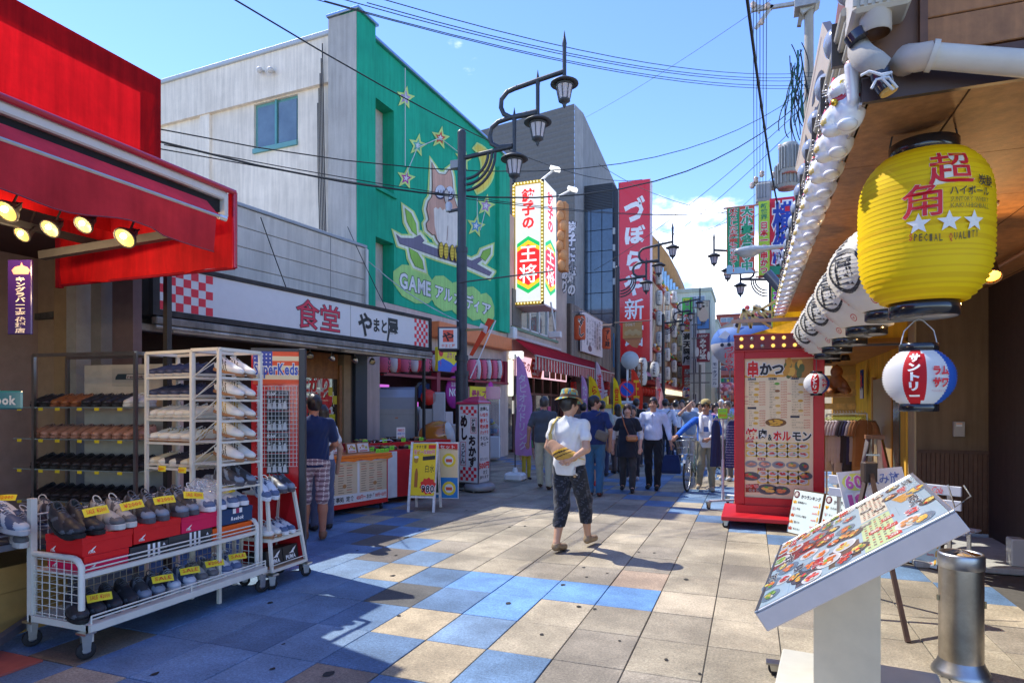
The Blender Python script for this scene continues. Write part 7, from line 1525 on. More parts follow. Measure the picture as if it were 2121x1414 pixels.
def ytx(F,mk):
 w=mk(0); RR=(.66,.02,.03)
 text(F,'超',.116,.222,.20,.165,RR,IDM,off=.008,outline=(.75,.7,.55),ow=.010,warp=w,res=3)
 text(F,'角',-.0,.075,.19,.16,RR,IDM,off=.008,outline=(.75,.7,.55),ow=.010,warp=w,res=3)
 text(F,'炭酸',.285,.16,.10,.055,(.03,.03,.03),IDM,off=.01,warp=w); text(F,'ハイボール',.20,.107,.20,.045,(.03,.03,.03),IDM,off=.012,warp=w)
 text(F,'SUNTORY WHISKY',.20,.067,.19,.022,(.25,.17,.02),IDM,off=.0,warp=w,res=1); text(F,'KAKU-HIGHBALL',.20,.037,.19,.022,(.25,.17,.02),IDM,off=.0,warp=w,res=1)
 for k,x in enumerate((-.02,.10,.21)):
  st=[(x+(.052 if j%2==0 else .022)*math.sin(j*math.pi/5),-.035+(.052 if j%2==0 else .022)*math.cos(j*math.pi/5)) for j in range(10)]
  F.add([w((a,b,.001)) for a,b in st]+[w((x,-.035,.001))],[(j,(j+1)%10,10) for j in range(10)],(.78,.74,.66))
 for i,ch in enumerate('SPECIAL QUALITY'):
  if ch==' ': continue
  x=-.05+i*.0195; text(F,ch,x,-.085-.022*math.cos((i-7)/7*1.3),.015,.034,(.55,.02,.02) if ch in 'SQ' and i in(0,8) else (.12,.08,.02),IDM,off=.015,warp=w,res=1)
yc=W(1913,478,3.2)
yl=chochin('big yellow ribbed paper lantern with red brush characters and three stars',yc,.292,.745,lambda a,z:YEL2 if int((z+.3725)/.745*62+.5)%2 else (.90,.58,.004),31,.60,.155,4.2,ytx)
F=MB(); F.tube([(-.15,0,.44),(-.14,0,.50),(-.05,0,.56),(0,0,.57),(.05,0,.56),(.14,0,.50),(.15,0,.44)],.005,(.06,.06,.06),5); F.tube([(0,0,.56),(0,0,.62)],.008,(.1,.1,.1),5); P('wire_handle',F,'iron',yl)
def stx(F,mk):
 w=mk(-.13);
 text(F,'サントリー',0,0,.055,.235,(.85,.83,.8),IDM,vert=True,off=.05,warp=w,z=.003)
 text(F,'ラム',.115,.03,.075,.048,(.66,.02,.03),IDM,off=.05,warp=w,z=.001); text(F,'サワ',.115,-.028,.075,.05,(.66,.02,.03),IDM,off=.05,warp=w,z=.001)
 text(F,'アジのあるラム',.115,-.07,.08,.012,(.66,.2,.2),IDM,off=0,warp=w,z=.001,res=1)
def scol(c,off):
 f=math.atan2(-c.y,-c.x)-.13
 def fn(a,z):
  d=(a-f+math.pi)%(2*math.pi)-math.pi
  e=.34*math.sqrt(max(0,1-(2*z/.31)**2*.6))
  if abs(d)<e: return (.66,.015,.025)
  if 1.05<d<1.75 or d<-2: return (.03,.12,.50)
  return (.80,.79,.78)
 return fn
sc_=W(1903,782,3.2)
sl_=chochin('small round white lantern with a red oval stripe hanging under the yellow one',sc_,.16,.285,scol(sc_,0),22,.45,.088,2.3,stx,group='small round striped lanterns',caph=.03)
F=MB(); F.tube([(-.08,0,.17),(-.065,0,.24),(-.02,0,.29),(0,0,.30),(.02,0,.29),(.065,0,.24),(.08,0,.17)],.003,(.5,.5,.5),5); F.lathe([(.014,0),(.018,.004),(.014,.008)],(0,0,.315),(.2,.2,.2),10); F.lathe([(.01,0),(.013,.004),(.01,.008)],(0,0,.335),(.2,.2,.2),10); P('wire_handle',F,'iron',sl_)
s2=W(1691,794,10.4*.86); s2=onY(1691,794,8.55);
d2=T('small','','x') ; bpy.data.objects.remove(d2)
s2l=chochin('small round striped lantern hanging in front of the red menu pillar',s2,.145,.25,scol(s2,0),16,.45,.07,2.3,stx,group='small round striped lanterns',caph=.025)
F=MB(); F.tube([(0,0,.15),(0,0,.9)],.004,(.1,.1,.1),4); P('wire_handle',F,'iron',s2l)
def wtx(seed):
 def f(F,mk):
  w=mk(-.80); BKk=(.03,.03,.035)
  for (r0,r1,a0,a1,dx,dz) in((.125,.142,.3,5.8,0,-.03),):
   n=22
   for k in range(n):
    aa=a0+(a1-a0)*k/n; ab=a0+(a1-a0)*(k+1)/n; th=.5+.5*math.sin(math.pi*(k+.5)/n); rm=(r0+r1)/2; hw=(r1-r0)*th
    F.add([w((dx+(rm-hw)*math.cos(aa),dz+(rm-hw)*math.sin(aa)*.95,.001)),w((dx+(rm+hw)*math.cos(aa),dz+(rm+hw)*math.sin(aa)*.95,.001)),w((dx+(rm+hw)*math.cos(ab),dz+(rm+hw)*math.sin(ab)*.95,.001)),w((dx+(rm-hw)*math.cos(ab),dz+(rm-hw)*math.sin(ab)*.95,.001))],[(0,1,2,3)],BKk)
  text(F,'八',-.16,.12,.30,.17,BKk,IDM,off=.05,warp=w); text(F,'風',.0,-.03,.17,.17,BKk,IDM,off=.045,warp=w)
  text(F,'串かつ',-.30,.02,.05,.2,(.5,.03,.03),IDM,vert=True,off=.01,warp=w,res=1); text(F,'元祖',.16,.27,.10,.05,BKk,IDM,off=.0,warp=w,res=1)
  for x,z in((.16,-.22),(-.22,-.20)):
   for k in range(12): a=k*.5236; b=a+.5236; F.add([w((x+.032*math.cos(a),z+.025*math.sin(a),.001)),w((x+.026*math.cos(a),z+.02*math.sin(a),.001)),w((x+.026*math.cos(b),z+.02*math.sin(b),.001)),w((x+.032*math.cos(b),z+.025*math.sin(b),.001))],[(0,1,2,3)],(.6,.05,.05))
   text(F,'の',x,z,.03,.025,(.6,.05,.05),IDM,off=.02,warp=w,res=1)
 return f
for k in range(6):
 Z=4.04+k*.83; c_=W(1555+FPX*.84/(Z*CT),839-FPX*.90*1.0/Z-0,Z); c_.z=2.46
 t=chochin('large round white lantern with black swirl writing, %s of the row behind the yellow lantern'%['nearest','second','third','fourth','fifth','farthest'][k],c_,.362,.55,(.86,.83,.76),22,.44,.145,1.9,wtx(k),group='row of large white lanterns',caph=.06)
 F=MB(); F.lathe([(.014,0),(.018,.004),(.014,.008)],(0,0,-.335),(.2,.2,.2),8); F.tube([(0,0,.3),(0,0,.5)],.006,(.05,.05,.05),5); P('hook',F,'iron',t)
F=MB(); F.tube([W(1745,716,7.0),W(1880,712,5.2)],.012,(.03,.03,.03),6); o=P('black_rod',F,'iron'); tag(o,'thin black rod tying the lantern row to the wall','rod')
# walls of the corner restaurant
rw=T('corner_restaurant','brown corner restaurant with wainscot, tan column and lettered dark door','building',(1.9,8.9,0))
def rb(F,x0,x1,y0,y1,z0,z1,c,ch=0): F.box(x0-1.9,x1-1.9,y0-8.9,y1-8.9,z0,z1,c,ch=ch)
F=MB(); rb(F,1.9,2.66,8.95,9.3,1.02,2.98,(.22,.15,.09)); P('brown_wall',F,'render',rw)
for k in range(16): F=MB(); rb(F,1.9+k*.0475,1.9+(k+1)*.0475-.003,8.9,8.95,.06,1.02,(.13,.065,.035),ch=.003); P('wainscot_board',F,'wood',rw)
F=MB(); rb(F,1.9,2.66,8.88,8.9,1.0,1.04,(.10,.05,.03)); rb(F,2.62,2.66,7.55,8.9,0,2.98,(.05,.03,.025)); P('trim',F,'wood',rw)
F=MB(); rb(F,2.6,2.9,7.2,7.55,1.0,2.98,(.42,.28,.12)); P('tan_column',F,'render',rw); F=MB(); rb(F,2.6,2.9,7.2,7.55,.04,1.0,(.09,.05,.035)); P('column_plinth',F,'wood',rw)
F=MB();
for z0,z1,y0,y1 in((0,2.98,7.08,7.2),(0,.35,5.0,7.08),(2.05,2.15,5,7.08),(.35,2.05,5.9,6.0),(.35,2.05,6.98,7.08)): rb(F,2.58,2.7,y0,y1,z0,z1,(.10,.035,.02))
rb(F,2.62,2.7,5,7.2,0.0,.9,(.12,.045,.025)); P('door_frame',F,'wood',rw)
F=MB(); rb(F,2.64,2.66,6.0,6.98,.9,2.05,(.03,.022,.02)); rb(F,2.64,2.66,5.0,5.9,.9,2.05,(.03,.022,.02)); P('door_glass',F,'glass',rw)
F=MB(); M_=plane((2.575-1.9,6.55-8.9,1.55),(0,-1,0),(0,0,1)); text(F,'うずら豚',0,.0,.38,1.05,(.50,.50,.47),M_,vert=True,off=.0,z=.004); F.face([(-.30,-.92),(-.02,-.92),(-.02,-.62),(-.30,-.62)],(.72,.68,.7),M_,z=.003); P('door_lettering',F,'print',rw)
F=MB(); rb(F,2.55,2.62,5.0,7.15,2.18,2.26,(.14,.05,.02));
for k,c_ in enumerate(((.62,.28,.05),(.55,.30,.10),(.60,.32,.08),(.5,.25,.06))): rb(F,2.56,2.58,6.85-.23*k-.2,6.85-.23*k,2.28,2.72,c_)
P('menu_strip',F,'print',rw)
F=MB(); M_=plane((2.555-1.9,6.75-8.9,2.5),(0,-1,0),(0,0,1))
for k,s_ in enumerate(('アスパラ','にたまガーリン','ちょい盛り','つくね')): text(F,s_,.23*k,0,.06,.36,(.05,.3,.05) if k==0 else (.04,.03,.02),M_,vert=True,off=.0,z=.004,res=1)
P('menu_lettering',F,'print',rw)
F=MB(); rb(F,2.66,9,3.4,9,2.3,6.4,(.30,.22,.15)); rb(F,2.72,9,3.4,9,0,2.3,(.06,.04,.03)); P('body',F,'matte',rw)
t=T('meter_box','small grey electric switch box on the brown wall','box',onY(1984,888,8.88)); F=MB(); F.box(-.05,.06,-.05,.02,-.09,.09,(.40,.37,.33),ch=.005); F.box(-.03,.03,-.053,-.05,.03,.075,(.7,.68,.66)); F.box(-.03,.03,-.055,-.053,.06,.07,(.8,.3,.05)); P('housing',F,'paint',t)
t=T('door_step','pale concrete step block with a glass brick at the brown door','step',(2.1,7.3,0)); F=MB(); F.box(-.6,.5,-.2,1.4,0,.06,(.38,.38,.36),ch=.01); P('slab',F,'concrete',t); F=MB(); F.box(.20,.32,-.10,.05,.06,.32,(.5,.5,.48),ch=.01); P('glass_block',F,'gloss',t)
t=T('black_spot_lamp','black spot lamp lit amber under the plywood eave at the right edge','lamp',W(2053,565,4.6)); F=MB(); M=Vector((-.1,-.6,-.7)).to_track_quat('Z','Y').to_matrix().to_4x4(); F.lathe([(.02,-.12),(.045,-.10),(.05,0),(.065,.05),(.06,.05)],(0,0,0),(.02,.02,.02),18,M=M,caps=(1,0)); F.tube([(0,0,.03),(0,.05,.12),(0,.05,.38)],.012,(.02,.02,.02),6); F.box(-.04,.04,.0,.1,.12,.15,(.02,.02,.02)); P('lamp_head',F,'iron',t); F=MB(); F.disc(0,0,.055,.055,(.75,.30,.05),M=M@Matrix.Translation((0,0,.03)),n=18); P('lens',F,'lit',t); pl=bpy.data.lights.new('spot_light','POINT'); pl.energy=7; pl.color=(1,.6,.25); pl.shadow_soft_size=.05; po=bpy.data.objects.new('spot_light',pl); COL.objects.link(po); po.parent=t; po.location=(-.05,-.12,-.16)
F=MB(); F.tube([(2.2,3.4,2.9),(2.2,9,2.9)],.02,(.3,.15,.08),6); F.lathe([(0,0),(.06,0),(.06,.02),(0,.02)],onY(2047,428,5.2),(.7,.55,.4),16); o=P('conduit',F,'paint'); tag(o,'thin conduit along the plywood ceiling','conduit')
# yellow clothes shop
ys=T('yellow_shop','amber yellow walled clothes shop beyond the brown wall','building',(1.9,9.3,0)); YW=(.90,.50,.04)
def yb_(F,x0,x1,y0,y1,z0,z1,c,ch=0): F.box(x0-1.9,x1-1.9,y0-9.3,y1-9.3,z0,z1,c,ch=ch)
def yy(u): return onx(u,800,1.9).y
F=MB(); yb_(F,1.88,2.2,8.96,9.3,0,2.97,(.52,.40,.24)); P('plaster_pillar',F,'render',ys)
F=MB(); yb_(F,1.86,2.1,9.3,9.62,0,2.45,(.80,.45,.06)); P('yellow_pillar',F,'render',ys)
yA=yy(1869);yB=yy(1852);yC=yy(1846);yD=yy(1808);yE=yy(1766)
F=MB(); yb_(F,1.95,2.0,9.62,yE,0,2.45,YW); P('yellow_wall',F,'render',ys)
F=MB(); yb_(F,1.90,1.95,9.75,10.3,.45,2.0,(.16,.06,.02)); yb_(F,1.885,1.90,9.82,10.22,.5,1.95,(.10,.13,.10)); P('shop_window',F,'gloss',ys)
F=MB(); yb_(F,1.90,1.95,yC,yD,0,2.0,(.36,.24,.10)); yb_(F,1.89,1.96,yC-.08,yC,0,2.05,(.45,.2,.03)); yb_(F,1.89,1.96,yD,yD+.08,0,2.05,(.45,.2,.03)); P('tan_door',F,'paint',ys)
F=MB(); yb_(F,.9,2.1,9.35,14.6,2.45,2.97,(.88,.46,.04)); yb_(F,1.3,2.1,9.3,14.6,2.40,2.45,(.40,.17,.03)); P('yellow_bulkhead',F,'render',ys)
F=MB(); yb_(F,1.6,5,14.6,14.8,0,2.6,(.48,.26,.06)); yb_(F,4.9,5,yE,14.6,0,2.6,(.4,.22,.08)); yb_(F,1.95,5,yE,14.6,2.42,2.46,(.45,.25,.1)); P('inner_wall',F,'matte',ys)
for k in range(3): F=MB(); yb_(F,1.25,2.0,14.0,14.1,1.5+k*.28,1.62+k*.28,(.65,.38,.10)); P('shelf_board',F,'wood',ys)
F=MB(); yb_(F,2.2,3.0,14.4,14.5,.2,1.6,(.55,.55,.54)); yb_(F,3.1,3.5,14.4,14.5,.2,1.6,(.5,.5,.5)); P('white_shutter',F,'print',ys)
p=onY(1788,797,10.9); t=T('ice_banner','blue white and red shaved ice cloth banner on the yellow wall','banner',onx(1786,797,1.86)); hh=.27; F=MB(); F.box(-.01,0,-.16,.16,-hh*.9,hh,(.03,.08,.32)); P('cloth',F,'flag',t); F=MB(); M_=plane((-.014,0,0),(0,-1,0),(0,0,1)); F.face([(-.16,-hh*.9),(.16,-hh*.9),(.16,-.04),(.08,-.10),(0,-.03),(-.08,-.10),(-.16,-.05)],(.7,.68,.62),M_); text(F,'氷',0,.08,.22,.26,(.75,.03,.03),M_,off=.04,z=.002); P('lettering',F,'print',t)
t=T('wooden_statue','brown carved wooden seated figure on the clothes shop shelf','statue',onY(1733,815,12.2)); sdf([ell((0,0,.16),(.15,.13,.16)),ell((0,0,.38),(.10,.09,.11)),cap((-.1,-.05,.2),(-.16,-.15,.05),.05),cap((.1,-.05,.2),(.16,-.15,.05),.05),cap((-.06,-.1,.06),(-.12,-.25,.03),.05),cap((.06,-.1,.06),(.12,-.25,.03),.05),cap((0,0,.45),(0,0,.52),.04,.01)],.02,cols=[(.34,.12,.03)],name='figure',m='wood',parent=t); F=MB(); F.box(-.22,.22,-.2,.2,-.06,0,(.5,.25,.07)); P('shelf',F,'wood',t)
for i,(u,v) in enumerate(((1731,745),(1751,742))): t=T('black_pendant','small black pendant lamp over the clothes rail, %s one'%['left','right'][i],'lamp',onY(u,v,11.5)); F=MB(); F.lathe([(.03,.1),(.05,.06),(.08,-.03),(.075,-.03)],(0,0,0),(.03,.025,.02),12,caps=(1,0)); F.tube([(0,0,.1),(0,0,.3)],.012,(.03,.025,.02),5); P('shade',F,'iron',t)
cr_=T('clothes_rail','long garment rail full of tops inside the clothes shop','garment rail',onY(1752,975,11.0)); a=onY(1712,858,11.0);b=onY(1796,856,11.0); o=onY(1752,975,11.0); cr_.location=(o.x,o.y,0)
F=MB(); F.tube([(a.x-o.x,0,a.z),(b.x-o.x,0,b.z)],.014,(.6,.6,.6),8); F.tube([(a.x-o.x,0,0),(a.x-o.x,0,a.z)],.014,(.6,.6,.6),8);F.tube([(b.x-o.x,0,0),(b.x-o.x,0,b.z)],.014,(.6,.6,.6),8); P('rail',F,'metal',cr_)
def garment(loc,w,h,col,label,yaw=0,kind='shirt',group='tops on the garment rail'):
 t=T('shirt' if kind!='skirt' else 'skirt',label,'garment',loc,rot=yaw,group=group); n=10; vs=[];fs=[]
 for side in(1,-1):
  b0=len(vs)
  for i in range(9):
   s=i/8; ww=w*(.35+.65*min(1,s*5))/1 if s<.2 else w*(.78 if kind=='shirt' else .7+.3*s)
   for j in range(n): c=j/(n-1)*2-1; vs.append((c*ww/2,side*(.035*math.sqrt(max(0,1-c*c))+.012*math.sin(c*9+s*4)*s),-h*s-.02))
  for i in range(8):
   for j in range(n-1): q_=b0+i*n+j; fs.append((q_,q_+1,q_+n+1,q_+n))
 F=MB(); F.add(vs,fs,col,True)
 if kind=='shirt':
  for s in(-1,1): F.tube([(s*w*.36,0,-.05),(s*w*.48,0,-.14),(s*w*.56,0,-.27)],[.045,.05,.055],col,8,caps=(0,0))
 P('cloth',F,'fabric',t)
 F=MB(); F.tube([(-w*.3,0,-.03),(0,0,.04),(w*.3,0,-.03)],.006,(.5,.55,.1),5); F.tube([(0,0,.04),(0,0,.08),(.02,0,.10),(0,0,.12)],.004,(.6,.6,.6),4); P('hanger',F,'paint',t)
cl=[((.30,.32,.10),'olive'),((.62,.52,.40),'cream'),((.66,.55,.48),'pale pink'),((.64,.56,.50),'off white'),((.58,.50,.48),'pale lilac'),((.55,.48,.50),'grey lilac'),((.06,.05,.06),'black patterned'),((.05,.05,.07),'charcoal'),((.05,.05,.12),'navy'),((.45,.40,.42),'striped grey'),((.42,.22,.10),'tan'),((.35,.16,.07),'brown tank')]
for k,(c_,nm) in enumerate(cl): garment((a.x+.06+(b.x-a.x-.1)*k/11,a.y,a.z-.06),.42,.72+.1*math.sin(k*2),c_,nm+' top hanging on the rail inside the clothes shop',yaw=R(32))
ap=onY(1809,905,9.6); t=T('step_ladder','open aluminium step ladder before the yellow wall','ladder',(ap.x,ap.y,0)); zt=ap.z; F=MB()
for s in(-1,1):
 bar(F,(s*.06,-.02,zt),(s*.17-.12,-.35,0),.05,(.5,.5,.5));
for s in(-1,1): bar(F,(s*.06+.02,.02,zt),(s*.17+.20,.35,0),.05,(.48,.48,.48))
P('rail',F,'metal',t)
for k in range(1,5):
 s=k/5; F=MB(); cx_=-.12*s; F.box(cx_-.06-.11*s,cx_+.06+.11*s,-.02-.33*s-.04,-.02-.33*s+.04,zt*(1-s)-.01,zt*(1-s)+.01,(.55,.55,.55)); P('tread',F,'metal',t)
F=MB(); F.box(-.1,.12,-.08,.08,zt-.02,zt+.03,(.30,.14,.07)); P('top_cap',F,'paint',t)
# menu pillar
p=W(1521,1060,8.4); q_=onY(1708,1060,p.y);
t=T('menu_pillar','tall red menu pillar with two bulb rows and poster of skewers and grilled meat','menu stand',(p.x,p.y,0)); w=q_.x-p.x; zt=2.47; CR=(.50,.008,.015)
F=MB(); F.box(0,.13,-.02,.5,.26,zt-.16,CR,ch=.008);F.box(w-.13,w,-.02,.5,.26,zt-.16,CR,ch=.008); F.box(.13,w-.13,-.018,.5,.26,.36,CR); F.box(.13,w-.13,-.018,.5,2.2,zt-.16,CR); F.box(.13,w-.13,.03,.5,.36,2.2,(.3,.02,.03)); P('frame',F,'paint',t)
F=MB(); F.box(0,w,-.04,.5,zt-.16,zt+.04,(.22,.015,.02),ch=.01); F.box(-.01,w+.01,-.05,.52,zt+.03,zt+.045,(.45,.02,.02)); F.box(-.01,w+.01,-.05,.52,zt-.175,zt-.16,(.45,.02,.02)); P('top_box',F,'paint',t)
for k in range(8):
 for r_ in range(2):
  off_=(k,r_) in((1,0),(2,1),(5,0),(6,1)); F=MB(); F.lathe([(.022,0),(.026,.004),(.012,.012)],(0,0,0),(.6,.35,.08) if not off_ else (.4,.38,.34),10,M=Matrix.Translation((.09+k*(w-.18)/7,-.042,zt-.01-.10*r_))@Matrix.Rotation(R(90),4,'X'),caps=(1,1)); F.ball((.09+k*(w-.18)/7,-.05,zt-.01-.10*r_),.018,(1,.62,.12) if not off_ else (.5,.48,.42),8,6); P('bulb',F,'lit' if not off_ else 'gloss',t)
F=MB(); F.box(-.15,w+.15,-.42,.75,.10,.155,CR,ch=.008); F.box(-.13,w+.13,-.40,.73,.155,.25,(.42,.012,.025),ch=.01) if False else None; F.box(.02,w-.02,-.05,.48,.155,.26,CR); P('base',F,'paint',t)
for x,y in((-.1,-.36),(w+.1,-.36),(-.1,.68),(w+.1,.68)): caster(t,x,y,.04,top=.10,col=(.3,.3,.3),ang=.2)
F=MB(); M_=front(.018); X0,X1,Z0,Z1=.13,w-.13,.36,2.2; PW=X1-X0; PH=Z1-Z0
def pu(u): return X0+(u-112)/(680-112)*PW
def pv(v): return Z1-(v-170)/(1235-170)*PH
F.face([(X0,Z0),(X1,Z0),(X1,Z1),(X0,Z1)],(.84,.66,.42),M_)
F.face([(pu(112),pv(300)),(pu(250),pv(285)),(pu(450),pv(300)),(pu(450),pv(315)),(pu(112),pv(315))],(.80,.38,.06),M_,z=.0005); F.face([(pu(450),pv(180)),(pu(680),pv(180)),(pu(680),pv(320)),(pu(520),pv(325)),(pu(450),pv(280))],(.45,.20,.05),M_,z=.001)
q=random.Random(9)
for k in range(16): F.disc(pu(q.uniform(455,600)),pv(q.uniform(200,300)),.035,.06,q.choice([(.75,.42,.08),(.62,.3,.05),(.8,.5,.15),(.12,.14,.05)]),M_,z=.0015+.0001*k,n=8,a0=q.random())
def pt(st,x0_,x1_,y0_,y1_,c,**k): text(F,st,(pu(x0_)+pu(x1_))/2,(pv(y0_)+pv(y1_))/2,pu(x1_)-pu(x0_),pv(y0_)-pv(y1_),c,M_,z=.004,**k)
pt('串',130,235,190,312,(.68,.02,.02),off=.04,outline=(.82,.8,.76),ow=.05); pt('かつ',238,445,205,300,(.03,.03,.035),off=.05,outline=(.82,.8,.76),ow=.05)
pt('焼',120,222,705,790,(.70,.02,.02),off=.03,outline=(.82,.8,.76),ow=.04);pt('肉',225,305,710,785,(.03,.03,.03),off=.03,outline=(.82,.8,.76),ow=.04);pt('&',308,345,750,795,(.03,.03,.03),off=.03,outline=(.82,.8,.76),ow=.04);pt('ホル',350,500,722,800,(.70,.02,.02),off=.04,outline=(.82,.8,.76),ow=.05);pt('モン',505,668,722,800,(.03,.03,.03),off=.04,outline=(.82,.8,.76),ow=.05)
mn=[['名物串かつ','ホルモン','豚バラ','鶏','砂ズリ','鶏皮','ささみしそ巻','牛ハラミ','牛ロース','牛カルビ'],['玉ねぎ','しいたけ','じゃが芋','さつま芋','かぼちゃ','なす','玉ねぎ','れんこん','山芋','にんにく','銀杏','ししとう','エリンギ','プチトマト','アスパラ'],['たこ焼き','ちくわ','つくね','ウインナー','うずら','紅しょうが','チーズ','もち','アボカド','つくねチーズ','ちくわチーズ','厚切りベーコン','チョリソー','カマンベールチーズ']]
pr=['100円','120円','120円','120円','120円','120円','130円','140円','160円','160円','130円','130円','120円','150円','180円']
for c_,(ux,uw,up) in enumerate(((148,60,262),(322,50,442),(505,62,630))):
 F.face([(pu(ux-8),pv(336)),(pu(ux+60),pv(336)),(pu(ux+60),pv(318)),(pu(ux-8),pv(318))],(.04,.04,.06),M_,z=.001); text(F,['肉もん','野菜もん','変りもん'][c_],(pu(ux-8)+pu(ux+60))/2,pv(327),.1,.022,(.75,.7,.6),M_,z=.003,res=1,off=0)
 for r_,st in enumerate(mn[c_]):
  vv=351+r_*19.2; pt(st,ux,ux+min(90,len(st)*13),vv-6,vv+6,(.09,.05,.03),off=0,res=1); text(F,pr[r_],pu(up),pv(vv),.075,.018,(.60,.03,.02),M_,z=.004,off=.01,res=1)
for r_,(st,p_) in enumerate((('たこ','130円'),('いか','130円'),('ホタテ','150円'),('サーモン','160円'),('ししゃも','160円'),('キス','210円'),('海老','250円'))): vv=572+r_*18.5; pt(st,148,148+len(st)*13,vv-6,vv+6,(.09,.05,.03),off=0,res=1); text(F,p_,pu(262),pv(vv),.075,.018,(.60,.03,.02),M_,z=.004,off=.01,res=1)
for r_,(st,p_) in enumerate((('バナナ','130円'),('プリンアラモード','160円'),('おはぎ','150円'),('フォンダンショコラ','160円'))): vv=640+r_*18.5; pt(st,505,505+len(st)*12,vv-6,vv+6,(.09,.05,.03),off=0,res=1); text(F,p_,pu(630),pv(vv),.075,.018,(.60,.03,.02),M_,z=.004,off=.01,res=1)
for x0_,y0_ in((136,542),(495,607)): F.face([(pu(x0_),pv(y0_+16)),(pu(x0_+75),pv(y0_+16)),(pu(x0_+75),pv(y0_)),(pu(x0_),pv(y0_))],(.04,.04,.06),M_,z=.001)
for x_,y_ in((215,360),(215,405),(210,448),(210,500),(385,365),(388,420),(385,472),(392,533),(396,585),(580,372),(580,430),(578,495),(580,570),(210,585),(210,628),(205,668)): F.disc(pu(x_),pv(y_),.033,.018,q.choice([(.75,.42,.06),(.7,.36,.05),(.72,.45,.12)]) if (x_,y_) not in((385,365),(388,420)) else ((.15,.4,.06) if y_==365 else (.3,.12,.05)),M_,z=.0025,n=8,a0=-.4)
F.disc(pu(375),pv(660),.13,.055,(.20,.09,.03),M_,z=.001);
for k in range(14): F.disc(pu(q.uniform(320,430)),pv(q.uniform(640,680)),.03,.012,(.75,.40,.05),M_,z=.0015+.0001*k,n=6,a0=q.random()*3)
for k in range(5): F.face([(pu(112 if k<3 else 470),pv((462,498,517,441,496)[k]+2)),(pu(145 if k<3 else 500),pv((462,498,517,441,496)[k]+2)),(pu(145 if k<3 else 500),pv((462,498,517,441,496)[k]-2)),(pu(112 if k<3 else 470),pv((462,498,517,441,496)[k]-2))],(.55,.03,.06),M_,z=.001)
P('poster',F,'print',t)
def dish(F,x,z,rx,rz,M_,zz,q,meat=None,plate=None,sq=None):
 if sq: F.face([(x-sq[0],z-sq[1]),(x+sq[0],z-sq[1]),(x+sq[0],z+sq[1]),(x-sq[0],z+sq[1])],sq[2],M_,z=zz)
 F.disc(x,z,rx,rz,plate or (.70,.68,.64),M_,z=zz+.0004,n=14); F.disc(x,z,rx*.8,rz*.78,tuple(v*.8 for v in (plate or (.70,.68,.64))),M_,z=zz+.0006,n=12)
 base=meat or q.choice([(.60,.10,.06),(.70,.22,.08),(.65,.35,.15),(.75,.45,.10)])
 for k in range(7):
  v_=q.uniform(.7,1.3); F.disc(x+q.uniform(-.45,.45)*rx,z+q.uniform(-.35,.4)*rz,rx*.30,rz*.26,tuple(min(.85,c*v_) for c in base),M_,z=zz+.0008+.00015*k,n=6,a0=q.random()*3)
 if q.random()<.6: F.disc(x+q.uniform(-.4,.4)*rx,z+.4*rz,rx*.22,rz*.2,(.12,.35,.05),M_,z=zz+.0022,n=5)
for r_,(v0,n_,u0_,du,hw,hh_) in enumerate(((838,6,170,86,.072,.045),(898,6,170,86,.072,.045),(980,4,168,115,.095,.06),(1048,5,268,83,.07,.045),(1100,5,268,83,.07,.045))):
 for k in range(n_):
  F=MB(); x=pu(u0_+du*k); z=pv(v0); dish(F,x,z,hw*.85,hh_*.8,M_,.003,q,meat=q.choice([(.62,.10,.08),(.70,.30,.20),(.72,.38,.28),(.55,.06,.05),(.75,.35,.10)]),plate=(.32,.32,.33) if r_==2 else None,sq=(hw,hh_,(.78,.52,.10)) if r_!=2 else None); P('dish_photo',F,'print',t)
for (u_,v_,rx,rz) in((165,1075,.12,.06),(305,1170,.13,.07),(420,1175,.11,.06),(605,990,.06,.06),(620,1058,.08,.05)): F=MB(); dish(F,pu(u_),pv(v_),rx,rz,M_,.003,q,plate=(.12,.12,.13)); P('dish_photo',F,'print',t)
F=MB()
for u_,v_,st in((152,806,'ホルモン'),(255,940,'赤身'),(255,1018,'その他')): F.face([(pu(u_-33),pv(v_+9)),(pu(u_+33),pv(v_+9)),(pu(u_+33),pv(v_-9)),(pu(u_-33),pv(v_-9))],(.45,.03,.03),M_,z=.005); text(F,st,pu(u_),pv(v_),.08,.022,(.75,.7,.6),M_,z=.006,res=1)
F.face([(pu(120),pv(1200)),(pu(235),pv(1195)),(pu(232),pv(1130)),(pu(118),pv(1138))],(.30,.04,.02),M_,z=.003); text(F,'お得な',pu(175),pv(1150),.17,.045,(.72,.04,.03),M_,z=.005,off=.03,outline=(.8,.78,.7)); text(F,'セット',pu(190),pv(1182),.13,.04,(.04,.03,.03),M_,z=.005,off=.03,outline=(.8,.78,.7)); P('poster_label',F,'print',t)
F=MB(); F.box(.13,w-.13,.0,.004,.36,2.2,(.5,.5,.5));
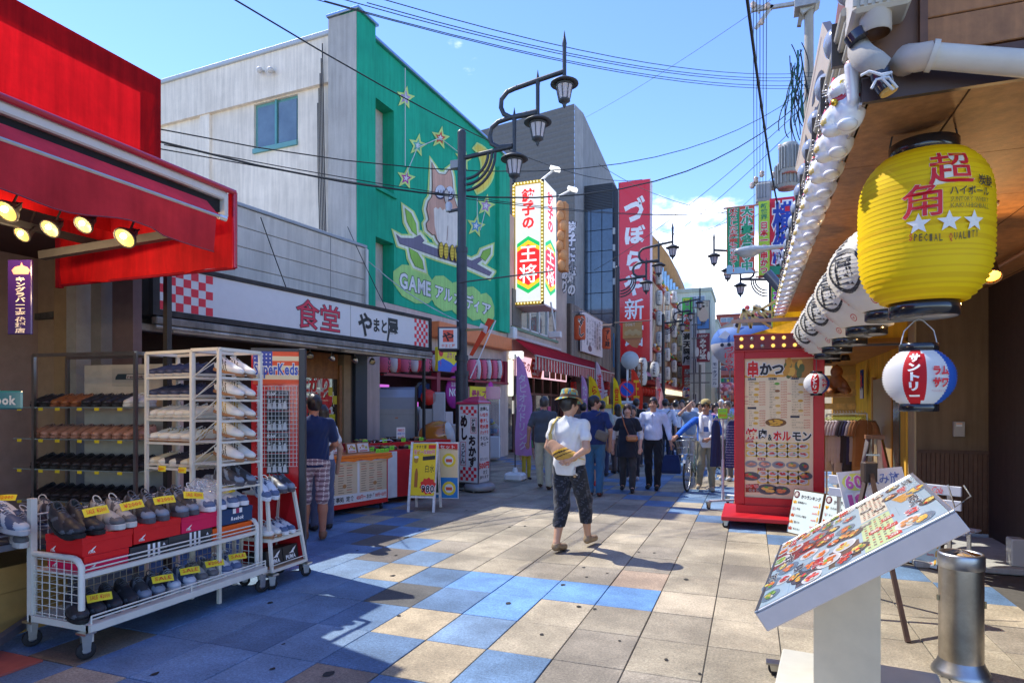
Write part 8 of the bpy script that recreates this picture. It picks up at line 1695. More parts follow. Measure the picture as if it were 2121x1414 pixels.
# garment rail left of the pillar
p=G(1497,1052); t=T('small_garment_rail','white castored garment rail with neon card and navy skirts','garment rail',(p.x,p.y,0)); F=MB(); F.tube([(0,0,.12),(0,0,.75)],.022,(.7,.7,.7),8);F.tube([(0,0,.75),(0,0,1.45)],.014,(.6,.6,.6),8);F.tube([(0.25,.5,.12),(.25,.5,1.38)],.02,(.6,.6,.6),8); F.tube([(-.2,-.15,.12),(.35,.25,.12)],.02,(.7,.7,.7),6); F.tube([(.05,.6,.12),(.6,.35,.12)],.02,(.7,.7,.7),6); F.tube([(0,0,1.38),(.25,.5,1.38)],.014,(.6,.6,.6),6); F.tube([(-.14,-.2,1.36),(.14,.15,1.38)],.01,(.5,.5,.5),5); P('frame',F,'paint',t)
for x,y in((-.2,-.15),(.35,.25),(.05,.6)): caster(t,x,y,.03,top=.11,col=(.3,.3,.3))
t2=T('neon_price_card','neon green price card with orange figures clipped on the small rail','price card',(p.x,p.y-.03,1.38)); F=MB(); F.box(-.07,.07,0,.006,0,.15,(.35,.85,.03)); P('card',F,'print',t2); F=MB(); text(F,'1000',0,.045,.1,.045,(.85,.2,.03),front(-.002),off=.02,res=1); text(F,'よりどり',0,.11,.1,.03,(.1,.3,.4),front(-.002),res=1); P('lettering',F,'print',t2)
garment((p.x-.10,p.y-.02,1.36),.21,.70,(.03,.05,.12),'navy denim skirt on the small garment rail',yaw=R(40),kind='skirt',group=None)
garment((p.x+.14,p.y+.05,1.36),.24,.72,(.05,.06,.16),'navy polka dot skirt on the small garment rail',yaw=R(0),kind='skirt',group=None)
o=[x for x in bpy.data.objects if x.name.startswith('skirt')][-1]
F=MB()
for i in range(10):
 for j in range(16): F.disc(-.09+i*.02+(j%2)*.010,-.10-j*.04,.006,.006,(.7,.7,.72),front(-.056),n=6)
P('dot_print',F,'print',o)
for k in range(4): t3=T('plastic_hanger',['yellow plastic hanger on the small rail','green plastic hanger on the small rail','bright yellow green hanger over the navy skirts','white tag hanger beside the dotted skirt'][k],'hanger',(p.x+.05+.07*k,p.y+.02,1.38)); F=MB(); c_=[(.75,.6,.03),(.2,.6,.1),(.5,.75,.05),(.7,.75,.72)][k]; F.tube([(-.1,0,-.02),(0,0,.06),(.1,0,-.02)],.008,c_,5); F.tube([(0,0,.06),(.01,0,.10),(-.01,0,.11)],.005,c_,4); (F.box(-.03,.05,-.06,-.055,-.2,-.04,(.7,.75,.72)) if k==3 else None); P('hanger_body',F,'paint',t3)
# folding menu easel row
a=G(1627,1102);b=G(1944,1182); d=(b-a); n_=4
for k in range(n_):
 if k==2: pass
 p0=a+d*(k/n_); ang=math.atan2(d.y,d.x); L_=d.length/n_
 t=T('ranking_board',['white ranking menu board with crowns at the left end of the row','white ranking menu board with hearts, second in the row','low menu board half hidden behind the slanted display','low menu board with prices by the steel ash bin'][k],'menu board',p0,rot=ang,group='low skewer ranking boards')
 Hb=.56; Mt=Matrix.Rotation(R(-14),4,'X'); F=MB(); F.box(.006,L_-.006,0,.03,0,Hb,(.08,.04,.02),M=Mt); F.box(.02,L_-.02,-.002,0,.015,Hb-.015,(.62,.72,.68),M=Mt); P('board',F,'print',t)
 F=MB(); M_=Mt@front(-.004); F.disc(.07,Hb-.07,.045,.045,(.12,.02,.03),M_,n=16); text(F,'串',.07,Hb-.07,.055,.06,(.75,.72,.65),M_,z=.002,off=.02); text(F,'かつランキング',L_*.6,Hb-.085,L_*.62,.05,(.05,.03,.04),M_,z=.001,off=.02)
 for r_ in range(5):
  z=Hb-.16-r_*.082
  if k%2==0: F.face([(.035,z-.02),(.085,z-.02),(.09,z+.022),(.074,z+.0),(.06,z+.026),(.046,z),(.03,z+.022)],[(.75,.5,.03),(.5,.5,.5),(.5,.1,.03),(.7,.3,.05),(.45,.08,.04)][r_],M_,z=.001)
  else: F.face([(.06,z-.025),(.088,z+.008),(.075,z+.025),(.06,z+.012),(.045,z+.025),(.032,z+.008)],[(.75,.5,.03),(.5,.5,.5),(.5,.1,.03),(.7,.3,.05),(.45,.08,.04)][r_],M_,z=.001)
  text(F,str(r_+1),.06,z-.002,.015,.025,(.6,.05,.03),M_,z=.002,res=1)
  st=[['名物串かつ','海老','ささみしそ巻き','豚バラ','ホルモン'],['ささみしそ巻','チーズ','つくね','うずら','もち']][k%2][r_]; text(F,st,.10+min(.17,len(st)*.028)/2+.005,z,min(.17,len(st)*.028),.028,(.04,.03,.04),M_,z=.001,off=.02,res=1)
  text(F,['100円','250円','140円','120円','160円'][r_],L_-.10,z-.02,.07,.024,(.65,.04,.03),M_,z=.001,off=.02,res=1); F.disc(L_-.045,z,.012,.034,(.72,.42,.08),M_,z=.001,n=8,a0=.3)
 P('lettering',F,'print',t)
fo=G(1881,1330); e0=W(1800,1000,4.9)
t=T('poster_easel','dark wooden easel holding a pink and yellow drinks poster','easel',(e0.x,e0.y,0),rot=TH-.1); F=MB();
M0=t.matrix_world; loc=Matrix.Rotation(-(TH-.1),4,'Z')@Matrix.Translation((-e0.x,-e0.y,0))@fo
bar(F,(0,0,1.12),loc,.028,(.06,.03,.02)); bar(F,(0,0,1.12),(-.35,-.25,0),.028,(.06,.03,.02)); bar(F,(0,.03,1.12),(.0,.45,0),.028,(.06,.03,.02)); F.box(-.06,.04,-.06,.02,.98,1.14,(.05,.03,.02),ch=.01); P('leg',F,'wood',t)
t=T('drinks_poster','pink and yellow drinks offer poster leaning on the easel','poster board',(e0.x,e0.y,0),rot=TH-.1); F=MB(); Mt=Matrix.Translation((.02,.0,.62))@Matrix.Rotation(R(-6),4,'Y')@Matrix.Rotation(R(-18),4,'X'); F.box(-.16,.34,0,.012,0,.46,(.72,.70,.68),M=Mt); P('panel',F,'print',t); F=MB(); M_=Mt@front(-.002); F.disc(-.04,.37,.10,.07,(.75,.78,.15),M_); text(F,'60',-.05,.37,.14,.10,(.65,.15,.45),M_,z=.002,off=.03,outline=(.8,.8,.8)); text(F,'飲み放',.18,.38,.25,.09,(.12,.18,.45),M_,z=.002,off=.01,outline=(.8,.8,.8)); text(F,'1200',.08,.16,.42,.22,(.66,.12,.38),M_,z=.003,off=.03,outline=(.8,.8,.8)); P('lettering',F,'print',t)
a=W(1716,980,6.6);b=W(1991,1018,5.6); d=Vector((b.x-a.x,b.y-a.y,0)); t=T('slatted_bench','pale lavender bench with red script on its two back slats','bench',(a.x,a.y,0),rot=math.atan2(d.y,d.x)); L_=d.length; LV=(.42,.46,.56)
for k in range(2): F=MB(); F.box(0,L_,0,.02,.76-k*.13,.85-k*.13,LV,ch=.005); P('back_slat',F,'paint',t)
for k in range(3): F=MB(); F.box(0,L_,.08+k*.13,.19+k*.13,.40,.42,LV,ch=.005); P('seat_slat',F,'paint',t)
F=MB()
for x in(.1,L_-.1): bar(F,(x,.02,0),(x,.02,.85),.03,(.6,.6,.6)); bar(F,(x,.45,0),(x,.45,.42),.03,(.6,.6,.6)); bar(F,(x,.02,.40),(x,.45,.40),.03,(.6,.6,.6))
P('frame',F,'metal',t)
F=MB(); text(F,'Coca-Cola',.22,.805,.22,.06,(.65,.03,.05),front(-.002),slant=.3,off=.0); text(F,'Coca-Cola',L_-.25,.805,.22,.06,(.65,.03,.05),front(-.002),slant=.3,off=.0); P('lettering',F,'print',t)
# slanted lit menu display in the foreground
A=Vector((.016,2.896,.684));B=Vector((.178,4.327,.686));C_=Vector((.885,4.246,1.183));D=Vector((.723,2.815,1.181))
ctr=Vector((.45,3.57,0)); t=T('slanted_menu_display','white pedestal display with a slanted picture menu board facing the street','menu stand',ctr)
ex=(A-B).normalized(); ey=(C_-B).normalized(); LBd=(A-B).length; WBd=(C_-B).length; Mb=plane(B-ctr,ex,ey); th=.088
GR=(.62,.52,.46)
F=MB(M=Mb); F.box(0,LBd,0,WBd,-th,-.004,GR,ch=.004); P('case',F,'paint',t)
F=MB(M=Mb); e=.018
for q_ in((0,LBd,0,e),(0,LBd,WBd-e,WBd),(0,e,e,WBd-e),(LBd-e,LBd,e,WBd-e)): F.box(q_[0],q_[1],q_[2],q_[3],-.003,.006,(.55,.56,.58) if q_[2]>0 else (.30,.33,.36),ch=.002)
P('metal_frame',F,'metal',t)
F=MB(M=Mb); z0=.002; F.face([(e,e),(LBd-e,e),(LBd-e,WBd-e),(e,WBd-e)],(.34,.46,.54),IDM,z=z0)
def bt(s,t_): return ((1-t_)*LBd, s*WBd)       # s low->high edge, t near->far
q=random.Random(17)
for k in range(40): x,y=q.uniform(.03,LBd-.03),q.uniform(.03,WBd*.98); F.face([(x,y),(min(x+.25,LBd-.02),y),(min(x+.25,LBd-.02),y+.003),(x,y+.003)],(.26,.38,.47),IDM,z=z0+.0003)
def panel(s0,s1,t0,t1,c,zz=.0006):
 (xa,ya_),(xb,yb2_)=bt(s0,t0),bt(s1,t1); F.face([(xb,ya_),(xa,ya_),(xa,yb2_),(xb,yb2_)],c,IDM,z=z0+zz); return xb,xa,ya_,yb2_
for s0,s1,t0,t1,c in((.59,.76,.03,.48,(.50,.62,.32)),(.60,.76,.50,.93,(.68,.62,.48)),(.20,.40,.52,.75,(.30,.06,.05)),(.02,.20,.50,.74,(.25,.05,.04)),(.22,.36,.0+.04,.26,(.08,.07,.07)),(.40,.57,.06,.28,(.12,.08,.07)),(.34,.42,.75,.96,(.16,.12,.10))):
 xb,xa,ya_,yb2_=panel(s0,s1,t0,t1,c)
 if s0>.58:
  for i in range(11):
   for j in range(5): x=xb+.03+(xa-xb-.05)*i/11; y=ya_+.015+(yb2_-ya_-.02)*j/5; F.face([(x,y),(x+.028,y),(x+.028,y+.012),(x,y+.012)],(.5,.12,.08) if (i+j)%3==0 else (.22,.20,.16),IDM,z=z0+.001)
for (s,t_,c,st) in((.74,.08,(.55,.03,.03),'肉'),(.74,.22,(.55,.03,.03),'一品'),(.74,.36,(.55,.03,.03),'酒'),(.66,.26,(.55,.03,.03),'鍋'),(.62,.44,(.2,.22,.2),'炊'),(.72,.60,(.05,.05,.05),'串'),(.64,.70,(.05,.05,.05),'揚'),(.74,.86,(.05,.05,.05),'焼'),(.62,.90,(.05,.05,.05),'飯')): x,y=bt(s,t_); F.face([(x-.035,y-.03),(x+.035,y-.03),(x+.035,y+.03),(x-.035,y+.03)],c,IDM,z=z0+.0014); text(F,st,x,y,.05,.045,(.75,.72,.65),IDM,z=z0+.0018,res=1)
for (s,t_,st,c) in((.12,.86,'サラダ',(.65,.03,.03)),(.13,.56,'一品料理',(.04,.04,.05)),(.22,.30,'刺身',(.04,.04,.05)),(.50,.90,'逸品',(.65,.03,.03)),(.40,.56,'揚物',(.65,.03,.03)),(.50,.12,'鍋',(.65,.03,.03)),(.34,.22,'鉄板焼',(.65,.03,.03)),(.88,.72,'串かつ',(.65,.03,.03)),(.86,.26,'焼肉',(.65,.03,.03)),(.90,.42,'ホルモン焼',(.04,.04,.05)),(.93,.84,'どて焼',(.04,.04,.05)),(.05,.35,'おでん',(.04,.04,.05)),(.30,.88,'鮮魚',(.65,.03,.03))):
 x,y=bt(s,t_); text(F,st,x,y,.055*len(st),.055,c,IDM,z=z0+.004,off=.03,outline=(.82,.82,.80),ow=.05,res=1)
for k in range(9): x,y=bt(.84+.008*k,.60+.035*k);
for k in range(8): x,y=bt(.86,.58); F.face([(x-.10+k*.028,y-.05+.004*k),(x-.08+k*.028,y-.05+.004*k),(x-.06+k*.028,y+.05),(x-.08+k*.028,y+.05)],(.75,.36+.03*(k%3),.06),IDM,z=z0+.0022)
P('printed_menu',F,'gloss',t)
k=0
for s,t_ in ((.07,.12),(.06,.62),(.07,.93),(.13,.25),(.14,.40),(.15,.72),(.22,.86),(.24,.14),(.25,.60),(.27,.45),(.32,.70),(.31,.08),(.35,.34),(.37,.84),(.40,.18),(.42,.68),(.43,.42),(.46,.82),(.48,.08),(.49,.28),(.50,.55),(.53,.72),(.55,.40),(.56,.14),(.84,.88),(.88,.10),(.82,.14),(.95,.30),(.94,.60),(.10,.48),(.20,.20),(.18,.93),(.30,.25),(.28,.93),(.36,.53),(.44,.94),(.52,.93),(.50,.43),(.05,.80),(.80,.72),(.05,.28)):
 F=MB(M=Mb); x,y=bt(s,t_); r=q.uniform(.065,.10); pc=q.choice([(.70,.70,.70),(.07,.06,.06),(.66,.68,.70),(.08,.07,.07),(.15,.22,.3)])
 F.disc(x,y,r,r*.62,pc,IDM,z=z0+.002,n=18); F.disc(x,y,r*.82,r*.50,tuple(v*.75+.03 for v in pc),IDM,z=z0+.0023,n=16)
 base=q.choice([(.72,.20,.05),(.75,.42,.06),(.60,.08,.05),(.25,.42,.06),(.75,.55,.15),(.65,.28,.10)])
 for j in range(16):
  v_=q.uniform(.65,1.25); cc=base if q.random()<.7 else q.choice([(.15,.40,.05),(.78,.62,.12),(.70,.05,.04),(.75,.72,.6)]); a_=q.random()*6.28; rr=q.random()**.6*.58; F.disc(x+rr*r*math.cos(a_),y+rr*r*.6*math.sin(a_),r*.24,r*.13,tuple(min(.85,c*v_) for c in cc),IDM,z=z0+.0026+.00012*j,n=6,a0=q.random()*3)
 P('dish_picture',F,'gloss',t)
F=MB(M=Matrix.Rotation(R(-6.5),4,'Z')); F.ring([[(x,y,z if z else .765+(x+.14)*.69) for x,y in((-.14,-.24),(.14,-.24),(.14,.2),(-.14,.2))] for z in(.12,0)],(.62,.52,.37),False); P('pedestal',F,'paint',t)
F=MB(M=Matrix.Rotation(R(-6.5),4,'Z')); F.box(-.33,.45,-.45,.50,.07,.12,(.50,.50,.44),ch=.008); P('base_plate',F,'paint',t)
for x,y in((-.30,-.35),(-.32,.42),(.4,.42)): caster(t,x,y,.035,top=.075,col=(.3,.3,.3),ang=.1)
F=MB(); F.tube([(.5,.1,.01),(.62,.25,.01),(.78,.2,.01),(.95,.35,.01),(1.1,.3,.01)],.006,(.02,.02,.02),5); F.box(.72,.80,.17,.23,0,.03,(.02,.02,.02),ch=.01); P('power_cord',F,'rubber',t)
t=T('white_s_hook','white bent wire hook behind the slanted menu display','hook',W(1985,1035,4.2)); F=MB(); F.tube([(-.06,0,.10),(-.02,0,-.05),(.07,0,.03),(.03,0,.10)],.006,(.7,.7,.7),6); P('wire',F,'metal',t)
# steel ash bin
t=T('steel_ash_bin','brushed steel cylindrical ash bin with open flap lid and flared foot','bin',(1.16,4.40,0)); r=.112
F=MB(); F.lathe([(.15,.0),(.15,.012),(.14,.03),(.122,.06),(r,.085)],(0,0,0),(.42,.43,.44),40,caps=(1,0)); P('flared_foot',F,'steel',t)
F=MB(); F.lathe([(r,.085),(r,.63)],(0,0,0),(.55,.50,.42),40,caps=(0,0)); F.box(-r-.01,-r+.004,-.01,.01,.42,.45,(.5,.45,.3)); F.tube([(r+.003,-.02,.40),(r+.003,-.02,.44)],.006,(.6,.5,.3),6); P('cylinder',F,'steel',t)
F=MB(); F.lathe([(r+.002,.625),(r+.006,.63),(r+.006,.70),(r,.712),(r-.012,.712),(r-.016,.69),(0,.685)],(0,0,0),(.55,.57,.60),40,caps=(0,0)); P('collar_rim',F,'steel',t)
for k in range(6): F=MB(); M=Matrix.Rotation(k*math.pi/3,4,'Z')@Matrix.Translation((.055,0,.705))@Matrix.Rotation(R(14),4,'Y'); F.add([(-.045,-.012,.0),(.04,-.04,-.004),(.04,.0,.012),(-.045,.006,.012)],[(0,1,2,3)],(.65,.67,.7),M=M); P('lid_flap',F,'chrome',t)
## right side overhead: pole, banners, yellow awning, wires
CB=(.025,.028,.03)
px_=2.0;py_=25.4
p=T('utility_pole','concrete utility pole with transformers and tangled cables above the eave','pole',(px_,py_,0)); F=MB(); F.tube([(0,0,0),(0,0,18.5)],[.2,.15],(.34,.31,.27),14)
P('mast',F,'concrete',p)
def WL(u,v,dy=0): return onY(u,v,py_+dy)-Vector((px_,py_,0))
F=MB()
for (u0,v0,u1,v1,wd) in((1556,22,1665,5,.12),(1555,12,1600,18,.1),(1565,60,1600,12,.12),(1655,25,1690,0,.5),(1554,382,1660,374,.12),(1565,8,1572,28,.06)): bar(F,WL(u0,v0),WL(u1,v1),wd,(.42,.41,.38))
F.box(WL(1645,0).x,WL(1688,0).x,-.4,.3,WL(1660,25).z,WL(1660,-40).z,(.33,.33,.33)); bar(F,WL(1655,55),WL(1660,25),.14,(.25,.2,.15)); P('crossarm',F,'iron',p)
F=MB()
for u,v in((1558,384),(1578,360),(1602,388),(1566,372),(1578,45),(1590,12),(1560,10),(1617,305),(1603,362)): q_=WL(u,v,-.1); F.lathe([(.05,-.12),(.11,-.05),(.06,-.02),(.11,.04),(.05,.10)],q_,(.52,.40,.32),10)
P('insulator',F,'gloss',p,kind='stuff')
for i,(u0,u1,v0,v1) in enumerate(((1617,1654,293,362),(1608,1655,330,392))):
 a=WL(u0,v1,-.5+.2*i);b=WL(u1,v0,-.5+.2*i); r=(b.x-a.x)/2; F=MB(); c=((a.x+b.x)/2,-.5+.3*i,a.z); h=b.z-a.z; F.lathe([(r*.8,0),(r,.08*h),(r,.9*h),(r*.9,.96*h),(r*.4,h)],c,(.30,.31,.30),20)
 for k in range(18): an=k*math.pi/9; F.box(r,r+.07,-.012,.012,.12*h,.85*h,(.27,.28,.28),M=Matrix.Translation(c)@Matrix.Rotation(an,4,'Z'))
 F.lathe([(0,-.01),(r*.85,-.01),(r*.85,.02)],c,(.42,.16,.14),20); P('transformer',F,'paint',p)
F=MB(); q=random.Random(6)
for k in range(34):
 u=1655+q.uniform(-35,25)*(.5+.5*k/70); v=90+k*3.6+q.uniform(-20,20); a=WL(u,v,-.3); b=WL(u+q.uniform(-25,25),v+q.uniform(50,130),-.3); m=(a+b)/2+Vector((q.uniform(-.35,.35),0,q.uniform(-.5,.1))); F.tube([(a*(1-i/8)**2+m*2*(i/8)*(1-i/8)+b*(i/8)**2) for i in range(9)],.018,CB if q.random()<.7 else (.03,.16,.13),4,caps=(0,0))
P('cable_tangle',F,'rubber',p,kind='stuff')
F=MB(); q_=WL(1583,400,-.2); F.box(q_.x-.3,q_.x+.25,-.4,0,q_.z-.4,q_.z+.35,(.28,.28,.28),ch=.06); P('switch_box',F,'paint',p)
def hangb(name,label,u0,u1,v0,v1,Z,f,th=.05,edge=(.55,.03,.05)):
 x0,x1,y,z0,z1=rect(u0,u1,v0,v1,Z); t=T(name,label,'banner',(x0,y,z0)); w=x1-x0;h=z1-z0; F=MB(); F.box(0,w,0,th,0,h,edge); P('panel',F,'print',t); F=MB(); f(F,w,h,front(-.01)); P('lettering',F,'print',t); F=MB(); F.tube([(-.1,th/2,h),(w+.1,th/2,h)],.03,(.3,.2,.15),5);F.tube([(-.1,th/2,0),(w+.1,th/2,0)],.03,(.3,.2,.15),5); P('rod',F,'iron',t); return t
def b1(F,w,h,M_):
 F.face([(0,0),(w,0),(w,h),(0,h)],(.62,.10,.05),M_); F.face([(.03*w,.0),(.46*w,.0),(.46*w,h*.99),(.03*w,h*.99)],(.02,.30,.12),M_,z=.002)
 F.face([(0,0),(w,0),(w*.9,h*.05),(w*.6,h*.10),(w*.3,h*.09),(.1*w,h*.14),(0,h*.12)],(.35,.5,.6),M_,z=.003)
 text(F,'広々としたお座敷もあります!!',w*.25,h*.50,w*.30,h*.96,(.70,.08,.05),M_,vert=True,off=.03,z=.006,outline=(.78,.74,.68),ow=.06,res=1); text(F,'大小宴会承り中',w*.73,h*.51,w*.40,h*.94,(.02,.32,.14),M_,vert=True,off=.04,z=.006,outline=(.78,.75,.70),ow=.06)
hangb('cloth_banner','green and orange cloth banner with two columns of writing',1505,1563,428,566,20,b1)
def b2(F,w,h,M_):
 F.face([(0,0),(w,0),(w,h),(0,h)],(.45,.65,.05),M_); text(F,'新世界',w*.5,h*.86,w*.62,h*.22,(.03,.22,.12),M_,vert=True,off=.02,z=.004); text(F,'日本一の串かつ',w*.5,h*.37,w*.66,h*.70,(.70,.03,.03),M_,vert=True,off=.04,z=.006,outline=(.8,.78,.7),ow=.06)
hangb('green_banner','narrow yellow green banner with red characters',1571,1594,417,570,21,b2,.5)
def b3(F,w,h,M_):
 F.face([(0,0),(w,0),(w,h),(0,h)],(.66,.02,.05),M_); F.face([(0,0),(w,0),(w,h*.12),(0,h*.12)],(.02,.28,.15),M_,z=.001); text(F,'横',w*.52,h*.74,w*.84,h*.40,(.02,.06,.38),M_,off=.03,z=.005,outline=(.8,.8,.8),ow=.05); text(F,'綱',w*.52,h*.34,w*.84,h*.40,(.02,.06,.38),M_,off=.03,z=.005,outline=(.8,.8,.8),ow=.05)
hangb('red_banner','big red banner with two huge blue characters',1594.5,1650,409,568,21,b3,.5)
def b4(F,w,h,M_): F.face([(0,0),(w,0),(w,h),(0,h)],(.12,.62,.04),M_); text(F,'日本一の',w*.5,h*.6,w*.7,h*.7,(.35,.02,.38),M_,vert=True,off=.04,z=.005,outline=(.8,.8,.8),ow=.05)
hangb('lower_green_banner','green banner with purple characters below the red one',1598,1625,572,700,22,b4,.3)
a=onY(1640,520,15.0);o=onY(1560,518,15.0); t=T('cobra_street_light','grey cobra head street light on a thin red arm','street lamp',o); F=MB(); F.tube([(0.35,0,.02),a-o+Vector((.8,0,0))],.03,(.5,.12,.08),8); P('arm',F,'paint',t)
sdf([ell((-.05,0,0),(.36,.14,.10)),cap((.2,0,.02),(.62,0,.03),.06,.045),ell((-.1,0,-.06),(.22,.11,.10))],.025,cols=[(.40,.42,.42)],name='lamp_head',m='gloss',parent=t)
t=T('tube_projector','grey tube projector clamped near the green banner','lamp',onY(1612,590,16)); F=MB(); F.tube([(-.25,0,.3),(.25,0,-.35)],.12,(.12,.13,.16),10); P('barrel',F,'gloss',t)
yw=T('yellow_awning','orange yellow awning with folding scissor arms above the menu pillar','awning',(.2,10.3,2.6)); O=Vector((.2,10.3,2.6)); YC=(.95,.50,.01)
F=MB(); pts=[onY(1538,697,10.0)-O,onY(1650,664,10.6)-O,onY(1720,664,10.6)-O,onY(1720,706,9.8)-O]; F.add(pts,[(0,1,2,3)],YC); F.add([onY(1600,640,12)-O,onY(1660,560,12)-O,onY(1660,690,12)-O,onY(1600,690,12)-O],[(0,1,2,3)],YC); P('cloth',F,'awning',yw)
F=MB(); bar(F,onY(1515,666,9.8)-O,onY(1660,660,9.8)-O,.05,(.45,.33,.2));
zz_=[(1528,690),(1540,640),(1555,680),(1562,638),(1590,660),(1578,640),(1612,620),(1600,655),(1625,650)]
for i in range(len(zz_)-1): bar(F,onY(*zz_[i],10.0)-O,onY(*zz_[i+1],10.0)-O,.035,(.60,.48,.15))
bar(F,onY(1538,640,10)-O,onY(1600,680,10)-O,.035,(.6,.48,.15)); bar(F,onY(1560,636,10)-O,onY(1626,655,10)-O,.035,(.6,.48,.15)); bar(F,onY(1612,618,10)-O,onY(1640,500,9.5)-O,.05,(.7,.52,.08)); P('scissor_arm',F,'paint',yw)
t=T('fish_lantern','giant blue and black pufferfish paper lantern behind the yellow awning','lantern',onY(1560,712,26)); r=1.05
F=MB(); n=24;m=16; rings=[];cols=[]
for i in range(m+1):
 a=-math.pi/2+math.pi*i/m; rings.append([(1.5*math.cos(2*math.pi*k/n)*math.cos(a)*r,1.2*math.sin(2*math.pi*k/n)*math.cos(a)*r,math.sin(a)*r*1.0) for k in range(n)])
for i in range(m):
 for k in range(n): a=-1+2*(i+.5)/m; cols.append((.62,.60,.62) if a<.05 else (.10,.22,.55) if a<.35 else (.03,.035,.05))
F.ring(rings,cols,True,(0,0)); P('paper_body',F,'lantern',t)
F=MB(); F.disc(-.55,.62,.16,.14,(.8,.8,.8),front(-1.02)); F.disc(-.55,.62,.09,.09,(.02,.02,.03),front(-1.03)); F.face([(-1.25,.2),(-.95,.12),(-.8,.3),(-1.0,.45)],(.7,.7,.7),front(-1.0)); F.disc(-1.1,-.1,.07,.07,(.02,.02,.03),front(-1.05)); F.disc(-.85,-.1,.07,.07,(.02,.02,.03),front(-1.08)); text(F,'づぼらや',-.85,-.62,.35,.9,(.6,.03,.04),front(-1.15),vert=True,off=.03); P('lettering',F,'print',t)
t=T('fish_fin_sign','moulded pink dragon like figure on the roof beyond the yellow awning','figure',onY(1558,655,30)); F=MB(); q=random.Random(2)
for k in range(24): F.ball((q.uniform(-.5,.3),q.uniform(-.3,.3),q.uniform(-.2,.5)),q.uniform(.08,.16),q.choice([(.6,.35,.25),(.55,.1,.1),(.65,.55,.4),(.4,.3,.2)]),8,5)
P('moulding',F,'matte',t,kind='stuff')
# overhead wires
q=random.Random(12); wn=0
def wire(label,pts,r=.012,sag=.35,col=CB,group='overhead wires'):
 a,b=[W(*p) for p in pts]; n=14; L=[]
 for i in range(n+1): s=i/n; v=a.lerp(b,s); v.z-=sag*4*s*(1-s); L.append(v-a)
 r*=.75; rr=[r*(pts[0][2]*(1-i/n)+pts[1][2]*i/n)/10 for i in range(n+1)] if False else r
 F=MB(); F.tube(L,rr,col,5); o=P('wire',F,'rubber'); o.location=a; tag(o,label,'wire',group)
for i,(v0,v1,u0) in enumerate(((-2,150,790),(6,158,760),(-4,166,700),(2,176,672),(-2,183,650))): wire('one of the five parallel thin wires crossing the top of the sky, %s'%['highest','second','middle','fourth','lowest'][i],((u0,v0,11),(1690,v1,23)),.012,.5)
wire('long black wire from the top left down across the green facade',((470,-10,9),(1330,372,33)),.018,.9)
wire('upper black wire crossing the mural horizontally',((300,262,9),(1655,195,24)),.015,1.6); wire('thick black cable crossing below the owl ears',((300,286,9),(1655,215,24)),.024,2.0)
wire('third wire across the mural falling to the far signs',((300,303,9),(1510,438,30)),.014,.5); wire('fourth wire across the mural falling to the far signs',((340,300,9.2),(1560,432,30)),.012,.6)
wire('thin wire rising from the red sign to the pole',((1230,560,33),(1660,225,23)),.016,.4); wire('thin wire rising to the pole top',((1345,520,36),(1640,270,23)),.016,.3); wire('faint guy wire low over the street',((1350,470,40),(1545,440,22)),.014,.6)
wire('wire running from the pole toward the far roofs',((1240,340,34),(1560,450,24)),.016,.5); wire('thin diagonal wire high over the street',((1210,245,40),(1640,-30,20)),.012,.2)
wire('black cable dropping from the mural corner to the canteen sign',((762,540,12.6),(950,665,11.6)),.012,.1,(.5,.5,.5)); wire('thin stay from the siding to the canteen sign',((540,450,8.6),(610,640,9.2)),.010,.02); wire('second stay from siding to the canteen sign',((720,470,12.5),(800,640,11.4)),.01,.02)
wire('thick twisted cable falling from the top beside the pole',((1545,-20,9),(1612,430,22)),.035,.3)
for k in range(5): wire('near vertical service wire left of the pole, %s'%['first','second','third','fourth','fifth'][k],((1560+k*7,-20,14),(1562+k*6,430,24)),.012,.05)
wire('thin cable along the far rooftops',((1500,655,70),(1640,632,25)),.02,.3); wire('dark service cable from the right building to the pole',((1480,470,40),(1660,300,24)),.014,.3); wire('cable between the post and the arcade front',((1460,500,45),(1600,420,24)),.014,.3)
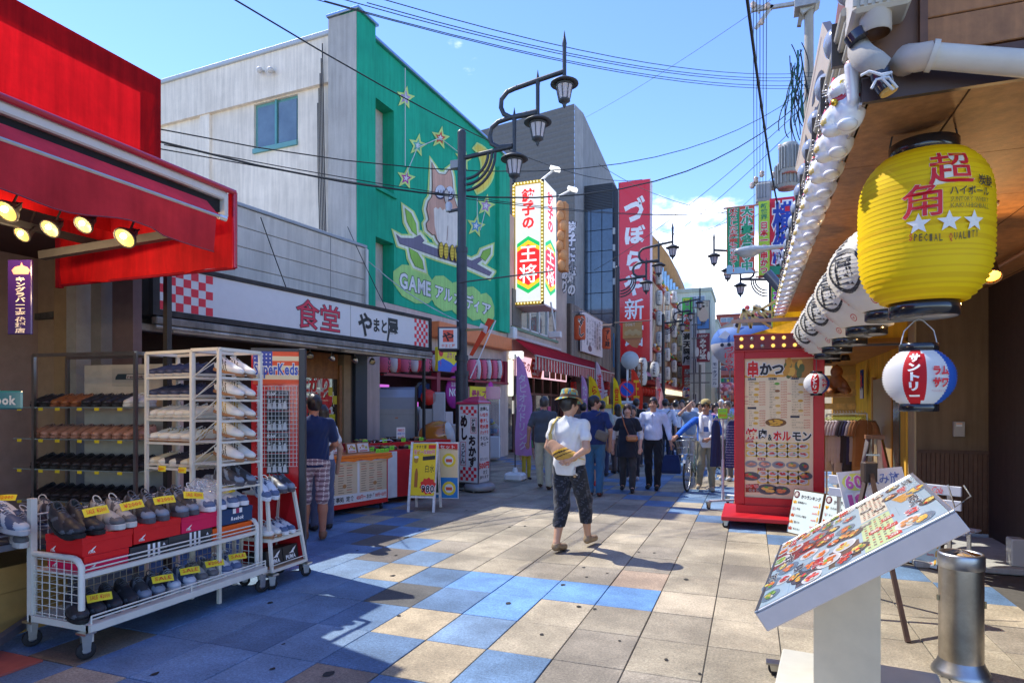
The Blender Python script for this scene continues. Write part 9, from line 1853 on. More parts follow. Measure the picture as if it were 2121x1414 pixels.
## people
SK=(.50,.28,.19)
def hand(w,d,side,h,closed=.5,pr=None):
 """palm and five bent fingers from wrist w along direction d"""
 d=Vector(d).normalized(); up=Vector((0,-1,0)) if abs(d.y)<.8 else Vector((0,0,1)); s_=d.cross(up).normalized(); n=s_.cross(d)
 w=Vector(w); out=[cap(w,w+d*.075,.026,.030,0,.012)]
 for i in range(4):
  o=w+d*.085+s_*(-.027+.018*i); L=(.030,.036,.033,.026)[i]; a=o+d*L-n*closed*.012; b=a+d*L*.75-n*closed*.035; out.append(cap(o,a,.0098,.0090,0,.004)); out.append(cap(a,b,.0090,.0075,0,.004))
 t0=w+d*.025-s_*.022*side; t1=t0+d*.035-s_*.025*side-n*.01; t2=t1+d*.028-n*.012; out+=[cap(t0,t1,.012,.010,0,.008),cap(t1,t2,.010,.0085,0,.004)]
 return out
def person(label,loc,rot,H=1.7,h=.02,pose=None,top=(.6,.6,.6),bot=(.05,.05,.06),sleeve=.6,hem=.90,botlen=.10,hair='short',hairc=(.018,.014,.013),bulk=1.0,shoe=(.03,.03,.03),skin=SK,head=0,face=False,legw=1.0,topm='fabric',undersl=None,fem=False,grp=None,recol=None,brecol=None,loose=1.0,nod=0):
 J=dict(hl=(.09,0,.90),kl=(.10,-.02,.49),al=(.10,0,.085),tl=(.11,-.15,.03),hr=(-.09,0,.90),kr=(-.10,-.02,.49),ar=(-.10,0,.085),tr=(-.11,-.15,.03),
  sl=(.18,0,1.375),el=(.25,.03,1.10),wl=(.26,-.07,.86),sr=(-.18,0,1.375),er=(-.25,.03,1.10),wr=(-.26,-.07,.86))
 if pose: J.update(pose)
 for k in ('l','r'):
  if 't'+k not in (pose or {}): a=J['a'+k]; J['t'+k]=(a[0]*1.1,a[1]-.14,max(.03,a[2]-.05))
 J={k:Vector(v) for k,v in J.items()}
 if fem:
  for k in('sl','sr'): J[k].x*=.88
 t=T('person',label,'person',loc,rot=rot,group=grp); s=H/1.70; t.scale=(s,s,s)
 Rz=Matrix.Rotation(head,4,'Z')@Matrix.Rotation(nod,4,'X')
 hc=Vector((0,-.012,1.46))
 def hp(p): return hc+(Rz@(Vector(p)-hc))
 HR=Rz.to_3x3()
 near=h<.013
 b=[ell(hp((0,-.008,1.590)),(.073,.092,.108),0,.02,HR),ell(hp((0,-.040,1.530)),(.052,.055,.058),0,.03,HR),cap((0,.012,1.36),hp((0,.0,1.52)),.056,.050,0,.02),ell((0,0,1.25),(.14,.085,.19),0,.03),ell((0,0,.98),(.13,.09,.16),0,.03)]
 if near: b+=[cap(hp((0,-.098,1.598)),hp((0,-.116,1.562)),.009,.015,0,.012),ell(hp((.074,-.005,1.578)),(.010,.020,.030),0,.008,HR),ell(hp((-.074,-.005,1.578)),(.010,.020,.030),0,.008,HR),ell(hp((0,-.098,1.528)),(.022,.012,.009),0,.004,HR),ell(hp((.033,-.082,1.555)),(.024,.02,.02),0,.02,HR),ell(hp((-.033,-.082,1.555)),(.024,.02,.02),0,.02,HR)]
 for k,sd in(('l',1),('r',-1)):
  S_,E_,W_=J['s'+k],J['e'+k],J['w'+k]; b+=[cap(S_,E_,.048,.040,0,.02),cap(E_,W_,.041,.027,0,.015)]
  d=(W_-E_).normalized()
  if near: b+=hand(W_,(J.get('d'+k) or d),sd,h)
  else: b+=[cap(W_,W_+d*.12,.030,.026,0,.01)]
  K_,A_=J['k'+k],J['a'+k]; b+=[cap(J['h'+k],K_,.080,.055,0,.03),cap(K_,K_.lerp(A_,.35),.055,.056,0,.02),cap(K_.lerp(A_,.3),A_,.056,.034,0,.02),cap(A_,J['t'+k],.036,.025,0,.02)]
 o=sdf(b,h,cols=[skin,skin,(.40,.12,.10)],name='body',m='skin',parent=t,recol=brecol)
 fold=lambda X,Y,Z:.0035*np.sin(38*Z+21*X+6*np.sin(14*Y+9*X))+.003*np.sin(27*X-31*Y+12*Z)
 B=bulk
 tp=[ell((0,.005,1.30),(.165*B*(.9 if fem else 1),.108*B,.145),0,.03),ell((0,-.005,1.12),(.150*B,.112*B,.17),0,.05),ell((0,0,.96),(.160*B*loose,.120*B*loose,.30),0,.05),cap(J['sl']+Vector((-.03,0,.005)),J['sr']+Vector((.03,0,.005)),.058,.058,0,.04),cap((0,.01,1.36),(0,.008,1.425),.075,.062,0,.02)]
 if hem<.8: tp+=[cap((0,0,.95),(0,-.0,hem-.05),.165*B,.20*B,0,.04)]
 cuts=[((0,0,hem),(0,0,-1)),((0,-.06,1.425),(0,-.45,1))]
 for k in('l','r'):
  S_,E_,W_=J['s'+k],J['e'+k],J['w'+k]
  if sleeve<=1: tp+=[cap(S_,S_.lerp(E_,sleeve),.056,.060,0,.025)]
  else: tp+=[cap(S_,E_,.062,.054,0,.025),cap(E_,E_.lerp(W_,sleeve-1),.054,.046,0,.02)]
 sdf(tp,h,cuts=cuts,cols=[top],disp=fold,name='top',m=topm,parent=t,recol=recol)
 if undersl:
  u=[]
  for k in('l','r'): S_,E_,W_=J['s'+k],J['e'+k],J['w'+k]; u+=[cap(S_.lerp(E_,.4),E_,.052,.047,0,.01),cap(E_,E_.lerp(W_,.35),.047,.044,0,.01)]
  sdf(u,h,cols=[undersl],name='undershirt_sleeve',m='fabric',parent=t)
 bp_=[ell((0,.01,.93),(.152*min(B,1.1),.118*min(B,1.1),.12),0,.03)]
 for k in('l','r'):
  H_,K_,A_=J['h'+k],J['k'+k],J['a'+k]; bp_+=[cap(H_,K_,.092*legw,.074*legw,0,.03)]
  if botlen<.45: bp_+=[cap(K_,A_.lerp(K_,max(0,(botlen-.08)/.41)),.074*legw,.060*legw,0,.03)]
 sdf(bp_,h,cuts=[((0,0,1.03),(0,0,1))]+([((0,0,botlen),(0,0,-1))] if botlen>.15 else []),cols=[bot],disp=fold,name='trousers',m='fabric',parent=t,recol=(None if not isinstance(bot,tuple) or len(bot)<4 else None) if not person.botrec else person.botrec)
 person.botrec=None
 for k in('l','r'):
  A_,T_=J['a'+k],J['t'+k]; d=(T_-A_); d.z*=.6
  sdf([cap(A_+Vector((0,.02,-.035)),T_+Vector((0,-.03,.005)),.042,.038,0,.02),cap(A_,A_-Vector((0,0,.02)),.044,.044,0,.02)],max(h*.75,.009),cuts=[((0,0,min(A_.z,T_.z+.04)+.035),(0,0,1))] ,cols=[shoe],name='shoe',m='print',parent=t)
 if hair!='none':
  hr=[ell(hp((0,.004,1.612)),(.085,.108,.106),0,.01,HR)]
  if hair=='short': hr+=[ell(hp((0,.03,1.57)),(.067,.058,.062),0,.02,HR)]
  if hair=='bob': hr+=[ell(hp((0,.03,1.54)),(.092,.075,.11),0,.03,HR)]
  if hair=='long': hr+=[ell(hp((0,.05,1.50)),(.085,.055,.16),0,.03,HR)]
  def cv(X,Y,Z):
   iv=np.array(HR.inverted()); x,y,z=X-hc.x,Y-hc.y,Z-hc.z; x2=iv[0,0]*x+iv[0,1]*y+iv[0,2]*z;y2=iv[1,0]*x+iv[1,1]*y+iv[1,2]*z;z2=iv[2,0]*x+iv[2,1]*y+iv[2,2]*z
   zf=.105 if hair!='bob' else .078
   return (np.sqrt((x2/.062)**2+((y2+.115)/.115)**2+((z2-zf)/.092)**2)-1)*.07
  sdf(hr,max(h*.9,.009),cols=[hairc],name='hair',m='hair',parent=t,thin=cv,disp=lambda X,Y,Z:.003*np.sin(90*X+20*Z)*np.sin(70*Y))
 if face:
  F=MB(); M3=Matrix.Translation(hc)@Rz@Matrix.Translation(-hc)
  for sx in(-1,1): F.ball((sx*.031,-.088,1.597),(.013,.010,.0055),(.72,.70,.68),8,6,M=M3); F.ball((sx*.031,-.095,1.597),(.009,.006,.006),(.02,.015,.012),8,6,M=M3)
  P('eye',F,'gloss',t)
  F=MB()
  for sx in(-1,1): F.tube([(sx*.015,-.100,1.617),(sx*.033,-.099,1.622),(sx*.050,-.088,1.616)],[.004,.0055,.004],(.03,.022,.02),5,M=M3); F.tube([(sx*.018,-.099,1.602),(sx*.031,-.101,1.605),(sx*.045,-.093,1.600)],.002,(.03,.02,.02),4,M=M3)
  F.tube([(-.024,-.107,1.527),(0,-.112,1.528),(.024,-.107,1.527)],.0038,(.25,.07,.06),5,M=M3); P('eyebrow_and_mouth',F,'matte',t)
 return t,J
person.botrec=None
FW=math.pi          # facing away from the camera along the street
def camo_(cen,C,w):
 x,y,z=cen.T; n=np.sin(28*x+9*np.sin(17*z))*np.sin(24*z+7*np.sin(19*x))+.5*np.sin(60*x+50*z); C=np.tile(np.array([.018,.022,.032]),(len(x),1)); C[n>.45]=(.06,.07,.10); C[n>.95]=(.035,.035,.05); return C
person.botrec=camo_
g0=G(1176,1142)
m1,J1=person('man seen from behind in white t-shirt and dark patterned cropped trousers, hand behind his back',(g0.x,g0.y+.05,0),FW-R(12),1.70,.0085,dict(kl=(.085,.0,.49),al=(.07,.16,.10),tl=(.07,.01,.03),kr=(-.09,-.20,.52),ar=(-.08,-.30,.11),tr=(-.08,-.45,.06),sr=(-.185,0,1.375),er=(-.27,.12,1.12),wr=(-.13,.17,1.02),dr=Vector((.9,.1,-.35)),el=(.25,.02,1.12),wl=(.25,-.16,1.0)),(.72,.72,.70),(.03,.03,.04),.55,.83,.27,'short',shoe=(.28,.20,.12),head=R(-28),bulk=1.04,loose=1.12,legw=1.15,skin=(.52,.30,.20))
F=MB(); n=36
def hatcol(a,z):
 v=math.sin(a*16+z*160)+math.sin(a*9-z*220); return (.55,.42,.05) if v>.7 else (.16,.34,.22) if v>0 else (.45,.22,.06) if v>-.8 else (.08,.22,.35)
prf=[(.150,.0),(.125,.012),(.100,.015),(.098,.04),(.094,.055),(.088,.08),(.080,.112),(.06,.122),(.03,.112),(.0,.108)]
rings=[[(r*(1.0)*math.cos(2*math.pi*k/n)*.92,r*1.12*math.sin(2*math.pi*k/n),z+(.018*math.cos(2*math.pi*k/n*2) if i==0 else 0)) for k in range(n)] for i,(r,z) in enumerate(prf)]
cc=[]
for i in range(len(prf)-1):
 for k in range(n): cc.append((.10,.055,.035) if i in(2,3) else hatcol(2*math.pi*k/n,prf[i][1]))
F.ring(rings,cc,True,(0,0),M=Matrix.Translation((0,.0,1.635))@Matrix.Rotation(R(-28),4,'Z')@Matrix.Rotation(R(8),4,'X')@Matrix.Rotation(R(6),4,'Y')); P('straw_hat',F,'fabric',m1)
t=T('sling_bag','mustard and brown crossbody sling bag worn on the back of the white t-shirt','bag',m1.location.copy(),rot=m1.rotation_euler.z)
def bagc(cen,C,w):
 x,y,z=cen.T; q_=z+.45*x; C=np.tile(np.array([.52,.30,.06]),(len(x),1)); C[q_>1.115]=(.30,.17,.11); C[(q_>1.075)&(q_<1.09)]=(.05,.03,.02); C[(q_>1.035)&(q_<1.045)]=(.05,.03,.02); C[(q_>1.09)&(q_<1.115)]=(.62,.34,.03); return C
sdf([cap((.13,.13,1.15),(.02,.165,1.075),.06,.075,0,.03),cap((.02,.165,1.075),(-.12,.14,1.04),.075,.055,0,.03)],.009,cols=[(.5,.3,.06)],name='pouch',m='fabric',parent=t,recol=bagc)
F=MB(); pts=[(.16,.12,1.18),(.185,.09,1.27),(.15,.085,1.38),(.115,.04,1.452),(.08,-.06,1.43)];
for a_,b_ in zip(pts,pts[1:]): bar(F,a_,b_,.040,(.55,.42,.14),h=.008)
bar(F,(-.15,.12,1.03),(-.19,.02,1.0),.035,(.55,.42,.14),h=.008); P('strap',F,'fabric',t)
F=MB(); F.tube([(-.125,.10,.93),(-.135,.12,.90),(-.13,.12,.84)],.008,(.6,.6,.6),5); F.ball((-.13,.12,.83),.018,(.5,.35,.2),8,6); P('key_chain',F,'metal',m1)
p=G(1127,1012); person('balding man from behind in charcoal t-shirt and pale khaki trousers',(p.x,p.y,0),FW+R(10),1.74,.012,dict(kl=(.10,-.06,.49),al=(.09,-.14,.10),kr=(-.09,.02,.49),ar=(-.10,.12,.09),el=(.27,.06,1.12),wl=(.30,-.02,.87)),(.075,.085,.10),(.50,.47,.33),.75,.86,.08,'short',hairc=(.06,.055,.05),shoe=(.06,.03,.02),bulk=1.18,skin=(.42,.22,.15))
p=G(1232,1027); t3,_=person('man in navy t-shirt and blue jeans looking right with an olive shoulder bag',(p.x,p.y,0),FW+R(5),1.74,.012,dict(kl=(.09,-.03,.49),al=(.07,.02,.09),kr=(-.09,-.02,.49),ar=(-.08,.05,.09),er=(-.27,.05,1.12),wr=(-.25,-.05,.88)),(.02,.035,.12),(.045,.14,.25),.75,.88,.08,'short',shoe=(.09,.04,.03),bulk=1.2,head=R(-70),skin=(.45,.25,.17),face=True)
t=T('shoulder_bag','olive grey shoulder bag on the back of the navy t-shirt','bag',t3.location.copy(),rot=t3.rotation_euler.z); F=MB(); F.box(-.16,.06,.13,.20,.98,1.15,(.16,.14,.11),M=Matrix.Rotation(R(-20),4,'Y')@Matrix.Translation((.28,0,-.02)),ch=.03) ; bar(F,(.18,.12,1.22),(-.12,.10,1.46),.04,(.14,.12,.10),h=.01); P('pouch',F,'fabric',t)
p=G(1205,1015); person('stocky person in dark shorts and red shoes hidden ahead of the navy man',(p.x+.12,p.y+.3,0),FW,1.66,.016,dict(kr=(-.1,.05,.49),ar=(-.12,.22,.16)),(.05,.06,.10),(.03,.04,.10),.6,.88,.50,'short',shoe=(.55,.05,.05),bulk=1.1)
p=G(1300,1018); t4,_=person('woman with fringe in black tunic, white undershirt and tan crossbody bag',(p.x,p.y,0),R(8),1.60,.0095,dict(kl=(.10,-.10,.50),al=(.09,-.08,.09),kr=(-.09,.02,.49),ar=(-.10,.16,.11),el=(.26,.02,1.12),wl=(.24,-.12,.88),er=(-.27,.04,1.12),wr=(-.28,-.03,.86)),(.022,.025,.035),(.05,.052,.055),.62,.68,.10,'bob',hairc=(.05,.022,.015),shoe=(.02,.02,.02),bulk=1.15,face=True,undersl=(.66,.62,.58),fem=True,skin=(.62,.36,.26))
F=MB(); F.lathe([(.062,0),(.078,.012),(.082,.004)],(0,-.018,1.405),(.75,.72,.70),20,M=Matrix.Rotation(R(-14),4,'X')@Matrix.Translation((0,-.33,.03))); P('undershirt_collar',F,'fabric',t4)
t=T('crossbody_bag','small tan leather crossbody bag hanging in front of the black tunic','bag',t4.location.copy(),rot=t4.rotation_euler.z); F=MB(); F.box(-.02,.19,-.24,-.15,.93,1.05,(.42,.15,.05),ch=.03); P('pouch',F,'gloss',t); F=MB()
for a_,b_ in(((.03,-.19,1.04),(-.04,-.165,1.2)),((-.04,-.165,1.2),(-.10,-.10,1.40)),((-.10,-.10,1.40),(-.12,.0,1.45))): bar(F,a_,b_,.022,(.36,.13,.05),h=.008)
P('strap',F,'fabric',t)
p=G(1353,1013); t5,_=person('man in pale blue white dress shirt and black trousers carrying a navy tote',(p.x,p.y,0),R(0),1.72,.0095,dict(kl=(.10,-.08,.50),al=(.08,-.05,.09),kr=(-.09,.0,.49),ar=(-.09,.10,.09),el=(.27,.05,1.12),wl=(.32,-.02,.88)),(.62,.66,.80),(.022,.022,.026),1.75,.92,.07,'short',shoe=(.015,.015,.015),bulk=1.05,face=True,skin=(.48,.25,.16))
F=MB(); F.add([(0,-.060,1.43),(.055,-.085,1.39),(.03,-.112,1.36),(0,-.115,1.40)],[(0,1,2,3)],(.66,.70,.84)); F.add([(0,-.060,1.43),(-.055,-.085,1.39),(-.03,-.112,1.36),(0,-.115,1.40)],[(3,2,1,0)],(.66,.70,.84)); F.box(-.006,.006,-.125,-.118,.95,1.36,(.55,.6,.74)); P('collar',F,'fabric',t5); F=MB(); F.lathe([(.146,.925),(.146,.96)],(0,0.005,0),(.015,.012,.01),24,caps=(0,0),sy=.79); P('belt',F,'gloss',t5)
t=T('tote_bag','dark navy tote bag held in the hand of the white shirted man','bag',(t5.location.x+.34,t5.location.y-.04,.42)); F=MB(); F.ring([[(x*k,y*k2,z) for x,y in((-.15,-.06),(.15,-.06),(.15,.06),(-.15,.06))] for k,k2,z in((1.1,1.2,-.10),(1.15,1.5,-.05),(1,1,.16),(.8,.4,.24))],(.02,.035,.10),False); P('bag_body',F,'fabric',t); F=MB(); F.tube([(-.06,-.03,.22),(-.02,-.02,.40),(.02,-.02,.42),(.06,-.03,.22)],.010,(.02,.03,.09),6); P('handle',F,'fabric',t)
p=G(1462,1016)
def jk(cen,C,w):
 x,y,z=cen.T; C=np.tile(np.array([.015,.12,.55]),(len(x),1)); C[(np.abs(x)<.13)&(z<1.42)]=(.74,.74,.74); C[(np.abs(x)<.055)&(np.abs(z-1.17)<.05)&(y<0)]=(.08,.15,.35); return C
t6,_=person('man in blue raglan jacket, cap and towel leaning on a bicycle',(p.x,p.y,0),R(5),1.66,.0095,dict(kl=(.10,-.02,.49),al=(.11,.02,.09),kr=(-.09,-.08,.50),ar=(-.13,.04,.12),sr=(-.19,-.05,1.34),er=(-.38,-.30,1.19),wr=(-.52,-.50,1.05),el=(.26,-.10,1.12),wl=(.06,-.26,1.0),sl=(.17,-.03,1.37),dl=Vector((-.9,-.2,-.3))),(.74,.74,.74),(.30,.27,.18),1.85,.82,.09,'short',shoe=(.42,.36,.26),bulk=1.05,face=True,skin=(.46,.24,.15),recol=jk,nod=R(6))
F=MB();
for s_ in(-1,1): F.tube([(0,.075,1.43),(s_*.06,.03,1.46),(s_*.095,-.06,1.40),(s_*.085,-.145,1.25),(s_*.09,-.15,1.12)],[.03,.035,.038,.042,.045],(.76,.76,.76),8)
P('towel',F,'fabric',t6)
F=MB(); F.lathe([(.092,0),(.094,.03),(.08,.075),(.04,.095),(0,.098)],(0,-.0,1.645),(.42,.34,.14),20,sy=1.1,caps=(0,0)); F.lathe([(.07,.0),(.072,.008)],(0,-.10,1.642),(.40,.33,.15),16); P('cap',F,'fabric',t6)
def bicycle(label,f,r,col=(.10,.13,.14)):
 f=Vector(f);r=Vector(r);f.z=r.z=0; d=(f-r); L=1.08; d.normalize(); t=T('bicycle',label,'bicycle',r,rot=math.atan2(d.y,d.x)); wr=.335
 for cx_ in(0,L):
  F=MB(); M=Matrix.Translation((cx_,0,wr))@Matrix.Rotation(R(90),4,'X'); F.tube([M@Vector((wr*.965*math.cos(a*math.pi/14),wr*.965*math.sin(a*math.pi/14),0)) for a in range(29)],.018,(.025,.025,.025),7,caps=(0,0)); w_=P('wheel',F,'rubber',t)
  F=MB(); F.tube([M@Vector((wr*.91*math.cos(a*math.pi/14),wr*.91*math.sin(a*math.pi/14),0)) for a in range(29)],.009,(.6,.6,.6),6,caps=(0,0)); P('rim',F,'metal',w_)
  F=MB()
  for k in range(28): a=k*math.pi/14; F.tube([M@Vector((.02*math.cos(a+1.4),.02*math.sin(a+1.4),.02*(-1)**k)),M@Vector((wr*.9*math.cos(a),wr*.9*math.sin(a),0))],.0015,(.6,.6,.6),3,caps=(0,0))
  P('spokes',F,'metal',w_)
  F=MB(); ring_=[M@Vector(((wr+.02)*math.cos(a),(wr+.02)*math.sin(a),0)) for a in [(.1+.28*k) if cx_==0 else (.6+.22*k) for k in range(10)]]
  for a_,b_ in zip(ring_,ring_[1:]): bar(F,a_,b_,.05,(.35,.36,.37),h=.006)
  P('mudguard',F,'metal',t)
 F=MB(); hd=(L-.12,0,.80); bb=(.42,0,.29); st_=(.30,0,.72)
 for a_,b_ in((hd,(L-.08,0,.66)),((L-.10,0,.70),bb),((L-.11,0,.60),(.36,0,.40)),(bb,st_),(bb,(0,0,wr)),(st_,(0,0,wr))): F.tube([a_,b_],.016,col,8)
 for s_ in(-1,1): F.tube([(L-.08,0,.66),(L-.06,s_*.05,.62),(L,s_*.05,wr)],.012,(.5,.5,.5),6)
 P('frame',F,'gloss',t)
 F=MB(); F.tube([(L-.12,0,.80),(L-.14,0,.98)],.012,(.6,.6,.6),6); F.tube([(L-.30,-.28,.96),(L-.22,-.25,1.0),(L-.12,-.1,.99),(L-.12,.1,.99),(L-.22,.25,1.0),(L-.30,.28,.96)],.011,(.65,.65,.65),7); P('handlebar',F,'chrome',t)
 F=MB()
 for s_ in(-1,1): F.tube([(L-.38,s_*.29,.945),(L-.27,s_*.27,.975)],.017,(.03,.03,.03),7)
 P('grip',F,'rubber',t)
 F=MB()
 for z,k in((.68,.78),(.80,.9),(.93,1.0)):
  x0_,x1_,y_=L-.06,L+.20*k,.17*k; F.tube([(x0_,-y_,z),(x1_,-y_,z),(x1_,y_,z),(x0_,y_,z),(x0_,-y_,z)],.004,(.5,.52,.52),4)
 for k in range(9): y_=-.13+k*.0325; F.tube([(L+.15,y_,.68),(L+.20,y_*1.28,.93)],.0022,(.5,.52,.52),3,caps=(0,0)); F.tube([(L-.06,y_,.68),(L-.06,y_*1.28,.93)],.0022,(.5,.52,.52),3,caps=(0,0))
 for k in range(6): x_=L-.05+k*.04; [F.tube([(x_,s_*.133,.68),(x_+.01,s_*.17,.93)],.0022,(.5,.52,.52),3,caps=(0,0)) for s_ in(-1,1)]; F.tube([(x_,-.13,.68),(x_,.13,.68)],.0022,(.5,.52,.52),3,caps=(0,0))
 P('wire_basket',F,'metal',t)
 F=MB(); F.tube([(.30,0,.72),(.27,0,.86)],.012,(.5,.5,.5),6); P('seat_post',F,'metal',t); sdf([ell((.24,0,.89),(.13,.055,.03)),ell((.17,0,.89),(.07,.10,.035)),],.012,cols=[(.03,.03,.03)],name='saddle',m='rubber',parent=t)
 F=MB(); F.lathe([(.0,-.01),(.085,-.01),(.085,.01),(0,.01)],(0,0,0),(.15,.15,.15),18,M=Matrix.Translation((.42,-.04,.29))@Matrix.Rotation(R(90),4,'X')); bar(F,(.42,-.06,.29),(.50,-.07,.15),.02,(.5,.5,.5)); bar(F,(.42,.06,.29),(.34,.07,.43),.02,(.5,.5,.5)); F.box(.46,.55,-.15,-.07,.13,.155,(.05,.05,.05)); F.box(.30,.38,.07,.15,.42,.445,(.05,.05,.05)); P('crank_and_pedal',F,'metal',t)
 F=MB(); bar(F,(.02,-.09,.05),(.02,-.07,.33),.012,(.5,.5,.5)); F.box(-.25,.15,-.06,.06,.70,.715,(.4,.4,.4)); P('rear_rack',F,'metal',t)
 return t
bicycle('silver wheeled city bicycle with wire basket pushed by the man in blue',G(1408,1026),G(1446,1003),(.10,.18,.18))
bf=onY(700,900,8.4); bicycle('old dark bicycle with black basket parked in front of the canteen door',(-5.75,8.6,0),(-6.1,9.8,0),(.12,.10,.08)); bicycle('bicycle parked with its saddle beside the dark pillar',(-6.3,9.9,0),(-5.9,10.9,0),(.05,.05,.05))
def plaid(cen,C,w):
 x,y,z=cen.T; a=np.arctan2(y,x)*.12; C=np.tile(np.array([.30,.22,.24]),(len(x),1)); C[(np.mod(z,.06)<.014)|(np.mod(a,.045)<.009)]=(.62,.58,.56); C[(np.mod(z+.03,.06)<.012)]=(.12,.08,.10); return C
person.botrec=plaid
p=W(650,839,7.35); person('man from behind in navy t-shirt and plaid shorts standing at the canteen counter',(p.x,p.y,0),FW+R(35),1.70,.010,dict(el=(.22,-.12,1.12),wl=(.10,-.28,1.08),er=(-.24,-.08,1.12),wr=(-.15,-.26,1.02)),(.015,.03,.09),(.3,.25,.26),.72,.86,.42,'short',shoe=(.20,.11,.06),bulk=1.12,head=R(20),skin=(.42,.20,.12))
p=W(667,839,7.95); person('long haired woman in white t-shirt beyond the man in plaid shorts',(p.x,p.y,0),FW+R(60),1.58,.014,dict(),(.66,.66,.66),(.10,.12,.2),.6,.86,.1,'long',hairc=(.03,.018,.014),fem=True)
q=random.Random(31); C_=[
(1247,14,'person from behind in grey green t-shirt with black backpack straps',(.35,.42,.38),(.05,.06,.12),.7,FW,'short',{}),
(1208,13.4,'dark haired man just beyond the navy man',(.10,.10,.12),(.08,.08,.08),.7,FW,'short',{}),
(1279,14.5,'long haired woman in cream top behind the woman in black',(.62,.56,.45),(.10,.08,.08),.7,FW+.6,'long',dict(fem=True)),
(1318,16,'person from behind in black t-shirt with blue pink print',(.02,.02,.025),(.05,.05,.06),.7,FW,'short',{}),
(1311,13.2,'woman in white top peeking behind the woman in black',(.66,.62,.58),(.05,.05,.06),.6,.3,'bob',dict(fem=True)),
(1337,19,'man in white t-shirt behind the white shirted man',(.66,.66,.68),(.1,.1,.1),.6,FW,'short',{}),
(1378,16.5,'man from behind in pale dress shirt and dark trousers with a strap',(.58,.63,.74),(.03,.035,.05),1.2,FW,'short',{}),
(1399,17.3,'person in light blue shirt with black shoulder bag walking away',(.58,.64,.72),(.03,.03,.04),.8,FW+.3,'short',{}),
(1427,15,'man in grey blue shirt with his hand raised to his forehead',(.20,.29,.42),(.50,.47,.42),.8,.4,'short',dict(pose=dict(er=(-.30,-.18,1.38),wr=(-.10,-.20,1.58)))),
(1413,18.5,'person in pink shirt in the crowd',(.55,.28,.32),(.12,.12,.13),.7,0,'short',{}),
(1452,15.2,'man with glasses in white t-shirt behind the cyclist',(.66,.67,.70),(.45,.43,.38),.6,0,'short',dict(face=True)),
(1482,15.5,'woman in orchid pink blouse beside the garment rail',(.60,.30,.50),(.10,.10,.12),.8,.5,'bob',dict(fem=True,face=True)),
(1506,13.2,'older man with glasses in striped polo by the small garment rail',(.50,.50,.47),(.16,.15,.14),.7,-.3,'short',dict(face=True,hairc=(.12,.11,.10))),
(1494,20,'person in white bucket hat far in the crowd',(.6,.62,.66),(.1,.1,.12),.7,0,'short',dict(hairc=(.6,.6,.6))),
(1392,21,'dark haired person in brown top',(.25,.17,.12),(.05,.05,.05),.7,0,'short',{}),
(1406,22.5,'person in khaki top',(.30,.30,.16),(.06,.06,.06),.7,.4,'short',{}),
(1418,24,'person in white polo',(.6,.6,.6),(.08,.08,.1),.7,FW,'short',{}),
(1437,22,'person in white top',(.7,.7,.72),(.08,.08,.1),.7,0,'short',{}),
(1350,23,'person in pale grey jacket by the pale banner',(.5,.52,.55),(.05,.05,.05),.9,FW,'short',{}),
(1362,26,'person in light shirt walking away',(.55,.58,.62),(.05,.05,.06),.7,FW,'short',{}),
(1296,20,'person in orange top near the yellow banner',(.55,.22,.05),(.05,.05,.06),.7,0,'short',{}),
(1328,25,'person in teal top near the boards',(.05,.25,.28),(.05,.05,.06),.7,FW,'bob',{}),
(1463,21,'tall dark haired person behind the cyclist',(.12,.14,.2),(.05,.05,.06),.7,FW,'short',{}),
(1473,26,'person in lemon top',(.6,.55,.2),(.1,.1,.1),.7,0,'short',{}),
(1488,28,'person in red top far away',(.5,.06,.05),(.1,.1,.1),.7,0,'short',{}),
(1384,30,'person in grey top far away',(.3,.3,.32),(.1,.1,.1),.7,FW,'short',{}),
(1446,31,'person in navy top far away',(.04,.06,.15),(.1,.1,.1),.7,FW,'short',{}),
(1512,24,'person in sky blue top near the menu pillar',(.25,.4,.6),(.1,.1,.1),.7,0,'short',{}),
(1372,34,'person in beige top far down the street',(.5,.44,.34),(.1,.1,.1),.7,FW,'bob',{}),
(1421,36,'person in violet top far down the street',(.3,.18,.4),(.1,.1,.1),.7,0,'bob',{}),
(1090,13.4,'person crouching by the pink banner in green and yellow',(.10,.35,.12),(.5,.4,.05),.7,.8,'short',dict(pose=dict(kl=(.12,-.2,.9),al=(.1,-.1,.1)))),
]
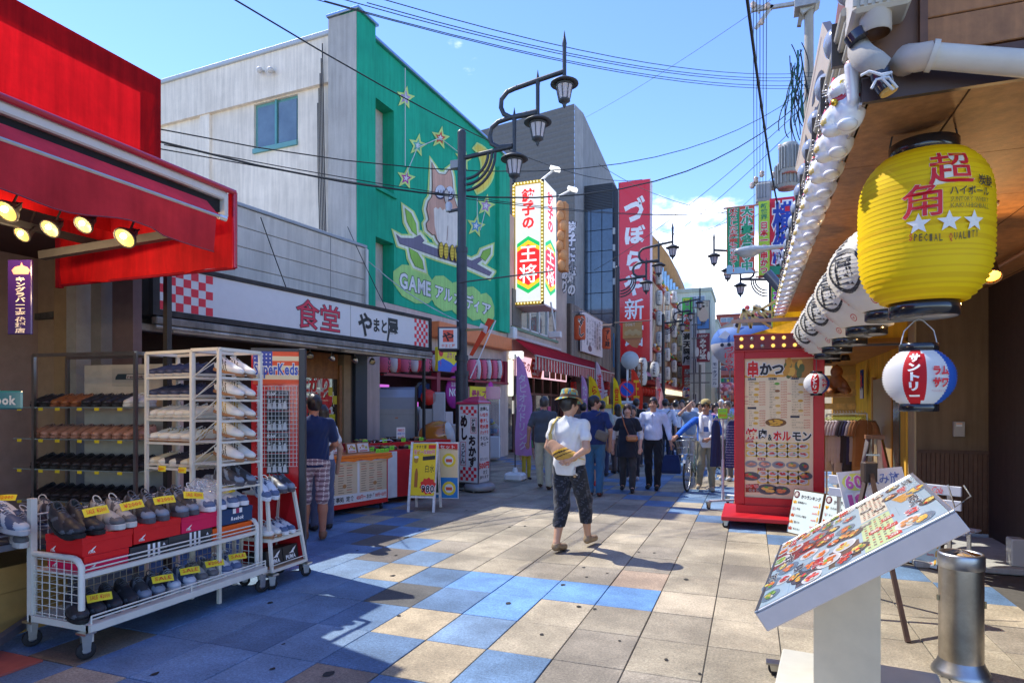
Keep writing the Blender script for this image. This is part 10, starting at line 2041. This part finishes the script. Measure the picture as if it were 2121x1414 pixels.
for (u,Z,lb,tc_,bc,sl,rt,hr,kw) in C_:
 p=W(u,839,Z); st=q.uniform(.04,.14)*(1 if q.random()<.5 else -1); H_=q.uniform(1.62,1.76)*(.95 if kw.get('fem') else 1)
 kw=dict(kw); ps=dict(kl=(.09,-.03-st*.4,.49),al=(.09,-st,.09),kr=(-.09,-.03+st*.3,.49),ar=(-.09,st,.09)); ps.update(kw.pop('pose',{})); z_=0
 if 'crouching' in lb: H_=1.0; ps={}
 tt,_=person(lb,(p.x,p.y,z_),rt+q.uniform(-.2,.2),H_,.017 if Z<19 else .024,ps,tc_,bc,sl,.88,.09,hr,bulk=q.uniform(1.0,1.15),shoe=q.choice([(.03,.03,.03),(.3,.25,.2),(.5,.5,.5)]),grp='people in the crowd' if Z>16 else None,**kw)
 if 'bag' in lb or 'strap' in lb or 'backpack' in lb: F=MB(); bar(F,(.14,.13,1.1),(-.13,.09,1.42),.05,(.03,.03,.035),h=.012); F.box(.02,.22,.12,.20,.90,1.08,(.03,.03,.035),ch=.02); P('strap_bag',F,'fabric',tt)
me_src=[o for o in bpy.data.objects if o.name.startswith('person') and o.get('label','').endswith('far away')]
F=MB()
for k in range(60):
 Z=q.uniform(36,95); p=W(q.uniform(1385,1525) if Z>50 else q.uniform(1370,1500),839,Z);
 if p.x>2.4: continue
 c1=q.choice([(.6,.6,.62),(.08,.08,.1),(.3,.35,.5),(.5,.2,.2),(.55,.5,.4),(.2,.3,.25)]); hh=q.uniform(1.55,1.75)/1.7; X_,Y_=p.x,p.y
 F.lathe([(.07,.05),(.09,.45),(.13,.85)],(X_-.06,Y_,0),(.06,.06,.08),6,caps=(0,0)); F.lathe([(.07,.05),(.09,.45),(.13,.85)],(X_+.08,Y_+.1,0),(.06,.06,.08),6,caps=(0,0)); F.lathe([(.15,.82),(.18,1.1),(.21,1.36),(.07,1.46)],(X_,Y_,0),c1,8,sy=.6)
 F.lathe([(.05,.8),(.05,1.1),(.06,1.36)],(X_-.25,Y_,0),c1,5); F.lathe([(.05,.8),(.05,1.1),(.06,1.36)],(X_+.25,Y_,0),c1,5); F.ball((X_,Y_,1.56*hh),(.085,.095,.12),(.03,.025,.02) if q.random()<.7 else SK,7,5)
o=P('crowd',F,'fabric',kind='stuff'); o['label']='far crowd of shoppers filling the street'
bpy.data.objects.remove(_cuo); bpy.data.curves.remove(_cu)
